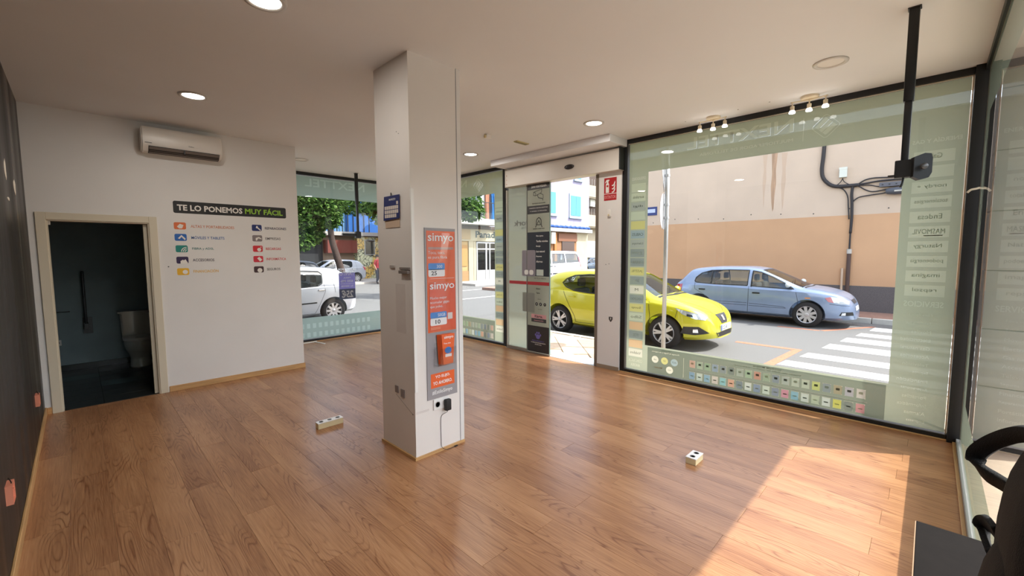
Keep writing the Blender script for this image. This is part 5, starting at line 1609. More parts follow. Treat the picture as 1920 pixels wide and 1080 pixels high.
bm = bmesh.new(); bx(bm, WX - 0.12, WX, 0.2, 1.12, 3.43, 3.55, bev=0.01); part(t, 'rail_housing', bm, mat('splice_grey', (92, 92, 100), rough=0.5))
for k in range(6):
    bm = bmesh.new(); lathe(bm, [(0.02, 0), (0.014, 0.01)], (WX - 0.12, 1.05 - k * 0.14, 3.49), (-1, 0, 0), 8); part(t, 'stud', bm, DGREY)
t = thing('splice_closure', 'dark oval splice closure under the grey block on the wall', 'cable box', (WX, 0.7, 3.3))
bm = bmesh.new(); lathe(bm, [(0.05, -0.26), (0.08, -0.22), (0.10, -0.08), (0.10, 0.08), (0.08, 0.22), (0.05, 0.26)], (WX - 0.11, 0.72, 3.30), (0, 1, 0), 16); part(t, 'shell', bm, mat('closure_grey', (76, 78, 86), rough=0.45), angle=35)
bm = bmesh.new(); bx(bm, WX - 0.225, WX - 0.2, 0.64, 0.80, 3.27, 3.31, bev=0.008); part(t, 'clip', bm, KERB)
t = thing('street_nameplate', 'small navy street plate on the beige wall at the window edge', 'sign', (WX, 7.8, 3.2))
bm = bmesh.new(); bx(bm, WX - 0.02, WX, 7.55, 8.05, 3.1, 3.42, bev=0.004); part(t, 'plate', bm, mat('plate_navy', (36, 50, 112), rough=0.4))
bm = bmesh.new(); bx(bm, WX - 0.024, WX - 0.019, 7.62, 7.98, 3.2, 3.34); part(t, 'text_field', bm, mat('plate_lilac', (190, 200, 226), rough=0.5))

# ---- sign pole outside the large window
sp = thing('sign_pole', 'galvanised street pole with round and triangular signs seen edge-on', 'sign pole', (7.0, 3.22, PAVE))
GALV = mat('galvanised_steel', (176, 178, 180), rough=0.4, metal=0.5)
px_, py_ = 7.0, 3.22
bm = bmesh.new(); tube(bm, [(px_, py_, PAVE), (px_, py_, 4.3)], 0.035, 16); part(sp, 'pole', bm, GALV, smooth=True)
sn_ = Vector((-0.25, 0.97, 0)).normalized(); su = Vector((-sn_.y, sn_.x, 0))
def sign_poly(poly, zc, m, off, nm, t_=0.003):
    bm = bmesh.new()
    o = Vector((px_, py_, zc)) + sn_ * off
    prism(bm, poly, o, su, UZ, sn_, t_); return part(sp, nm, bm, m)
back_m = mat('sign_back_grey', (190, 194, 198), rough=0.5, metal=0.3)
sign_poly(circ(0.30, 32), 2.36, back_m, 0.05, 'round_sign')
sign_poly(circ(0.30, 32), 2.36, mat('sign_face_red', (170, 30, 36), rough=0.4), 0.054, 'round_sign_face', 0.001)
sign_poly([(-0.36, 0.32), (0.36, 0.32), (0.0, -0.32)], 3.0, back_m, 0.05, 'triangle_sign')
sign_poly([(-0.36, 0.32), (0.36, 0.32), (0.0, -0.32)], 3.0, MATS['sign_face_red'], 0.054, 'triangle_sign_face', 0.001)
for zc in (2.25, 2.47, 2.95, 3.1):
    bm = bmesh.new(); tube(bm, [(px_, py_, zc - 0.02), (px_, py_, zc + 0.02)], 0.042, 14); part(sp, 'clamp', bm, GALV)

# ================================================================== BAKERY BLOCK (y = 20.5)
BY = 20.5
def wbox(root, nm, x0, x1, y0, y1, z0, z1, m, bev=0.0):
    bm = bmesh.new(); bx(bm, x0, x1, y0, y1, z0, z1, bev=bev, seg=1); return part(root, nm, bm, m)
YEL = mat('ochre_render', (162, 136, 92), rough=0.9, var=0.07, scale=2)
CRE = mat('cream_facade', (162, 153, 128), rough=0.9, var=0.05, scale=2)
SHOPW = mat('white_shop_frame', (162, 162, 161), rough=0.5)
DGL = glass_mat('dark_shop_glass', (0.25, 0.28, 0.30))
INT = mat('shop_interior_dark', (33, 33, 35), rough=0.8)
bk = thing('bakery_building', 'ochre bakery building with cream sign band across the street', 'building', (18.5, BY, 0))
wbox(bk, 'ground_wall', 14.6, 17.55, BY, BY + 5, -0.15, 2.75, YEL)
wbox(bk, 'ground_wall', 19.5, 23.6, BY, BY + 5, -0.15, 2.75, YEL)
wbox(bk, 'shop_back', 17.5, 19.55, BY + 1.6, BY + 5, -0.15, 2.75, INT)
wbox(bk, 'pilaster', 17.0, 17.38, BY - 0.07, BY, -0.15, 2.7, CRE)
wbox(bk, 'pilaster', 17.42, 17.6, BY - 0.05, BY, -0.15, 2.7, CRE)
wbox(bk, 'stone_base', 16.3, 17.0, BY - 0.04, BY, -0.15, 0.6, mat('base_ochre_dark', (141, 113, 77), rough=0.9))
wbox(bk, 'notice_board', 16.45, 16.9, BY - 0.04, BY, 0.9, 2.2, mat('board_orange', (153, 115, 64), rough=0.8))
dr = wbox(bk, 'door_frame', 17.65, 17.75, BY - 0.04, BY + 0.06, -0.13, 2.4, SHOPW)
for b in ((18.42, 18.54, -0.13, 2.4), (18.75, 18.83, -0.13, 2.4), (19.42, 19.5, -0.13, 2.4)):
    wbox(bk, 'door_frame', b[0], b[1], BY - 0.04, BY + 0.06, b[2], b[3], SHOPW)
for b in ((17.75, 19.42, 2.32, 2.42), (17.75, 19.42, 1.92, 2.0)):
    wbox(bk, 'door_frame', b[0], b[1], BY - 0.035, BY + 0.05, b[2], b[3], SHOPW)
for b in ((17.75, 18.42, -0.13, 0.62), (18.54, 19.42, -0.13, 0.62)):
    wbox(bk, 'door_panel', b[0], b[1], BY - 0.02, BY + 0.04, b[2], b[3], SHOPW)
for b in ((17.75, 18.42, 0.62, 1.92), (18.54, 18.75, 0.62, 1.92), (18.83, 19.42, 0.62, 1.92), (17.75, 18.5, 2.0, 2.32), (18.5, 19.42, 2.0, 2.32)):
    bm = bmesh.new(); vquad(bm, 'y', BY, *b); part(bk, 'shop_pane', bm, DGL)
sgn = wbox(bk, 'sign_band', 16.2, 22.5, BY - 0.10, BY, 2.45, 3.2, CRE)
lettering('Panader\u00eda', (17.52, BY - 0.106, 2.66), (1, 0, 0), UZ, mat('sign_green_black', (26, 43, 42), rough=0.5), sgn, w=2.75, h=0.42, bold=0.03)
wbox(bk, 'sign_panel', 16.25, 17.1, BY - 0.13, BY - 0.1, 2.55, 3.15, mat('sign_tan', (153, 132, 98), rough=0.8))
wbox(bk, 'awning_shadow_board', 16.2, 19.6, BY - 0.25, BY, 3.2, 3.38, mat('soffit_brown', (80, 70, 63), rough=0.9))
wbox(bk, 'balcony_floor', 15.6, 18.75, BY - 1.0, BY + 0.1, 3.42, 3.78, mat('balcony_white', (159, 158, 153), rough=0.85))
for k in range(14):
    wbox(bk, 'railing_bar', 15.7 + k * 0.22, 15.72 + k * 0.22, BY - 0.98, BY - 0.96, 3.78, 4.75, BLACK)
wbox(bk, 'railing_rail', 15.6, 18.72, BY - 0.99, BY - 0.95, 4.75, 4.79, BLACK)
wbox(bk, 'upper_wall', 14.6, 18.5, BY + 0.1, BY + 5, 2.75, 8.6, mat('upper_wall_white', (153, 153, 153), rough=0.9, var=0.05, scale=2))
for (a, b) in ((16.0, 16.7), (17.2, 17.95)):
    w_ = wbox(bk, 'window', a, b, BY + 0.04, BY + 0.1, 3.9, 6.0, SHOPW)
    wbox(w_, 'pane', a + 0.08, b - 0.08, BY + 0.02, BY + 0.045, 4.0, 5.9, mat('far_pane', (58, 70, 80), rough=0.15))
wbox(bk, 'brick_column', 18.5, 18.82, BY - 0.02, BY + 5, 2.75, 8.6, mat('salmon_brick', (148, 98, 74), rough=0.9, var=0.12, scale=9))
wbox(bk, 'upper_wall', 18.82, 23.6, BY + 0.05, BY + 5, 2.75, 8.6, mat('upper_wall_lilac', (148, 148, 159), rough=0.9, var=0.05, scale=2))
# blue scaffold net draped over the corner
bm = bmesh.new()
n1, n2 = 22, 12
NETB = mat('blue_net', (28, 92, 148), rough=0.8, var=0.15, scale=3)
gv = [[bm.verts.new((18.85 + (0.05 + 0.75 * (1 - k / n2) ** 2.2 + 0.25) * i / n1 * 2.0, BY - 0.08 - 0.06 * math.sin(i * 1.1) - 0.1 * math.sin(PI * (1 - k / n2)), 3.72 + 2.2 * k / n2 + 0.05 * math.sin(i * 0.8))) for i in range(n1 + 1)] for k in range(n2 + 1)]
for k in range(n2):
    for i in range(n1):
        bm.faces.new((gv[k][i], gv[k][i + 1], gv[k + 1][i + 1], gv[k + 1][i]))
part(bk, 'scaffold_net', bm, NETB, smooth=True)

rn = thing('netted_building', 'pale lilac building with blue shutters and a blue net along its ledge', 'building', (27, BY, 0))
LIL = mat('lilac_cover', (138, 134, 155), rough=0.85, var=0.06, scale=0.8, stretch=(6, 1, 0.5))
wbox(rn, 'upper_wall', 23.75, 30.02, BY, BY + 5, 3.55, 9.5, LIL)
for (a, b, z0, z1) in ((24.0, 25.7, 4.55, 6.4), (27.3, 28.92, 4.5, 6.35), (27.9, 28.95, 7.45, 8.9), (24.0, 25.7, 7.45, 8.9)):
    w_ = wbox(rn, 'window_surround', a, b, BY - 0.06, BY, z0, z1, mat('pale_blue_surround', (141, 162, 172), rough=0.7))
    wbox(w_, 'shutter', a + 0.16, (a + b) / 2 - 0.01, BY - 0.08, BY - 0.055, z0 + 0.14, z1 - 0.16, mat('blue_shutter', (68, 132, 161), rough=0.6))
    wbox(w_, 'shutter', (a + b) / 2 + 0.01, b - 0.16, BY - 0.08, BY - 0.055, z0 + 0.14, z1 - 0.16, MATS['blue_shutter'])
    wbox(w_, 'sill', a - 0.06, b + 0.06, BY - 0.14, BY, z0 - 0.08, z0, MATS['pale_blue_surround'])
bm = bmesh.new(); tube(bm, [(23.75 + k * 0.156, BY - 0.12 - 0.03 * math.sin(k * 2.3), 3.70 + 0.03 * math.sin(k * 1.7)) for k in range(41)], [0.09 + 0.02 * math.sin(k * 3.1) for k in range(41)], 8); part(rn, 'rolled_net', bm, mat('blue_net_roll', (25, 68, 136), rough=0.8), smooth=True)
wbox(rn, 'ledge', 23.75, 30.05, BY - 0.35, BY + 1, 3.32, 3.58, MATS['balcony_white'])
SHOPB = mat('shop_brown', (126, 89, 55), rough=0.8, var=0.1, scale=3)
wbox(rn, 'shop_front', 23.75, 28.45, BY + 0.1, BY + 5, -0.15, 3.32, SHOPB)
wbox(rn, 'shop_lintel', 26.0, 28.4, BY, BY + 0.12, 2.6, 3.2, mat('shop_wood', (108, 68, 43), rough=0.7))
wbox(rn, 'shop_window', 26.5, 28.1, BY + 0.05, BY + 0.12, 1.2, 2.6, mat('shop_window_dark', (58, 38, 31), rough=0.3))
wbox(rn, 'shop_post', 25.5, 25.75, BY - 0.02, BY + 0.12, -0.1, 3.2, mat('shop_orange', (153, 100, 49), rough=0.8))
wbox(rn, 'meter_box', 25.0, 25.45, BY - 0.15, BY + 0.1, 2.4, 3.25, MATS['box_white'])
wbox(rn, 'side_wall', 28.45, 30.02, BY + 0.1, BY + 5, -0.15, 3.32, CRE)

bb = thing('balcony_building', 'beige apartment block with recessed balconies seen past the entrance', 'building', (45, 30, 0))
BEI = mat('beige_apartment', (159, 148, 126), rough=0.9, var=0.04, scale=1)
wbox(bb, 'wall', 36, 56, 30.6, 36, -0.15, 14, BEI)
for z0 in (4.9, 8.4):
    wbox(bb, 'balcony_parapet', 40, 52, 29.4, 29.6, z0, z0 + 1.35, BEI)
    wbox(bb, 'balcony_floor', 40, 52, 29.5, 30.6, z0 - 0.15, z0, BEI)
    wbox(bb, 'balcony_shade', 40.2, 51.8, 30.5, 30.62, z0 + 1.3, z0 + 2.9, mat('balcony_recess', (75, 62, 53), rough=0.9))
    for k in range(24):
        wbox(bb, 'railing_bar', 40.2 + k * 0.5, 40.25 + k * 0.5, 29.45, 29.5, z0 + 1.35, z0 + 2.1, ALU)
wbox(bb, 'condenser', 44.4, 45.4, 30.1, 30.5, 7.4, 8.3, MATS['box_white'])
wbox(bb, 'shutter_door', 43.9, 47.5, 30.45, 30.62, 1.2, 3.2, mat('white_roller', (162, 159, 153), rough=0.7, var=0.1, scale=1, stretch=(0.1, 0.1, 14)))
wbox(bb, 'ground_band', 36, 56, 30.3, 30.6, -0.15, 1.2, CRE)

# ================================================================== SQUARE SEEN THROUGH THE FAR WINDOW
mu = thing('mural_building', 'low ochre building painted with dark plant graffiti', 'building', (14.5, 28, 0))
def mural_mat():
    m = mat('mural_paint', (148, 121, 60), rough=0.9)
    nt = m.node_tree; b = nt.nodes['Principled BSDF']
    g_ = nt.nodes.new('ShaderNodeNewGeometry')
    vo = nt.nodes.new('ShaderNodeTexVoronoi'); vo.feature = 'DISTANCE_TO_EDGE'; vo.inputs['Scale'].default_value = 4.2
    nz = nt.nodes.new('ShaderNodeTexNoise'); nz.inputs['Scale'].default_value = 1.2; nz.inputs['Detail'].default_value = 3
    mx = nt.nodes.new('ShaderNodeMixRGB'); mx.blend_type = 'ADD'; mx.inputs[0].default_value = 0.9
    nt.links.new(g_.outputs['Position'], nz.inputs['Vector']); nt.links.new(g_.outputs['Position'], mx.inputs[1]); nt.links.new(nz.outputs['Color'], mx.inputs[2])
    nt.links.new(mx.outputs[0], vo.inputs['Vector'])
    r1 = nt.nodes.new('ShaderNodeValToRGB'); r1.color_ramp.elements[0].position = 0.03; r1.color_ramp.elements[1].position = 0.07
    nt.links.new(vo.outputs['Distance'], r1.inputs[0])
    r2 = nt.nodes.new('ShaderNodeValToRGB'); r2.color_ramp.elements[0].color = lin((212, 172, 84)); r2.color_ramp.elements[1].color = lin((198, 196, 160)); r2.color_ramp.elements[0].position = 0.45; r2.color_ramp.elements[1].position = 0.55
    nt.links.new(nz.outputs['Fac'], r2.inputs[0])
    m2 = nt.nodes.new('ShaderNodeMixRGB'); m2.inputs[1].default_value = lin((50, 54, 44))
    nt.links.new(r1.outputs[0], m2.inputs[0]); nt.links.new(r2.outputs[0], m2.inputs[2])
    nt.links.new(m2.outputs[0], b.inputs['Base Color'])
    return m
wbox(mu, 'mural_wall', 13.45, 17.5, 28, 33, -0.15, 2.85, mural_mat())
w_ = wbox(mu, 'window_surround', 13.95, 14.72, 27.95, 28.02, 1.6, 2.66, SHOPW)
wbox(w_, 'dark_pane', 14.0, 14.67, 27.93, 27.96, 1.66, 2.61, mat('window_dark', (58, 55, 50), rough=0.3))
wbox(mu, 'roof_edge', 9.0, 17.6, 27.7, 33, 2.9, 3.15, mat('roof_edge_white', (162, 155, 148), rough=0.8))
wbox(mu, 'shop_wall', 8.5, 13.45, 28.6, 33, -0.15, 2.9, mat('peach_wall', (166, 141, 119), rough=0.9))
wbox(mu, 'red_awning', 11.4, 13.4, 27.9, 28.6, 1.75, 2.6, mat('awning_rust', (108, 49, 36), rough=0.8))
wbox(mu, 'dark_opening', 9.5, 11.3, 28.5, 28.62, -0.1, 2.6, INT)
bb2 = thing('blue_building', 'blue netted building with balcony rails behind the trees', 'building', (14, 34, 0))
NB = mat('net_light_blue', (86, 126, 162), rough=0.85, var=0.1, scale=1.5)
wbox(bb2, 'upper_wall', 10.5, 20, 34, 38, -0.15, 10, NB)
wbox(bb2, 'deep_blue_net', 15.4, 18.2, 33.8, 34, 3.2, 8, mat('net_deep_blue', (25, 79, 141), rough=0.85))
wbox(bb2, 'white_shop_wall', 8.0, 11.0, 33.6, 38, 3.0, 9.0, mat('white_block', (162, 159, 158), rough=0.9))
wbox(bb2, 'pink_balcony', 9.6, 12.6, 32.6, 34, 3.6, 4.8, mat('pink_parapet', (170, 148, 135), rough=0.9))
for k in range(10):
    wbox(bb2, 'railing_bar', 13.0 + k * 0.45, 13.06 + k * 0.45, 33.3, 33.36, 3.2, 5.6, BLACK)
wbox(bb2, 'railing_rail', 12.9, 17.3, 33.28, 33.38, 5.55, 5.65, BLACK)
wbox(bb2, 'dark_doorway', 11.3, 12.2, 33.9, 34.02, 4.8, 6.6, MATS['window_dark'])
sh2 = thing('maroon_shop', 'maroon shop front with white sign letters at the left of the square', 'building', (6, 28, 0))
wbox(sh2, 'wall', -4, 8.3, 28.4, 33, -0.15, 7.5, mat('grey_block', (122, 115, 108), rough=0.9, var=0.06, scale=1))
fb = wbox(sh2, 'fascia', 4.0, 8.4, 28.1, 28.4, 1.9, 2.7, mat('maroon_fascia', (80, 28, 40), rough=0.6))
lettering('Za & Puerta', (7.0 - 0.6, 28.08, 2.15), (1, 0, 0), UZ, SWH, fb, w=1.7, h=0.4)
wbox(sh2, 'shop_window', 4.2, 8.2, 28.3, 28.42, 0.3, 1.9, MATS['window_dark'])
for (a, b) in ((4.6, 5.8), (6.6, 7.8)):
    w_ = wbox(sh2, 'window', a, b, 28.3, 28.4, 3.9, 5.6, SHOPW)
    wbox(w_, 'pane', a + 0.1, b - 0.1, 28.28, 28.31, 4.0, 5.5, MATS['far_pane'])
# side beyond the near window
nb = thing('opposite_house', 'plain rendered house across the side street', 'building', (6, -26, 0))
wbox(nb, 'wall', -14, 20, -32, -25, -0.15, 5.5, MATS['facade_render'])
for k in range(6):
    w_ = wbox(nb, 'window', -10 + k * 5, -8.6 + k * 5, -25.02, -24.96, 2.8, 4.4, SHOPW)
    wbox(w_, 'pane', -9.9 + k * 5, -8.7 + k * 5, -24.97, -24.94, 2.9, 4.3, MATS['far_pane'])

bm = bmesh.new(); bx(bm, XB + 0.11, XB + 0.37, 3.30, 5.40, -0.06, -0.012, bev=0.004, seg=1)
struct('entrance_slab', bm, mat('entrance_slab_blue', (168, 190, 196), rough=0.7, var=0.05, scale=6))
t = thing('torn_tape', 'torn strip of cream tape stuck across the black corner post', 'tape', (XB - 0.075, YC + 0.03, 2.16))
bm = bmesh.new()
pts = [(XB - 0.0725, -0.185, 2.150), (XB - 0.073, -0.205, 2.172), (XB - 0.074, -0.235, 2.178), (XB - 0.076, -0.268, 2.186), (XB - 0.082, -0.29, 2.175)]
strap(bm, smooth_curve(pts, 4), (0.1, 0, 1), 0.016, 0.0012)
part(t, 'strip', bm, CREAMSTRIP)
# ================================================================== CARS
def interp(tab, x):
    """smooth (monotone cubic-ish) interpolation of a sorted table of (x, y)"""
    if x <= tab[0][0]: return tab[0][1]
    if x >= tab[-1][0]: return tab[-1][1]
    for i in range(len(tab) - 1):
        x0, y0 = tab[i]; x1, y1 = tab[i + 1]
        if x0 <= x <= x1:
            h = x1 - x0
            def sl_(j):
                if j <= 0 or j >= len(tab) - 1: return None
                a = (tab[j][1] - tab[j - 1][1]) / (tab[j][0] - tab[j - 1][0])
                b = (tab[j + 1][1] - tab[j][1]) / (tab[j + 1][0] - tab[j][0])
                return 0.0 if a * b <= 0 else 2 * a * b / (a + b)
            d = (y1 - y0) / h
            m0, m1 = sl_(i), sl_(i + 1)
            m0 = d if m0 is None else m0
            m1 = d if m1 is None else m1
            t = (x - x0) / h
            return (2 * t ** 3 - 3 * t ** 2 + 1) * y0 + (t ** 3 - 2 * t ** 2 + t) * h * m0 + (-2 * t ** 3 + 3 * t ** 2) * y1 + (t ** 3 - t ** 2) * h * m1

def loft_body(P, inset=0.0, zmin=None, x0=None, x1=None, n=56):
    top, belt, plan, bot = P['top'], P['belt'], P['plan'], P['bot']
    xa = P['top'][0][0] if x0 is None else x0
    xb = P['top'][-1][0] if x1 is None else x1
    bm = bmesh.new()
    rows_ = []
    hroof = max(z for _, z in top)
    for k in range(n + 1):
        t = k / n
        t = 0.5 - 0.5 * math.cos(PI * t) if x0 is None else t
        x = xa + (xb - xa) * (0.35 * (k / n) + 0.65 * t)
        zt = interp(top, x) - inset
        zb = interp(bot, x) if zmin is None else zmin
        hw = interp(plan, x) - inset
        bl = interp(belt, x)
        zbl = min(bl, zt - 0.045)
        if zbl < zb + 0.06: zbl = zb + 0.06
        zt = max(zt, zbl + 0.03)
        c = max(0.0, min(1.0, (zt + inset - bl) / (hroof - bl)))
        wr = hw * (0.90 - P.get('tumble', 0.16) * c)
        drop = min(0.085, 0.55 * (zt - zbl))
        ze = zt - drop
        g = 0.055 * c            # bulge of the glass
        half = [(0.0, zb), (0.55 * hw, zb), (0.86 * hw, zb + 0.015), (0.955 * hw, zb + 0.07), (0.985 * hw, zb + 0.16 * (zbl - zb) + 0.07),
                (1.0 * hw, zb + 0.55 * (zbl - zb)), (0.995 * hw, zb + 0.78 * (zbl - zb)), (0.975 * hw, zbl - 0.03), (0.945 * hw, zbl)]
        ys = 0.94 * hw
        for f in (0.2, 0.45, 0.7, 0.9):
            half.append((ys + (wr - ys) * f + g * math.sin(PI * f) * 0.5, zbl + (ze - zbl) * f))
        half += [(wr * 0.985, ze), (wr * 0.93, ze + 0.45 * drop), (wr * 0.80, ze + 0.75 * drop), (wr * 0.5, ze + 0.94 * drop), (0.0, zt)]
        full = [(x, y, z) for y, z in half] + [(x, -y, z) for y, z in reversed(half[1:-1])]
        rows_.append(ring(bm, full))
    for a, b in zip(rows_, rows_[1:]): bridge(bm, a, b)
    bm.faces.new(list(reversed(rows_[0]))); bm.faces.new(rows_[-1])
    bmesh.ops.recalc_face_normals(bm, faces=bm.faces)
    return bm

def solid_obj(bm, m):
    bmesh.ops.recalc_face_normals(bm, faces=bm.faces)
    me = bpy.data.meshes.new('cut'); bm.to_mesh(me); bm.free()
    me.materials.append(m)
    o = bpy.data.objects.new('cut', me); COL.objects.link(o)
    return o

class Wrap:
    """projects flat outlines onto the car's skin"""
    def __init__(self, bm):
        self.t = BVHTree.FromBMesh(bm)
    def hit(self, p, d):
        d = Vector(d).normalized()
        loc, nor, idx, dist = self.t.ray_cast(Vector(p) - d * 3.0, d)
        if loc is None: return None
        if nor.dot(d) > 0: nor = -nor
        return loc, nor
    def patch(self, pts, d, off=0.004, sub=3):
        """pts: 3-D outline, cast along d onto the skin"""
        bm = bmesh.new()
        bm.faces.new([bm.verts.new(p) for p in pts])
        bmesh.ops.triangulate(bm, faces=bm.faces)
        for _ in range(sub):
            long_ = [e for e in bm.edges if e.calc_length() > 0.07]
            if not long_: break
            bmesh.ops.subdivide_edges(bm, edges=long_, cuts=1)
            bmesh.ops.triangulate(bm, faces=[f for f in bm.faces if len(f.verts) > 3])
        bad = []
        for v in bm.verts:
            h = self.hit(v.co, d)
            if h is None: bad.append(v)
            else: v.co = h[0] + h[1] * off
        if bad: bmesh.ops.delete(bm, geom=bad, context='VERTS')
        return bm
    def ribbon(self, pts, d, w, off=0.003, step=0.05):
        """narrow strip along a polyline on the skin"""
        q = []
        for a, b in zip(pts, pts[1:]):
            a, b = Vector(a), Vector(b); n = max(1, int((b - a).length / step))
            q += [a + (b - a) * k / n for k in range(n)]
        q.append(Vector(pts[-1]))
        bm = bmesh.new(); L_ = []
        d = Vector(d).normalized()
        for i, p in enumerate(q):
            tdir = (q[min(i + 1, len(q) - 1)] - q[max(i - 1, 0)]).normalized()
            s = tdir.cross(d).normalized() * w / 2
            pr = []
            for c in (p + s, p - s):
                h = self.hit(c, d)
                pr.append(h[0] + h[1] * off if h else c)
            L_.append([bm.verts.new(c) for c in pr])
        for a, b in zip(L_, L_[1:]):
            bm.faces.new((a[0], a[1], b[1], b[0]))
        return bm

TYRE = mat('tyre_rubber', (38, 36, 36), rough=0.85)
RIMM = mat('alloy_rim', (190, 188, 190), rough=0.35, metal=0.6)
RIMD = mat('rim_shadow', (28, 26, 27), rough=0.7)
CGLASS = glass_mat('car_glass', (0.66, 0.73, 0.71), 1.75)
CTRIM = mat('car_black_trim', (22, 22, 23), rough=0.45)
CINT = mat('car_interior', (62, 62, 64), rough=0.85)
LENS = mat('lamp_lens', (206, 212, 220), rough=0.08, metal=0.55)
REDL = mat('tail_lens', (170, 34, 44), rough=0.12, coat=0.5)
AMB = mat('amber_lens', (224, 140, 70), rough=0.2)

def wheel_meshes(r, spokes, style):
    w = 0.19
    bm = bmesh.new()
    lathe(bm, [(r * 0.66, -w / 2), (r * 0.80, -w / 2 - 0.004), (r * 0.93, -w / 2 + 0.01), (r * 0.985, -w / 2 + 0.035), (r, -w / 4), (r, w / 4), (r * 0.985, w / 2 - 0.035), (r * 0.93, w / 2 - 0.01), (r * 0.80, w / 2 + 0.004), (r * 0.66, w / 2)], (0, 0, 0), (0, 1, 0), 40, cap=False)
    ty = to_mesh('wheel', bm, True); ty.materials.append(TYRE)
    bm = bmesh.new()
    lathe(bm, [(r * 0.67, w / 2 - 0.002), (r * 0.655, w / 2 + 0.004), (r * 0.62, w / 2 - 0.004), (r * 0.60, w / 2 - 0.05)], (0, 0, 0), (0, 1, 0), 40, cap=False)
    lathe(bm, [(r * 0.15, w / 2 - 0.03), (r * 0.15, w / 2 - 0.004), (r * 0.12, w / 2 + 0.002), (0.002, w / 2 + 0.004)], (0, 0, 0), (0, 1, 0), 20, cap=False)
    for k in range(spokes):
        a = 2 * PI * k / spokes
        ds = ([0.0] if style != 'twin' else [-0.16, 0.16])
        for da in ds:
            hw_in, hw_out = (0.028, 0.034) if style == 'hubcap' else ((0.022, 0.017) if style == 'twin' else (0.032, 0.026))
            r0, r1 = r * 0.10, r * 0.635
            pts = []
            for rr, hwid, ang in ((r0, hw_in, a + da * 0.3), (r1, hw_out, a + da)):
                u = Vector((math.cos(ang), 0, math.sin(ang))); v = Vector((-math.sin(ang), 0, math.cos(ang)))
                pts.append((u * rr + v * hwid, u * rr - v * hwid))
            yy0, yy1 = w / 2 - 0.008, w / 2 - 0.002
            A = [pts[0][0] + Vector((0, yy0, 0)), pts[0][1] + Vector((0, yy0, 0)), pts[1][1] + Vector((0, yy1, 0)), pts[1][0] + Vector((0, yy1, 0))]
            a1 = ring(bm, A); b1 = ring(bm, [p - Vector((0, 0.025, 0)) for p in A])
            bridge(bm, a1, b1); bm.faces.new(a1); bm.faces.new(list(reversed(b1)))
    rm = to_mesh('rim', bm, angle=35); rm.materials.append(RIMM)
    bm = bmesh.new()
    lathe(bm, [(r * 0.66, w / 2 - 0.055), (0.002, w / 2 - 0.055)], (0, 0, 0), (0, 1, 0), 32, cap=False)
    dk = to_mesh('rim_back', bm); dk.materials.append(RIMD)
    return ty, rm, dk

def mirror_y(pts): return [(x, -y, z) for x, y, z in pts]

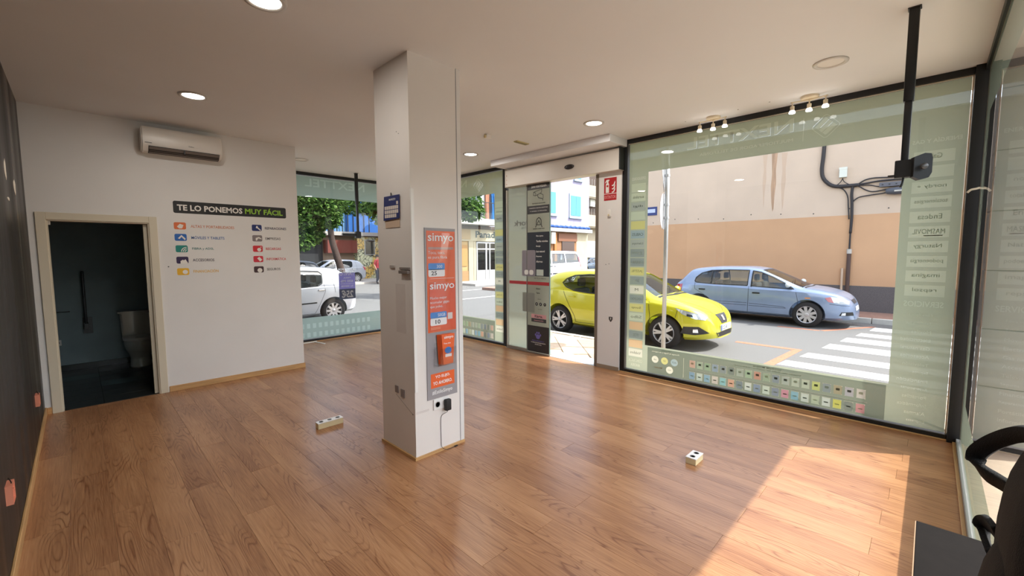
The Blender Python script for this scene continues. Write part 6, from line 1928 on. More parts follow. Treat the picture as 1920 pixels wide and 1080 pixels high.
def build_car(P, label, name, loc, rotz, group=None):
    paint = P['paint']
    root = thing(name, label, P.get('cat', 'car'), loc, rotz, group)
    skin = loft_body(P)
    W_ = Wrap(skin)
    body = solid_obj(skin, paint)
    cutters = []
    # cabin
    cx0, cx1 = P['cabin']
    cutters.append(solid_obj(loft_body(P, inset=0.055, zmin=P.get('floor', 0.45), x0=cx0, x1=cx1, n=30), CINT))
    for poly in P['side_glass']:
        if len(poly) < 3: continue
        bm = bmesh.new(); prism(bm, poly, (0, -1.5, 0), (1, 0, 0), (0, 0, 1), (0, 1, 0), 3.0); cutters.append(solid_obj(bm, CTRIM))
    for (xa, za, ya), (xb, zb_, yb) in P['screens']:
        u = Vector((xb - xa, 0, zb_ - za)); nrm = Vector((-u.z, 0, u.x)).normalized()
        bm = bmesh.new()
        q = [Vector((xa, -ya, za)), Vector((xa, ya, za)), Vector((xb, yb, zb_)), Vector((xb, -yb, zb_))]
        a = ring(bm, [p - nrm * 0.16 for p in q]); b = ring(bm, [p + nrm * 0.16 for p in q])
        bridge(bm, a, b); bm.faces.new(list(reversed(a))); bm.faces.new(b)
        cutters.append(solid_obj(bm, CTRIM))
    r = P['wr']
    for wx in P['axles']:
        hw = interp(P['plan'], wx)
        for s in (-1, 1):
            bm = bmesh.new(); lathe(bm, [(r + 0.055, 0), (r + 0.055, 0.5)], (wx, s * (hw - 0.30), r), (0, s, 0), 36); cutters.append(solid_obj(bm, CTRIM))
    for c in cutters:
        md = body.modifiers.new('cut', 'BOOLEAN'); md.operation = 'DIFFERENCE'; md.object = c; md.solver = 'EXACT'
        try: md.material_mode = 'TRANSFER'
        except Exception: pass
    dg = bpy.context.evaluated_depsgraph_get()
    me = bpy.data.meshes.new_from_object(body.evaluated_get(dg))
    me.name = 'body_shell'
    for c in cutters + [body]:
        dd = c.data; bpy.data.objects.remove(c); bpy.data.meshes.remove(dd)
    bm = bmesh.new(); bm.from_mesh(me); bpy.data.meshes.remove(me)
    if len(bm.faces) < 50: print('BOOLEAN FAILED', name)
    bmesh.ops.dissolve_degenerate(bm, dist=1e-5, edges=bm.edges)
    me = bpy.data.meshes.new('body_shell')
    for f in bm.faces: f.smooth = True
    for e in bm.edges:
        if len(e.link_faces) == 2 and e.calc_face_angle(0) > math.radians(32): e.smooth = False
    bm.to_mesh(me); bm.free()
    me.materials.clear()
    for m_ in (paint, CINT, CTRIM): me.materials.append(m_)
    # material slots after TRANSFER follow the join order: rebuild by position
    bod = link('body_shell', me, None, root)
    for pg in me.polygons:
        pg.material_index = pg.material_index if pg.material_index < 3 else 2
    def add(nm, bm_, m_, smooth=True, parent=None):
        return link(nm, to_mesh(nm, bm_, smooth), m_, parent or root)
    # glass
    for poly in P['side_glass']:
        cxm = sum(p[0] for p in poly) / len(poly); czm = sum(p[1] for p in poly) / len(poly)
        big = [(cxm + (p[0] - cxm) * 1.03, czm + (p[1] - czm) * 1.04) for p in poly]
        for s in (-1, 1):
            bm_ = W_.patch([(x, s * 1.0, z) for x, z in big], (0, -s, 0), -0.012)
            gp = add('side_window', bm_, CGLASS)
            bm_ = W_.ribbon([(x, s * 1.0, z) for x, z in poly + [poly[0]]], (0, -s, 0), 0.022, 0.003)
            add('window_seal', bm_, CTRIM, parent=gp)
    for i, ((xa, za, ya), (xb, zb_, yb)) in enumerate(P['screens']):
        u = Vector((xb - xa, 0, zb_ - za)); nrm = Vector((-u.z, 0, u.x)).normalized()
        if nrm.z < 0: nrm = -nrm
        q = [Vector((xa, -ya * 1.03, za)), Vector((xa, ya * 1.03, za)), Vector((xb, yb * 1.03, zb_)), Vector((xb, -yb * 1.03, zb_))]
        add('windscreen' if i == 0 else 'rear_window', W_.patch(q, -nrm, -0.01), CGLASS)
    for nm, pts, d, m_, off in P.get('patches', []):
        add(nm, W_.patch(pts, d, off), m_)
    for nm, pts, d, w, m_ in P.get('ribbons', []):
        add(nm, W_.ribbon(pts, d, w), m_)
    # wheels
    ty, rm, dk = wheel_meshes(r, P.get('spokes', 5), P.get('rim', 'plain'))
    for wx in P['axles']:
        hw = interp(P['plan'], wx)
        for s in (-1, 1):
            wh = link('wheel', ty, None, root); wh.location = (wx, s * (hw - 0.115), r)
            if s < 0: wh.rotation_euler = (0, 0, PI)
            link('rim', rm, None, wh); link('rim_back', dk, None, wh)
    # seats
    if P.get('seats', True):
        for sx_, sy_ in P.get('seat_at', ((0.15, 0.36), (0.15, -0.36), (-0.85, 0.36), (-0.85, -0.36))):
            bm_ = bmesh.new()
            bx(bm_, sx_ - 0.16, sx_ - 0.03, sy_ - 0.24, sy_ + 0.24, 0.5, 1.02, bev=0.05)
            bx(bm_, sx_ - 0.15, sx_ - 0.06, sy_ - 0.12, sy_ + 0.12, 1.06, 1.24, bev=0.04)
            add('seat', bm_, CINT)
        bm_ = bmesh.new()
        tube(bm_, [(0.72 + 0.05 * math.sin(a), 0.36 + 0.18 * math.cos(a), 0.93 + 0.17 * math.sin(a)) for a in [2 * PI * k / 20 for k in range(21)]], 0.014, 8)
        add('steering_wheel', bm_, CTRIM)
    # mirrors and handles
    for s in (-1, 1):
        mx, mz = P['mirror']
        h = W_.hit((mx, s, mz), (0, -s, 0))
        if h:
            p = h[0]
            bm_ = bmesh.new()
            bmesh.ops.create_uvsphere(bm_, u_segments=16, v_segments=10, radius=1.0)
            for v in bm_.verts:
                v.co = Vector((p.x + v.co.x * 0.075 * (1.0 if v.co.x > 0 else 0.6), p.y + s * 0.13 + v.co.y * 0.105, p.z + 0.05 + v.co.z * 0.07))
            mi = add('door_mirror', bm_, P.get('mirror_paint', paint))
            bm_ = bmesh.new(); tube(bm_, [p + Vector((0, -s * 0.03, -0.01)), p + Vector((0, s * 0.09, 0.02))], 0.022, 8); add('mirror_arm', bm_, CTRIM, parent=mi)
        for hx, hz in P['handles']:
            h = W_.hit((hx, s, hz), (0, -s, 0))
            if h:
                p = h[0]
                bm_ = bmesh.new(); bx(bm_, p.x - 0.085, p.x + 0.085, p.y - 0.012, p.y + s * 0.02 if s > 0 else p.y + 0.012, p.z - 0.018, p.z + 0.018) if False else bx(bm_, p.x - 0.085, p.x + 0.085, min(p.y - s * 0.012, p.y + s * 0.022), max(p.y - s * 0.012, p.y + s * 0.022), p.z - 0.018, p.z + 0.018, bev=0.008)
                add('door_handle', bm_, P.get('handle_mat', paint), smooth=False)
    return root, W_

def both(nm, pts, d, m_, off=0.005):
    """a patch and its mirror image"""
    return [(nm, pts, d, m_, off), (nm, mirror_y(pts), (d[0], -d[1], d[2]), m_, off)]
def side_lines(lines, w=0.008, m_=None):
    out = []
    for L_ in lines:
        for s in (-1, 1):
            out.append(('panel_gap', [(x, s * 1.0, z) for x, z in L_], (0, -s, 0), w, m_ or CTRIM))
    return out

# ---------------------------------------------------------------- yellow hatchback beside the kerb
YP = mat('paint_lime_yellow', (188, 184, 30), rough=0.28, metal=0.15, coat=0.8)
GRIL = mat('grille_mesh', (40, 40, 46), rough=0.5, var=0.5, scale=60)
ylw = dict(paint=YP, wr=0.312, axles=(1.235, -1.235), spokes=5, rim='twin', floor=0.42,
  top=[(-1.98, 0.50), (-1.965, 0.72), (-1.93, 0.92), (-1.86, 1.08), (-1.70, 1.27), (-1.50, 1.375), (-1.15, 1.43), (-0.6, 1.455), (-0.1, 1.445), (0.25, 1.39), (0.62, 1.21), (0.95, 1.035), (1.12, 0.965), (1.35, 0.92), (1.62, 0.845), (1.85, 0.745), (1.98, 0.64), (2.045, 0.52), (2.07, 0.40)],
  belt=[(-2.0, 0.96), (-1.2, 1.0), (-0.6, 0.955), (0.3, 0.90), (1.0, 0.87), (2.1, 0.72)],
  plan=[(-1.98, 0.62), (-1.93, 0.72), (-1.8, 0.79), (-1.4, 0.835), (-0.5, 0.845), (0.8, 0.845), (1.4, 0.83), (1.7, 0.775), (1.88, 0.68), (1.99, 0.55), (2.07, 0.36)],
  bot=[(-1.98, 0.30), (-1.7, 0.22), (0, 0.19), (1.6, 0.20), (2.07, 0.24)],
  cabin=(-1.62, 0.98),
  side_glass=[[(-0.02, 0.945), (0.35, 0.925), (0.86, 0.905), (0.72, 1.0), (0.42, 1.165), (0.18, 1.285), (-0.02, 1.335)], [(-0.09, 0.95), (-0.09, 1.34), (-0.55, 1.345), (-0.92, 1.315), (-1.12, 1.24), (-1.20, 1.15), (-1.08, 1.06), (-0.85, 0.99), (-0.5, 0.96)]],
  screens=[((1.02, 1.0, 0.66), (0.30, 1.375, 0.52)), ((-1.88, 1.06, 0.56), (-1.60, 1.34, 0.48))],
  mirror=(0.74, 0.96), handles=((-0.88, 0.86), (0.12, 0.83)), seat_at=((0.1, 0.36), (0.1, -0.36), (-0.85, 0.36), (-0.85, -0.36)))
HP = [(1.50, 0.9, 0.80), (1.62, 0.9, 0.775), (1.80, 0.7, 0.715), (1.93, 0.55, 0.645), (1.90, 0.58, 0.595), (1.78, 0.72, 0.615), (1.62, 0.85, 0.69)]
ylw['patches'] = both('headlight', HP, (-0.55, -0.83, 0), LENS) \
  + both('headlight_bulb', [(1.70, 0.85, 0.70), (1.76, 0.78, 0.69), (1.77, 0.77, 0.645), (1.70, 0.85, 0.66)], (-0.55, -0.83, 0), mat('lamp_reflector', (120, 130, 150), rough=0.1, metal=0.8), 0.009) \
  + both('fog_surround', [(1.62, 0.9, 0.34), (1.66, 0.88, 0.47), (1.84, 0.70, 0.48), (1.98, 0.55, 0.36), (1.80, 0.74, 0.325)], (-0.55, -0.83, 0), CTRIM) \
  + both('fog_lamp', [(1.76, 0.75, 0.37), (1.76, 0.75, 0.43), (1.82, 0.70, 0.435), (1.83, 0.69, 0.37)], (-0.55, -0.83, 0), LENS, 0.01) \
  + both('tail_light', [(-1.62, 0.9, 0.98), (-1.80, 0.85, 1.0), (-1.95, 0.7, 0.92), (-1.93, 0.7, 0.78), (-1.75, 0.85, 0.84)], (0.5, -0.86, 0), REDL) \
  + [('grille', [(2.2, -0.24, 0.665), (2.2, 0.24, 0.665), (2.2, 0.14, 0.50), (2.2, -0.14, 0.50)], (-1, 0, 0), GRIL, 0.006),
     ('badge', [(2.2, -0.05, 0.635), (2.2, 0.05, 0.635), (2.2, 0.045, 0.545), (2.2, -0.045, 0.545)], (-1, 0, 0), mat('badge_silver', (214, 214, 220), rough=0.2, metal=0.7), 0.014),
     ('lower_intake', [(2.2, -0.42, 0.36), (2.2, 0.42, 0.36), (2.2, 0.34, 0.275), (2.2, -0.34, 0.275)], (-1, 0, 0), CTRIM, 0.006)]
ylw['ribbons'] = side_lines([[(-0.055, 0.94), (-0.055, 0.5), (-0.06, 0.30)], [(0.93, 0.88), (0.97, 0.62), (0.93, 0.30)], [(-1.14, 1.0), (-1.02, 0.78), (-0.80, 0.42), (-0.78, 0.30)], [(-0.06, 0.30), (0.93, 0.30)], [(-0.78, 0.30), (-0.06, 0.30)], [(1.46, 0.62), (1.50, 0.80)]]) \
  + [('bonnet_gap', [(1.10, s * 0.66, 1.5), (1.5, s * 0.66, 1.5), (1.78, s * 0.52, 1.5), (1.93, s * 0.26, 1.5)], (0, 0, -1), 0.008, CTRIM) for s in (-1, 1)] \
  + [('bonnet_crease', [(1.15, s * 0.48, 1.5), (1.5, s * 0.44, 1.5), (1.92, s * 0.24, 1.5)], (0, 0, -1), 0.02, YP) for s in (-1, 1)] \
  + [('wiper', [(1.05, -0.55, 1.5), (1.02, 0.05, 1.5)], (0, 0, -1), 0.02, CTRIM), ('wiper', [(1.07, 0.0, 1.5), (1.0, 0.55, 1.5)], (0, 0, -1), 0.02, CTRIM),
     ('windscreen_cowl', [(1.06, -0.66, 1.5), (1.10, 0, 1.5), (1.06, 0.66, 1.5)], (0, 0, -1), 0.05, CTRIM)]
yc, yw = build_car(ylw, 'lime yellow hatchback parked along the kerb outside the entrance', 'hatchback_car', (8.47, 4.765, ROAD), -PI / 2)
h = yw.hit((2.2, 0, 0.425), (-1, 0, 0))
PLW = mat('plate_white', (232, 234, 238), rough=0.4)
bm = bmesh.new(); bx(bm, h[0].x + 0.0, h[0].x + 0.02, -0.26, 0.26, 0.375, 0.485, bev=0.003)
npl = link('number_plate', to_mesh('number_plate', bm), PLW, yc)
bm = bmesh.new(); bx(bm, h[0].x + 0.019, h[0].x + 0.0215, -0.26, -0.215, 0.377, 0.483)
link('plate_band', to_mesh('plate_band', bm), mat('plate_blue', (40, 80, 170), rough=0.4), npl)
tme = text_mesh('0258', 0.02)
xs_ = [v.co.x for v in tme.vertices]; ys_ = [v.co.y for v in tme.vertices]
for v in tme.vertices:
    a = (v.co.x - min(xs_)) / (max(xs_) - min(xs_)); b = (v.co.y - min(ys_)) / (max(ys_) - min(ys_))
    v.co = Vector((h[0].x + 0.0215, -0.19 + a * 0.24, 0.395 + b * 0.07))
link('plate_characters', tme, SBK, npl)

# ---------------------------------------------------------------- blue hatchback across the street
BP = mat('paint_ice_blue', (132, 148, 176), rough=0.3, metal=0.35, coat=0.6, var=0.06, scale=3)
blu = dict(paint=BP, wr=0.31, axles=(1.267, -1.267), spokes=9, rim='hubcap', floor=0.42,
  top=[(-2.04, 0.50), (-2.03, 0.72), (-1.99, 0.90), (-1.90, 1.02), (-1.72, 1.22), (-1.55, 1.36), (-1.35, 1.395), (-0.8, 1.435), (-0.2, 1.44), (0.15, 1.405), (0.55, 1.25), (0.95, 1.07), (1.22, 0.965), (1.45, 0.935), (1.75, 0.86), (1.97, 0.755), (2.08, 0.62), (2.14, 0.48), (2.15, 0.38)],
  belt=[(-2.1, 0.93), (-1.2, 0.94), (0.3, 0.90), (1.0, 0.885), (2.2, 0.74)],
  plan=[(-2.04, 0.60), (-1.98, 0.72), (-1.85, 0.79), (-1.4, 0.845), (-0.5, 0.853), (0.9, 0.853), (1.5, 0.83), (1.8, 0.77), (1.98, 0.68), (2.08, 0.56), (2.15, 0.40)],
  bot=[(-2.04, 0.32), (-1.8, 0.22), (0, 0.19), (1.7, 0.19), (2.15, 0.22)],
  cabin=(-1.55, 1.08),
  side_glass=[[(0.03, 0.945), (0.5, 0.925), (0.98, 0.91), (0.80, 1.03), (0.50, 1.185), (0.22, 1.30), (0.03, 1.335)], [(-0.06, 0.95), (-0.06, 1.345), (-0.55, 1.345), (-1.02, 1.32), (-1.27, 1.24), (-1.40, 1.12), (-1.43, 1.02), (-1.38, 0.98), (-0.9, 0.955)]],
  screens=[((1.16, 0.995, 0.68), (0.24, 1.375, 0.55)), ((-1.90, 1.03, 0.55), (-1.62, 1.32, 0.50))],
  mirror=(0.86, 0.97), handles=((-1.22, 0.80), (-0.06 + 0.0, 0.765)), handle_mat=CTRIM, mirror_paint=mat('paint_pale_mirror', (206, 212, 214), rough=0.35))
blu['handles'] = ((-1.20, 0.80), (0.16, 0.775))
blu['patches'] = both('headlight', [(1.66, 0.9, 0.735), (1.76, 0.85, 0.77), (1.95, 0.7, 0.735), (2.06, 0.55, 0.66), (2.04, 0.58, 0.60), (1.90, 0.75, 0.605), (1.72, 0.88, 0.65)], (-0.5, -0.86, 0), LENS) \
  + both('indicator', [(1.66, 0.9, 0.735), (1.76, 0.85, 0.765), (1.80, 0.82, 0.63), (1.72, 0.88, 0.65)], (-0.5, -0.86, 0), mat('lens_pink', (190, 120, 124), rough=0.12, coat=0.5), 0.008) \
  + both('tail_light', [(-1.86, 0.9, 0.92), (-1.98, 0.75, 0.90), (-2.03, 0.65, 0.62), (-1.94, 0.82, 0.60), (-1.86, 0.88, 0.74)], (0.6, -0.8, 0), REDL) \
  + both('fog_surround', [(1.90, 0.75, 0.33), (1.93, 0.72, 0.42), (2.10, 0.5, 0.42), (2.12, 0.45, 0.34)], (-0.6, -0.8, 0), CTRIM) \
  + both('fog_lamp', [(1.93, 0.73, 0.345), (1.94, 0.72, 0.405), (1.99, 0.66, 0.405), (1.99, 0.66, 0.345)], (-0.6, -0.8, 0), LENS, 0.01) \
  + both('side_repeater', [(1.22, 1, 0.705), (1.33, 1, 0.705), (1.33, 1, 0.725), (1.22, 1, 0.725)], (0, -1, 0), AMB) \
  + [('grille', [(2.3, -0.28, 0.68), (2.3, 0.28, 0.68), (2.3, 0.24, 0.59), (2.3, -0.24, 0.59)], (-1, 0, 0), GRIL, 0.006)] \
  + both('number_plate', [(2.3, 0.0, 0.53), (2.3, 0.25, 0.53), (2.3, 0.25, 0.43), (2.3, 0.0, 0.43)], (-1, 0, 0), PLW, 0.008)
blu['ribbons'] = side_lines([[(-0.02, 0.94), (-0.02, 0.6), (-0.03, 0.27)], [(1.02, 0.88), (1.08, 0.62), (1.02, 0.27)], [(-1.42, 1.0), (-1.40, 0.80), (-1.15, 0.66), (-0.98, 0.45), (-0.86, 0.27)], [(-0.86, 0.27), (1.02, 0.27)], [(-0.96, 0.445), (-0.05, 0.44)], [(0.0, 0.44), (0.82, 0.43)], [(0.0, 0.50), (0.78, 0.465), (0.84, 0.43)], [(-0.92, 0.50), (-0.05, 0.505)], [(1.70, 0.60), (1.95, 0.57), (2.1, 0.56)], [(-1.43, 0.56), (-1.7, 0.60), (-2.0, 0.60)]]) \
  + side_lines([[(0.03, 0.92), (0.03, 1.34)], [(-0.98, 0.96), (-0.98, 1.33)]], 0.03) \
  + [('bonnet_gap', [(1.2, s * 0.68, 1.5), (1.6, s * 0.66, 1.5), (1.95, s * 0.5, 1.5), (2.04, s * 0.3, 1.5)], (0, 0, -1), 0.008, CTRIM) for s in (-1, 1)] \
  + [('windscreen_cowl', [(1.19, -0.66, 1.5), (1.24, 0, 1.5), (1.19, 0.66, 1.5)], (0, 0, -1), 0.04, CTRIM), ('wiper', [(1.12, -0.6, 1.5), (1.18, -0.05, 1.5)], (0, 0, -1), 0.02, CTRIM)]
build_car(blu, 'pale blue hatchback parked before the beige wall', 'hatchback_car', (13.06, 3.34, ROAD), -PI / 2)

# ---------------------------------------------------------------- white hatchback outside the far window
WP = mat('paint_white', (186, 188, 194), rough=0.28, coat=0.7)
whc = dict(paint=WP, wr=0.315, axles=(1.29, -1.29), spokes=9, rim='plain', floor=0.42,
  top=[(-2.0, 0.50), (-1.99, 0.75), (-1.95, 0.93), (-1.88, 1.03), (-1.72, 1.25), (-1.55, 1.40), (-1.3, 1.45), (-0.7, 1.49), (-0.1, 1.485), (0.3, 1.42), (0.7, 1.22), (1.05, 1.03), (1.2, 0.98), (1.5, 0.93), (1.75, 0.83), (1.92, 0.68), (2.0, 0.50), (2.02, 0.40)],
  belt=[(-2.0, 0.98), (-1.2, 0.98), (0.3, 0.92), (1.0, 0.89), (2.1, 0.74)],
  plan=[(-2.0, 0.60), (-1.94, 0.73), (-1.8, 0.80), (-1.4, 0.85), (-0.5, 0.855), (0.9, 0.855), (1.5, 0.82), (1.8, 0.72), (1.95, 0.58), (2.02, 0.40)],
  bot=[(-2.0, 0.32), (-1.8, 0.24), (0, 0.19), (2.02, 0.22)],
  cabin=(-1.62, 1.02),
  side_glass=[[(0.03, 0.95), (0.5, 0.93), (0.92, 0.91), (0.75, 1.03), (0.45, 1.22), (0.2, 1.36), (0.03, 1.38)], [(-0.06, 0.96), (-0.06, 1.385), (-0.6, 1.39), (-0.98, 1.37), (-1.06, 1.30), (-1.02, 1.05), (-0.9, 0.985), (-0.6, 0.97)]],
  screens=[((1.08, 1.0, 0.66), (0.34, 1.39, 0.55)), ((-1.87, 1.07, 0.56), (-1.62, 1.36, 0.50))],
  mirror=(0.78, 0.99), handles=((-0.98, 0.88), (0.1, 0.86)), handle_mat=CHROME)
whc['patches'] = both('tail_light', [(-1.80, 0.9, 1.03), (-1.92, 0.75, 0.98), (-1.98, 0.65, 0.78), (-1.88, 0.85, 0.80)], (0.6, -0.8, 0), REDL) \
  + both('headlight', [(1.45, 0.9, 0.80), (1.7, 0.8, 0.80), (1.9, 0.6, 0.66), (1.8, 0.75, 0.60), (1.6, 0.88, 0.66)], (-0.5, -0.86, 0), LENS) \
  + [('number_plate', [(-2.2, -0.26, 0.60), (-2.2, 0.26, 0.60), (-2.2, 0.26, 0.49), (-2.2, -0.26, 0.49)], (1, 0, 0), PLW, 0.008)]
whc['ribbons'] = side_lines([[(-0.02, 0.95), (-0.02, 0.6), (-0.03, 0.28)], [(1.0, 0.88), (1.05, 0.62), (1.0, 0.28)], [(-1.06, 1.02), (-1.08, 0.85), (-0.92, 0.5), (-0.80, 0.28)], [(-0.80, 0.28), (1.0, 0.28)], [(-1.25, 1.35), (-1.32, 1.0), (-1.34, 0.8)]]) \
  + side_lines([[(-0.85, 0.56), (-0.05, 0.54)], [(0.0, 0.54), (0.9, 0.53)]], 0.035)
build_car(whc, 'white hatchback with its rear wheel showing outside the far window', 'hatchback_car', (3.44, 12.15, ROAD), PI)

# ---------------------------------------------------------------- white van, seen through the open entrance
VP = mat('paint_van_white', (176, 176, 188), rough=0.35, coat=0.5)
van = dict(paint=VP, cat='van', wr=0.34, axles=(1.5, -1.5), spokes=5, rim='plain', floor=0.55, tumble=0.10,
  top=[(-2.45, 0.55), (-2.44, 1.0), (-2.42, 1.5), (-2.34, 1.85), (-2.15, 1.95), (-1.2, 1.97), (0.4, 1.96), (0.75, 1.90), (1.2, 1.55), (1.6, 1.22), (1.75, 1.14), (2.1, 1.05), (2.35, 0.9), (2.46, 0.65), (2.48, 0.45)],
  belt=[(-2.5, 1.22), (0.3, 1.18), (1.2, 1.10), (2.5, 0.9)],
  plan=[(-2.45, 0.82), (-2.4, 0.88), (-2.2, 0.92), (1.2, 0.93), (1.9, 0.88), (2.3, 0.72), (2.48, 0.5)],
  bot=[(-2.45, 0.36), (-2.2, 0.28), (2.0, 0.26), (2.48, 0.3)],
  cabin=(-2.25, 1.55),
  side_glass=[[(0.62, 1.22), (1.35, 1.17), (1.0, 1.52), (0.72, 1.75), (0.62, 1.78)], [(-0.75, 1.24), (-0.72, 1.78), (0.45, 1.78), (0.48, 1.22)], [(-2.18, 1.28), (-2.1, 1.72), (-1.95, 1.78), (-0.86, 1.78), (-0.9, 1.24)]],
  screens=[((1.58, 1.24, 0.72), (0.86, 1.83, 0.68)), ((-2.43, 1.25, 0.68), (-2.36, 1.78, 0.64))],
  mirror=(1.25, 1.2), handles=((0.30, 1.05), (0.62, 1.05)), handle_mat=CTRIM, seat_at=((0.5, 0.4), (0.5, -0.4), (-0.6, 0.4), (-0.6, -0.4)))
van['patches'] = both('tail_light', [(-2.2, 0.95, 1.6), (-2.44, 0.85, 1.6), (-2.44, 0.85, 0.95), (-2.3, 0.92, 0.95)], (0.5, -0.86, 0), REDL)
van['ribbons'] = side_lines([[(0.55, 1.2), (0.55, 0.4)], [(-0.80, 1.2), (-0.80, 0.4)], [(-2.1, 1.13), (-0.9, 1.12)]]) + side_lines([[(-1.0, 0.62), (0.5, 0.60)], [(0.6, 0.60), (1.1, 0.60)]], 0.07)
build_car(van, 'white passenger van on the cross street behind the yellow car', 'passenger_van', (20.3, 16.95, ROAD), PI)

def recolour(P, paint):
    Q = dict(P); Q['paint'] = paint; Q.pop('mirror_paint', None); Q['mirror_paint'] = paint
    return Q
DP_ = mat('paint_dark_teal', (38, 62, 84), rough=0.25, metal=0.3, coat=0.8)
build_car(recolour(blu, DP_), 'dark blue car parked behind the white van', 'hatchback_car', (33.4, 23.0, ROAD), math.radians(180))
# cars of the square behind the trees
for col, (x, y, rz), lab in (((196, 196, 200), (4.3, 16.6, 0), 'white car glimpsed over the roof of the nearest white hatchback'),
                            ((170, 174, 184), (11.0, 26.6, 180), 'silver car parked before the peach wall of the square'),
                            ((70, 74, 82), (7.6, 24.9, 180), 'dark grey car parked across the square behind the tree trunk'),
                            ((150, 40, 46), (3.2, 22.3, 180), 'red car at the left edge of the square')):
    build_car(recolour(whc, mat('paint_%d_%d_%d' % col, col, rough=0.3, coat=0.6)), lab, 'hatchback_car', (x, y, ROAD), math.radians(rz))
# ================================================================== TREES
BARK = mat('bark', (66, 52, 46), rough=0.95, var=0.3, scale=6, stretch=(3, 3, 0.6), bump=0.8, bscale=20)
def leaf_mat(nm, rgb):
    m = film_mat(nm, rgb, 0.0, 0.45)
    return m
LEAF = [leaf_mat('leaf_mid', (72, 102, 48)), leaf_mat('leaf_light', (116, 146, 76)), leaf_mat('leaf_dark', (46, 70, 38))]
def make_tree(name, label, loc, height, lean, crowns, nleaf, size, seed, group='street trees'):
    rnd = random.Random(seed)
    t = thing(name, label, 'tree', loc, 0, group)
    hb = height
    bm = bmesh.new()
    tr = [(lean[0] * k / 6 + 0.05 * math.sin(k * 1.7), lean[1] * k / 6 + 0.04 * math.cos(k * 2.1), hb * k / 6) for k in range(7)]
    tube(bm, smooth_curve(tr, 4), [0.21 - 0.10 * k / 24 for k in range(25)], 12)
    link('trunk', to_mesh('trunk', bm, True), BARK, t)
    for (cx, cy, cz, rx, ry, rz_) in crowns:
        bm = bmesh.new()
        p0 = Vector(tr[4 + rnd.randrange(2)]); p1 = Vector((cx, cy, cz))
        mid = p0.lerp(p1, 0.5) + Vector((0, 0, 0.15))
        tube(bm, smooth_curve([p0, mid, p1], 5), [0.06 - 0.045 * k / 10 for k in range(11)], 8)
        link('branch', to_mesh('branch', bm, True), BARK, t)
    for li, share in ((0, 0.5), (1, 0.28), (2, 0.22)):
        verts, faces = [], []
        for (cx, cy, cz, rx, ry, rz_) in crowns:
            for _ in range(int(nleaf * share / len(crowns))):
                while True:
                    a, b, c = (rnd.uniform(-1, 1) for _ in range(3))
                    d = a * a + b * b + c * c
                    if d < 1 and rnd.random() < 0.25 + 0.75 * d: break
                p = Vector((cx + a * rx, cy + b * ry, cz + c * rz_))
                s = size * rnd.uniform(0.7, 1.3)
                u = Vector((rnd.uniform(-1, 1), rnd.uniform(-1, 1), rnd.uniform(-0.9, 0.2))).normalized()
                w = u.cross(Vector((rnd.uniform(-1, 1), rnd.uniform(-1, 1), 1))).normalized()
                n = u.cross(w) * s * 0.12
                i = len(verts)
                verts += [p, p + u * s * 0.35 + w * s * 0.34 + n, p + u * s * 0.75 + w * s * 0.22 + n, p + u * s, p + u * s * 0.75 - w * s * 0.22 + n, p + u * s * 0.35 - w * s * 0.34 + n]
                faces += [(i, i + 1, i + 2, i + 3), (i, i + 3, i + 4, i + 5)]
        me = bpy.data.meshes.new('foliage'); me.from_pydata([tuple(v) for v in verts], [], faces)
        o = link('foliage', me, LEAF[li], t); o['kind'] = 'stuff'
    return t
make_tree('street_tree', 'leaning street tree with dark trunk seen through the far window', (10.2, 23.0, ROAD), 5.2, (-1.1, -0.2),
          [(-1.8, -0.6, 4.6, 1.6, 1.5, 1.2), (-0.6, -0.4, 5.4, 1.8, 1.6, 1.3), (-3.0, -1.0, 4.2, 1.3, 1.3, 1.1), (0.8, 0, 5.0, 1.4, 1.4, 1.0), (-2.6, -0.6, 3.4, 0.9, 0.9, 0.7)], 9000, 0.17, 3)
make_tree('street_tree', 'street tree with pale sunlit leaves just behind the column', (9.3, 14.8, ROAD), 4.6, (0.2, -0.3),
          [(-0.7, 0.0, 4.2, 1.1, 1.1, 0.9), (0.6, 0.3, 4.8, 1.5, 1.3, 1.0), (-1.7, -0.3, 4.0, 0.9, 0.9, 0.8), (-1.3, -0.5, 3.3, 0.5, 0.5, 0.45), (1.9, -0.6, 4.2, 1.1, 1.0, 0.7), (2.2, -1.0, 3.6, 0.7, 0.6, 0.4)], 5200, 0.17, 5)
make_tree('street_tree', 'dense street tree at the left edge of the far window', (4.8, 19.6, ROAD), 4.6, (0.5, 0.0),
          [(0.8, 0, 4.4, 1.5, 1.4, 1.0), (2.2, -0.2, 4.4, 1.3, 1.2, 1.0), (1.6, -0.4, 3.5, 1.1, 0.9, 0.8), (2.9, -0.3, 3.7, 0.9, 0.9, 0.8), (2.3, 0.2, 2.8, 0.8, 0.8, 0.6), (1.7, -0.2, 2.5, 0.8, 0.7, 0.6), (3.4, 0.1, 4.6, 1.2, 1.0, 0.8)], 12000, 0.16, 9)

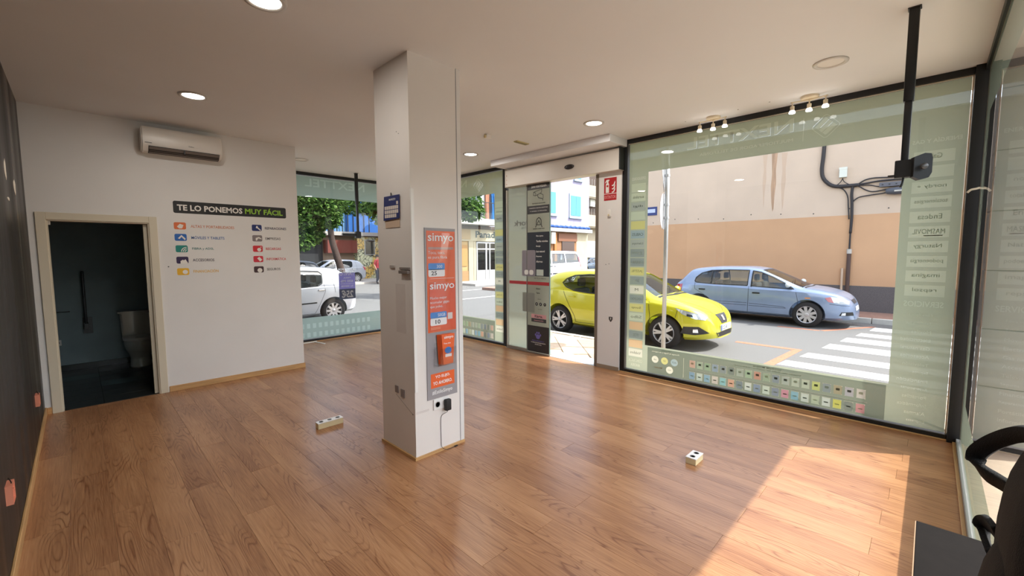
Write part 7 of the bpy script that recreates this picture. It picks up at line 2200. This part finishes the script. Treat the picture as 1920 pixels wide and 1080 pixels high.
# ================================================================== PASSER-BY
ps = thing('person', 'passer-by in red top and dark trousers walking past the mural', 'person', (12.75, 24.0, ROAD), math.radians(200))
def skin_body():
    me = bpy.data.meshes.new('body')
    V = [(0, 0, 0.95), (0, 0, 1.10), (0, 0, 1.30), (0, 0.01, 1.45), (0, 0.02, 1.53), (0, 0.03, 1.60), (0, 0.03, 1.70),
         (0.10, 0, 0.90), (0.11, 0.08, 0.50), (0.11, 0.02, 0.08), (0.11, 0.15, 0.04),
         (-0.10, 0, 0.90), (-0.11, 0.02, 0.50), (-0.11, -0.16, 0.10), (-0.11, -0.04, 0.05),
         (0.18, 0, 1.41), (0.23, -0.03, 1.15), (0.23, 0.10, 0.93), (0.225, 0.14, 0.85),
         (-0.18, 0, 1.41), (-0.23, 0.02, 1.15), (-0.23, 0.08, 0.92), (-0.225, 0.10, 0.84)]
    E_ = [(0, 1), (1, 2), (2, 3), (3, 4), (4, 5), (5, 6), (0, 7), (7, 8), (8, 9), (9, 10), (0, 11), (11, 12), (12, 13), (13, 14), (3, 15), (15, 16), (16, 17), (17, 18), (3, 19), (19, 20), (20, 21), (21, 22)]
    R_ = [0.15, 0.14, 0.16, 0.12, 0.055, 0.085, 0.09, 0.095, 0.065, 0.045, 0.04, 0.095, 0.065, 0.045, 0.04, 0.065, 0.05, 0.04, 0.035, 0.065, 0.05, 0.04, 0.035]
    me.from_pydata(V, E_, [])
    o = bpy.data.objects.new('body', me); COL.objects.link(o)
    sk = o.modifiers.new('skin', 'SKIN')
    if not me.skin_vertices: me.skin_vertices.new()
    for k, r_ in enumerate(R_):
        me.skin_vertices[0].data[k].radius = (r_, r_ * 0.85)
    me.skin_vertices[0].data[0].use_root = True
    sb = o.modifiers.new('sub', 'SUBSURF'); sb.levels = 2
    out = bpy.data.meshes.new_from_object(o.evaluated_get(bpy.context.evaluated_depsgraph_get()))
    bpy.data.objects.remove(o); bpy.data.meshes.remove(me)
    return out
bme = skin_body(); bme.name = 'body'
for m_ in (mat('skin_tone', (176, 126, 100), rough=0.6), mat('red_top', (168, 40, 52), rough=0.8), mat('dark_trousers', (60, 62, 72), rough=0.85), mat('brown_shoes', (60, 46, 40), rough=0.6)): bme.materials.append(m_)
for pg in bme.polygons:
    c = pg.center; pg.use_smooth = True
    if c.z < 0.11: pg.material_index = 3
    elif c.z < 0.97 and abs(c.x) < 0.19: pg.material_index = 2
    elif c.z < 1.49 and (abs(c.x) < 0.21 or c.z > 1.2): pg.material_index = 1
    else: pg.material_index = 0
link('body', bme, None, ps)
bm = bmesh.new(); bmesh.ops.create_uvsphere(bm, u_segments=14, v_segments=10, radius=1)
for v in bm.verts: v.co = Vector((v.co.x * 0.10, 0.012 + v.co.y * 0.11, 1.70 + v.co.z * 0.105))
bmesh.ops.delete(bm, geom=[v for v in bm.verts if v.co.z < 1.63 and v.co.y > 0.0], context='VERTS')
link('hair', to_mesh('hair', bm, True), mat('dark_hair', (34, 28, 26), rough=0.8), ps)
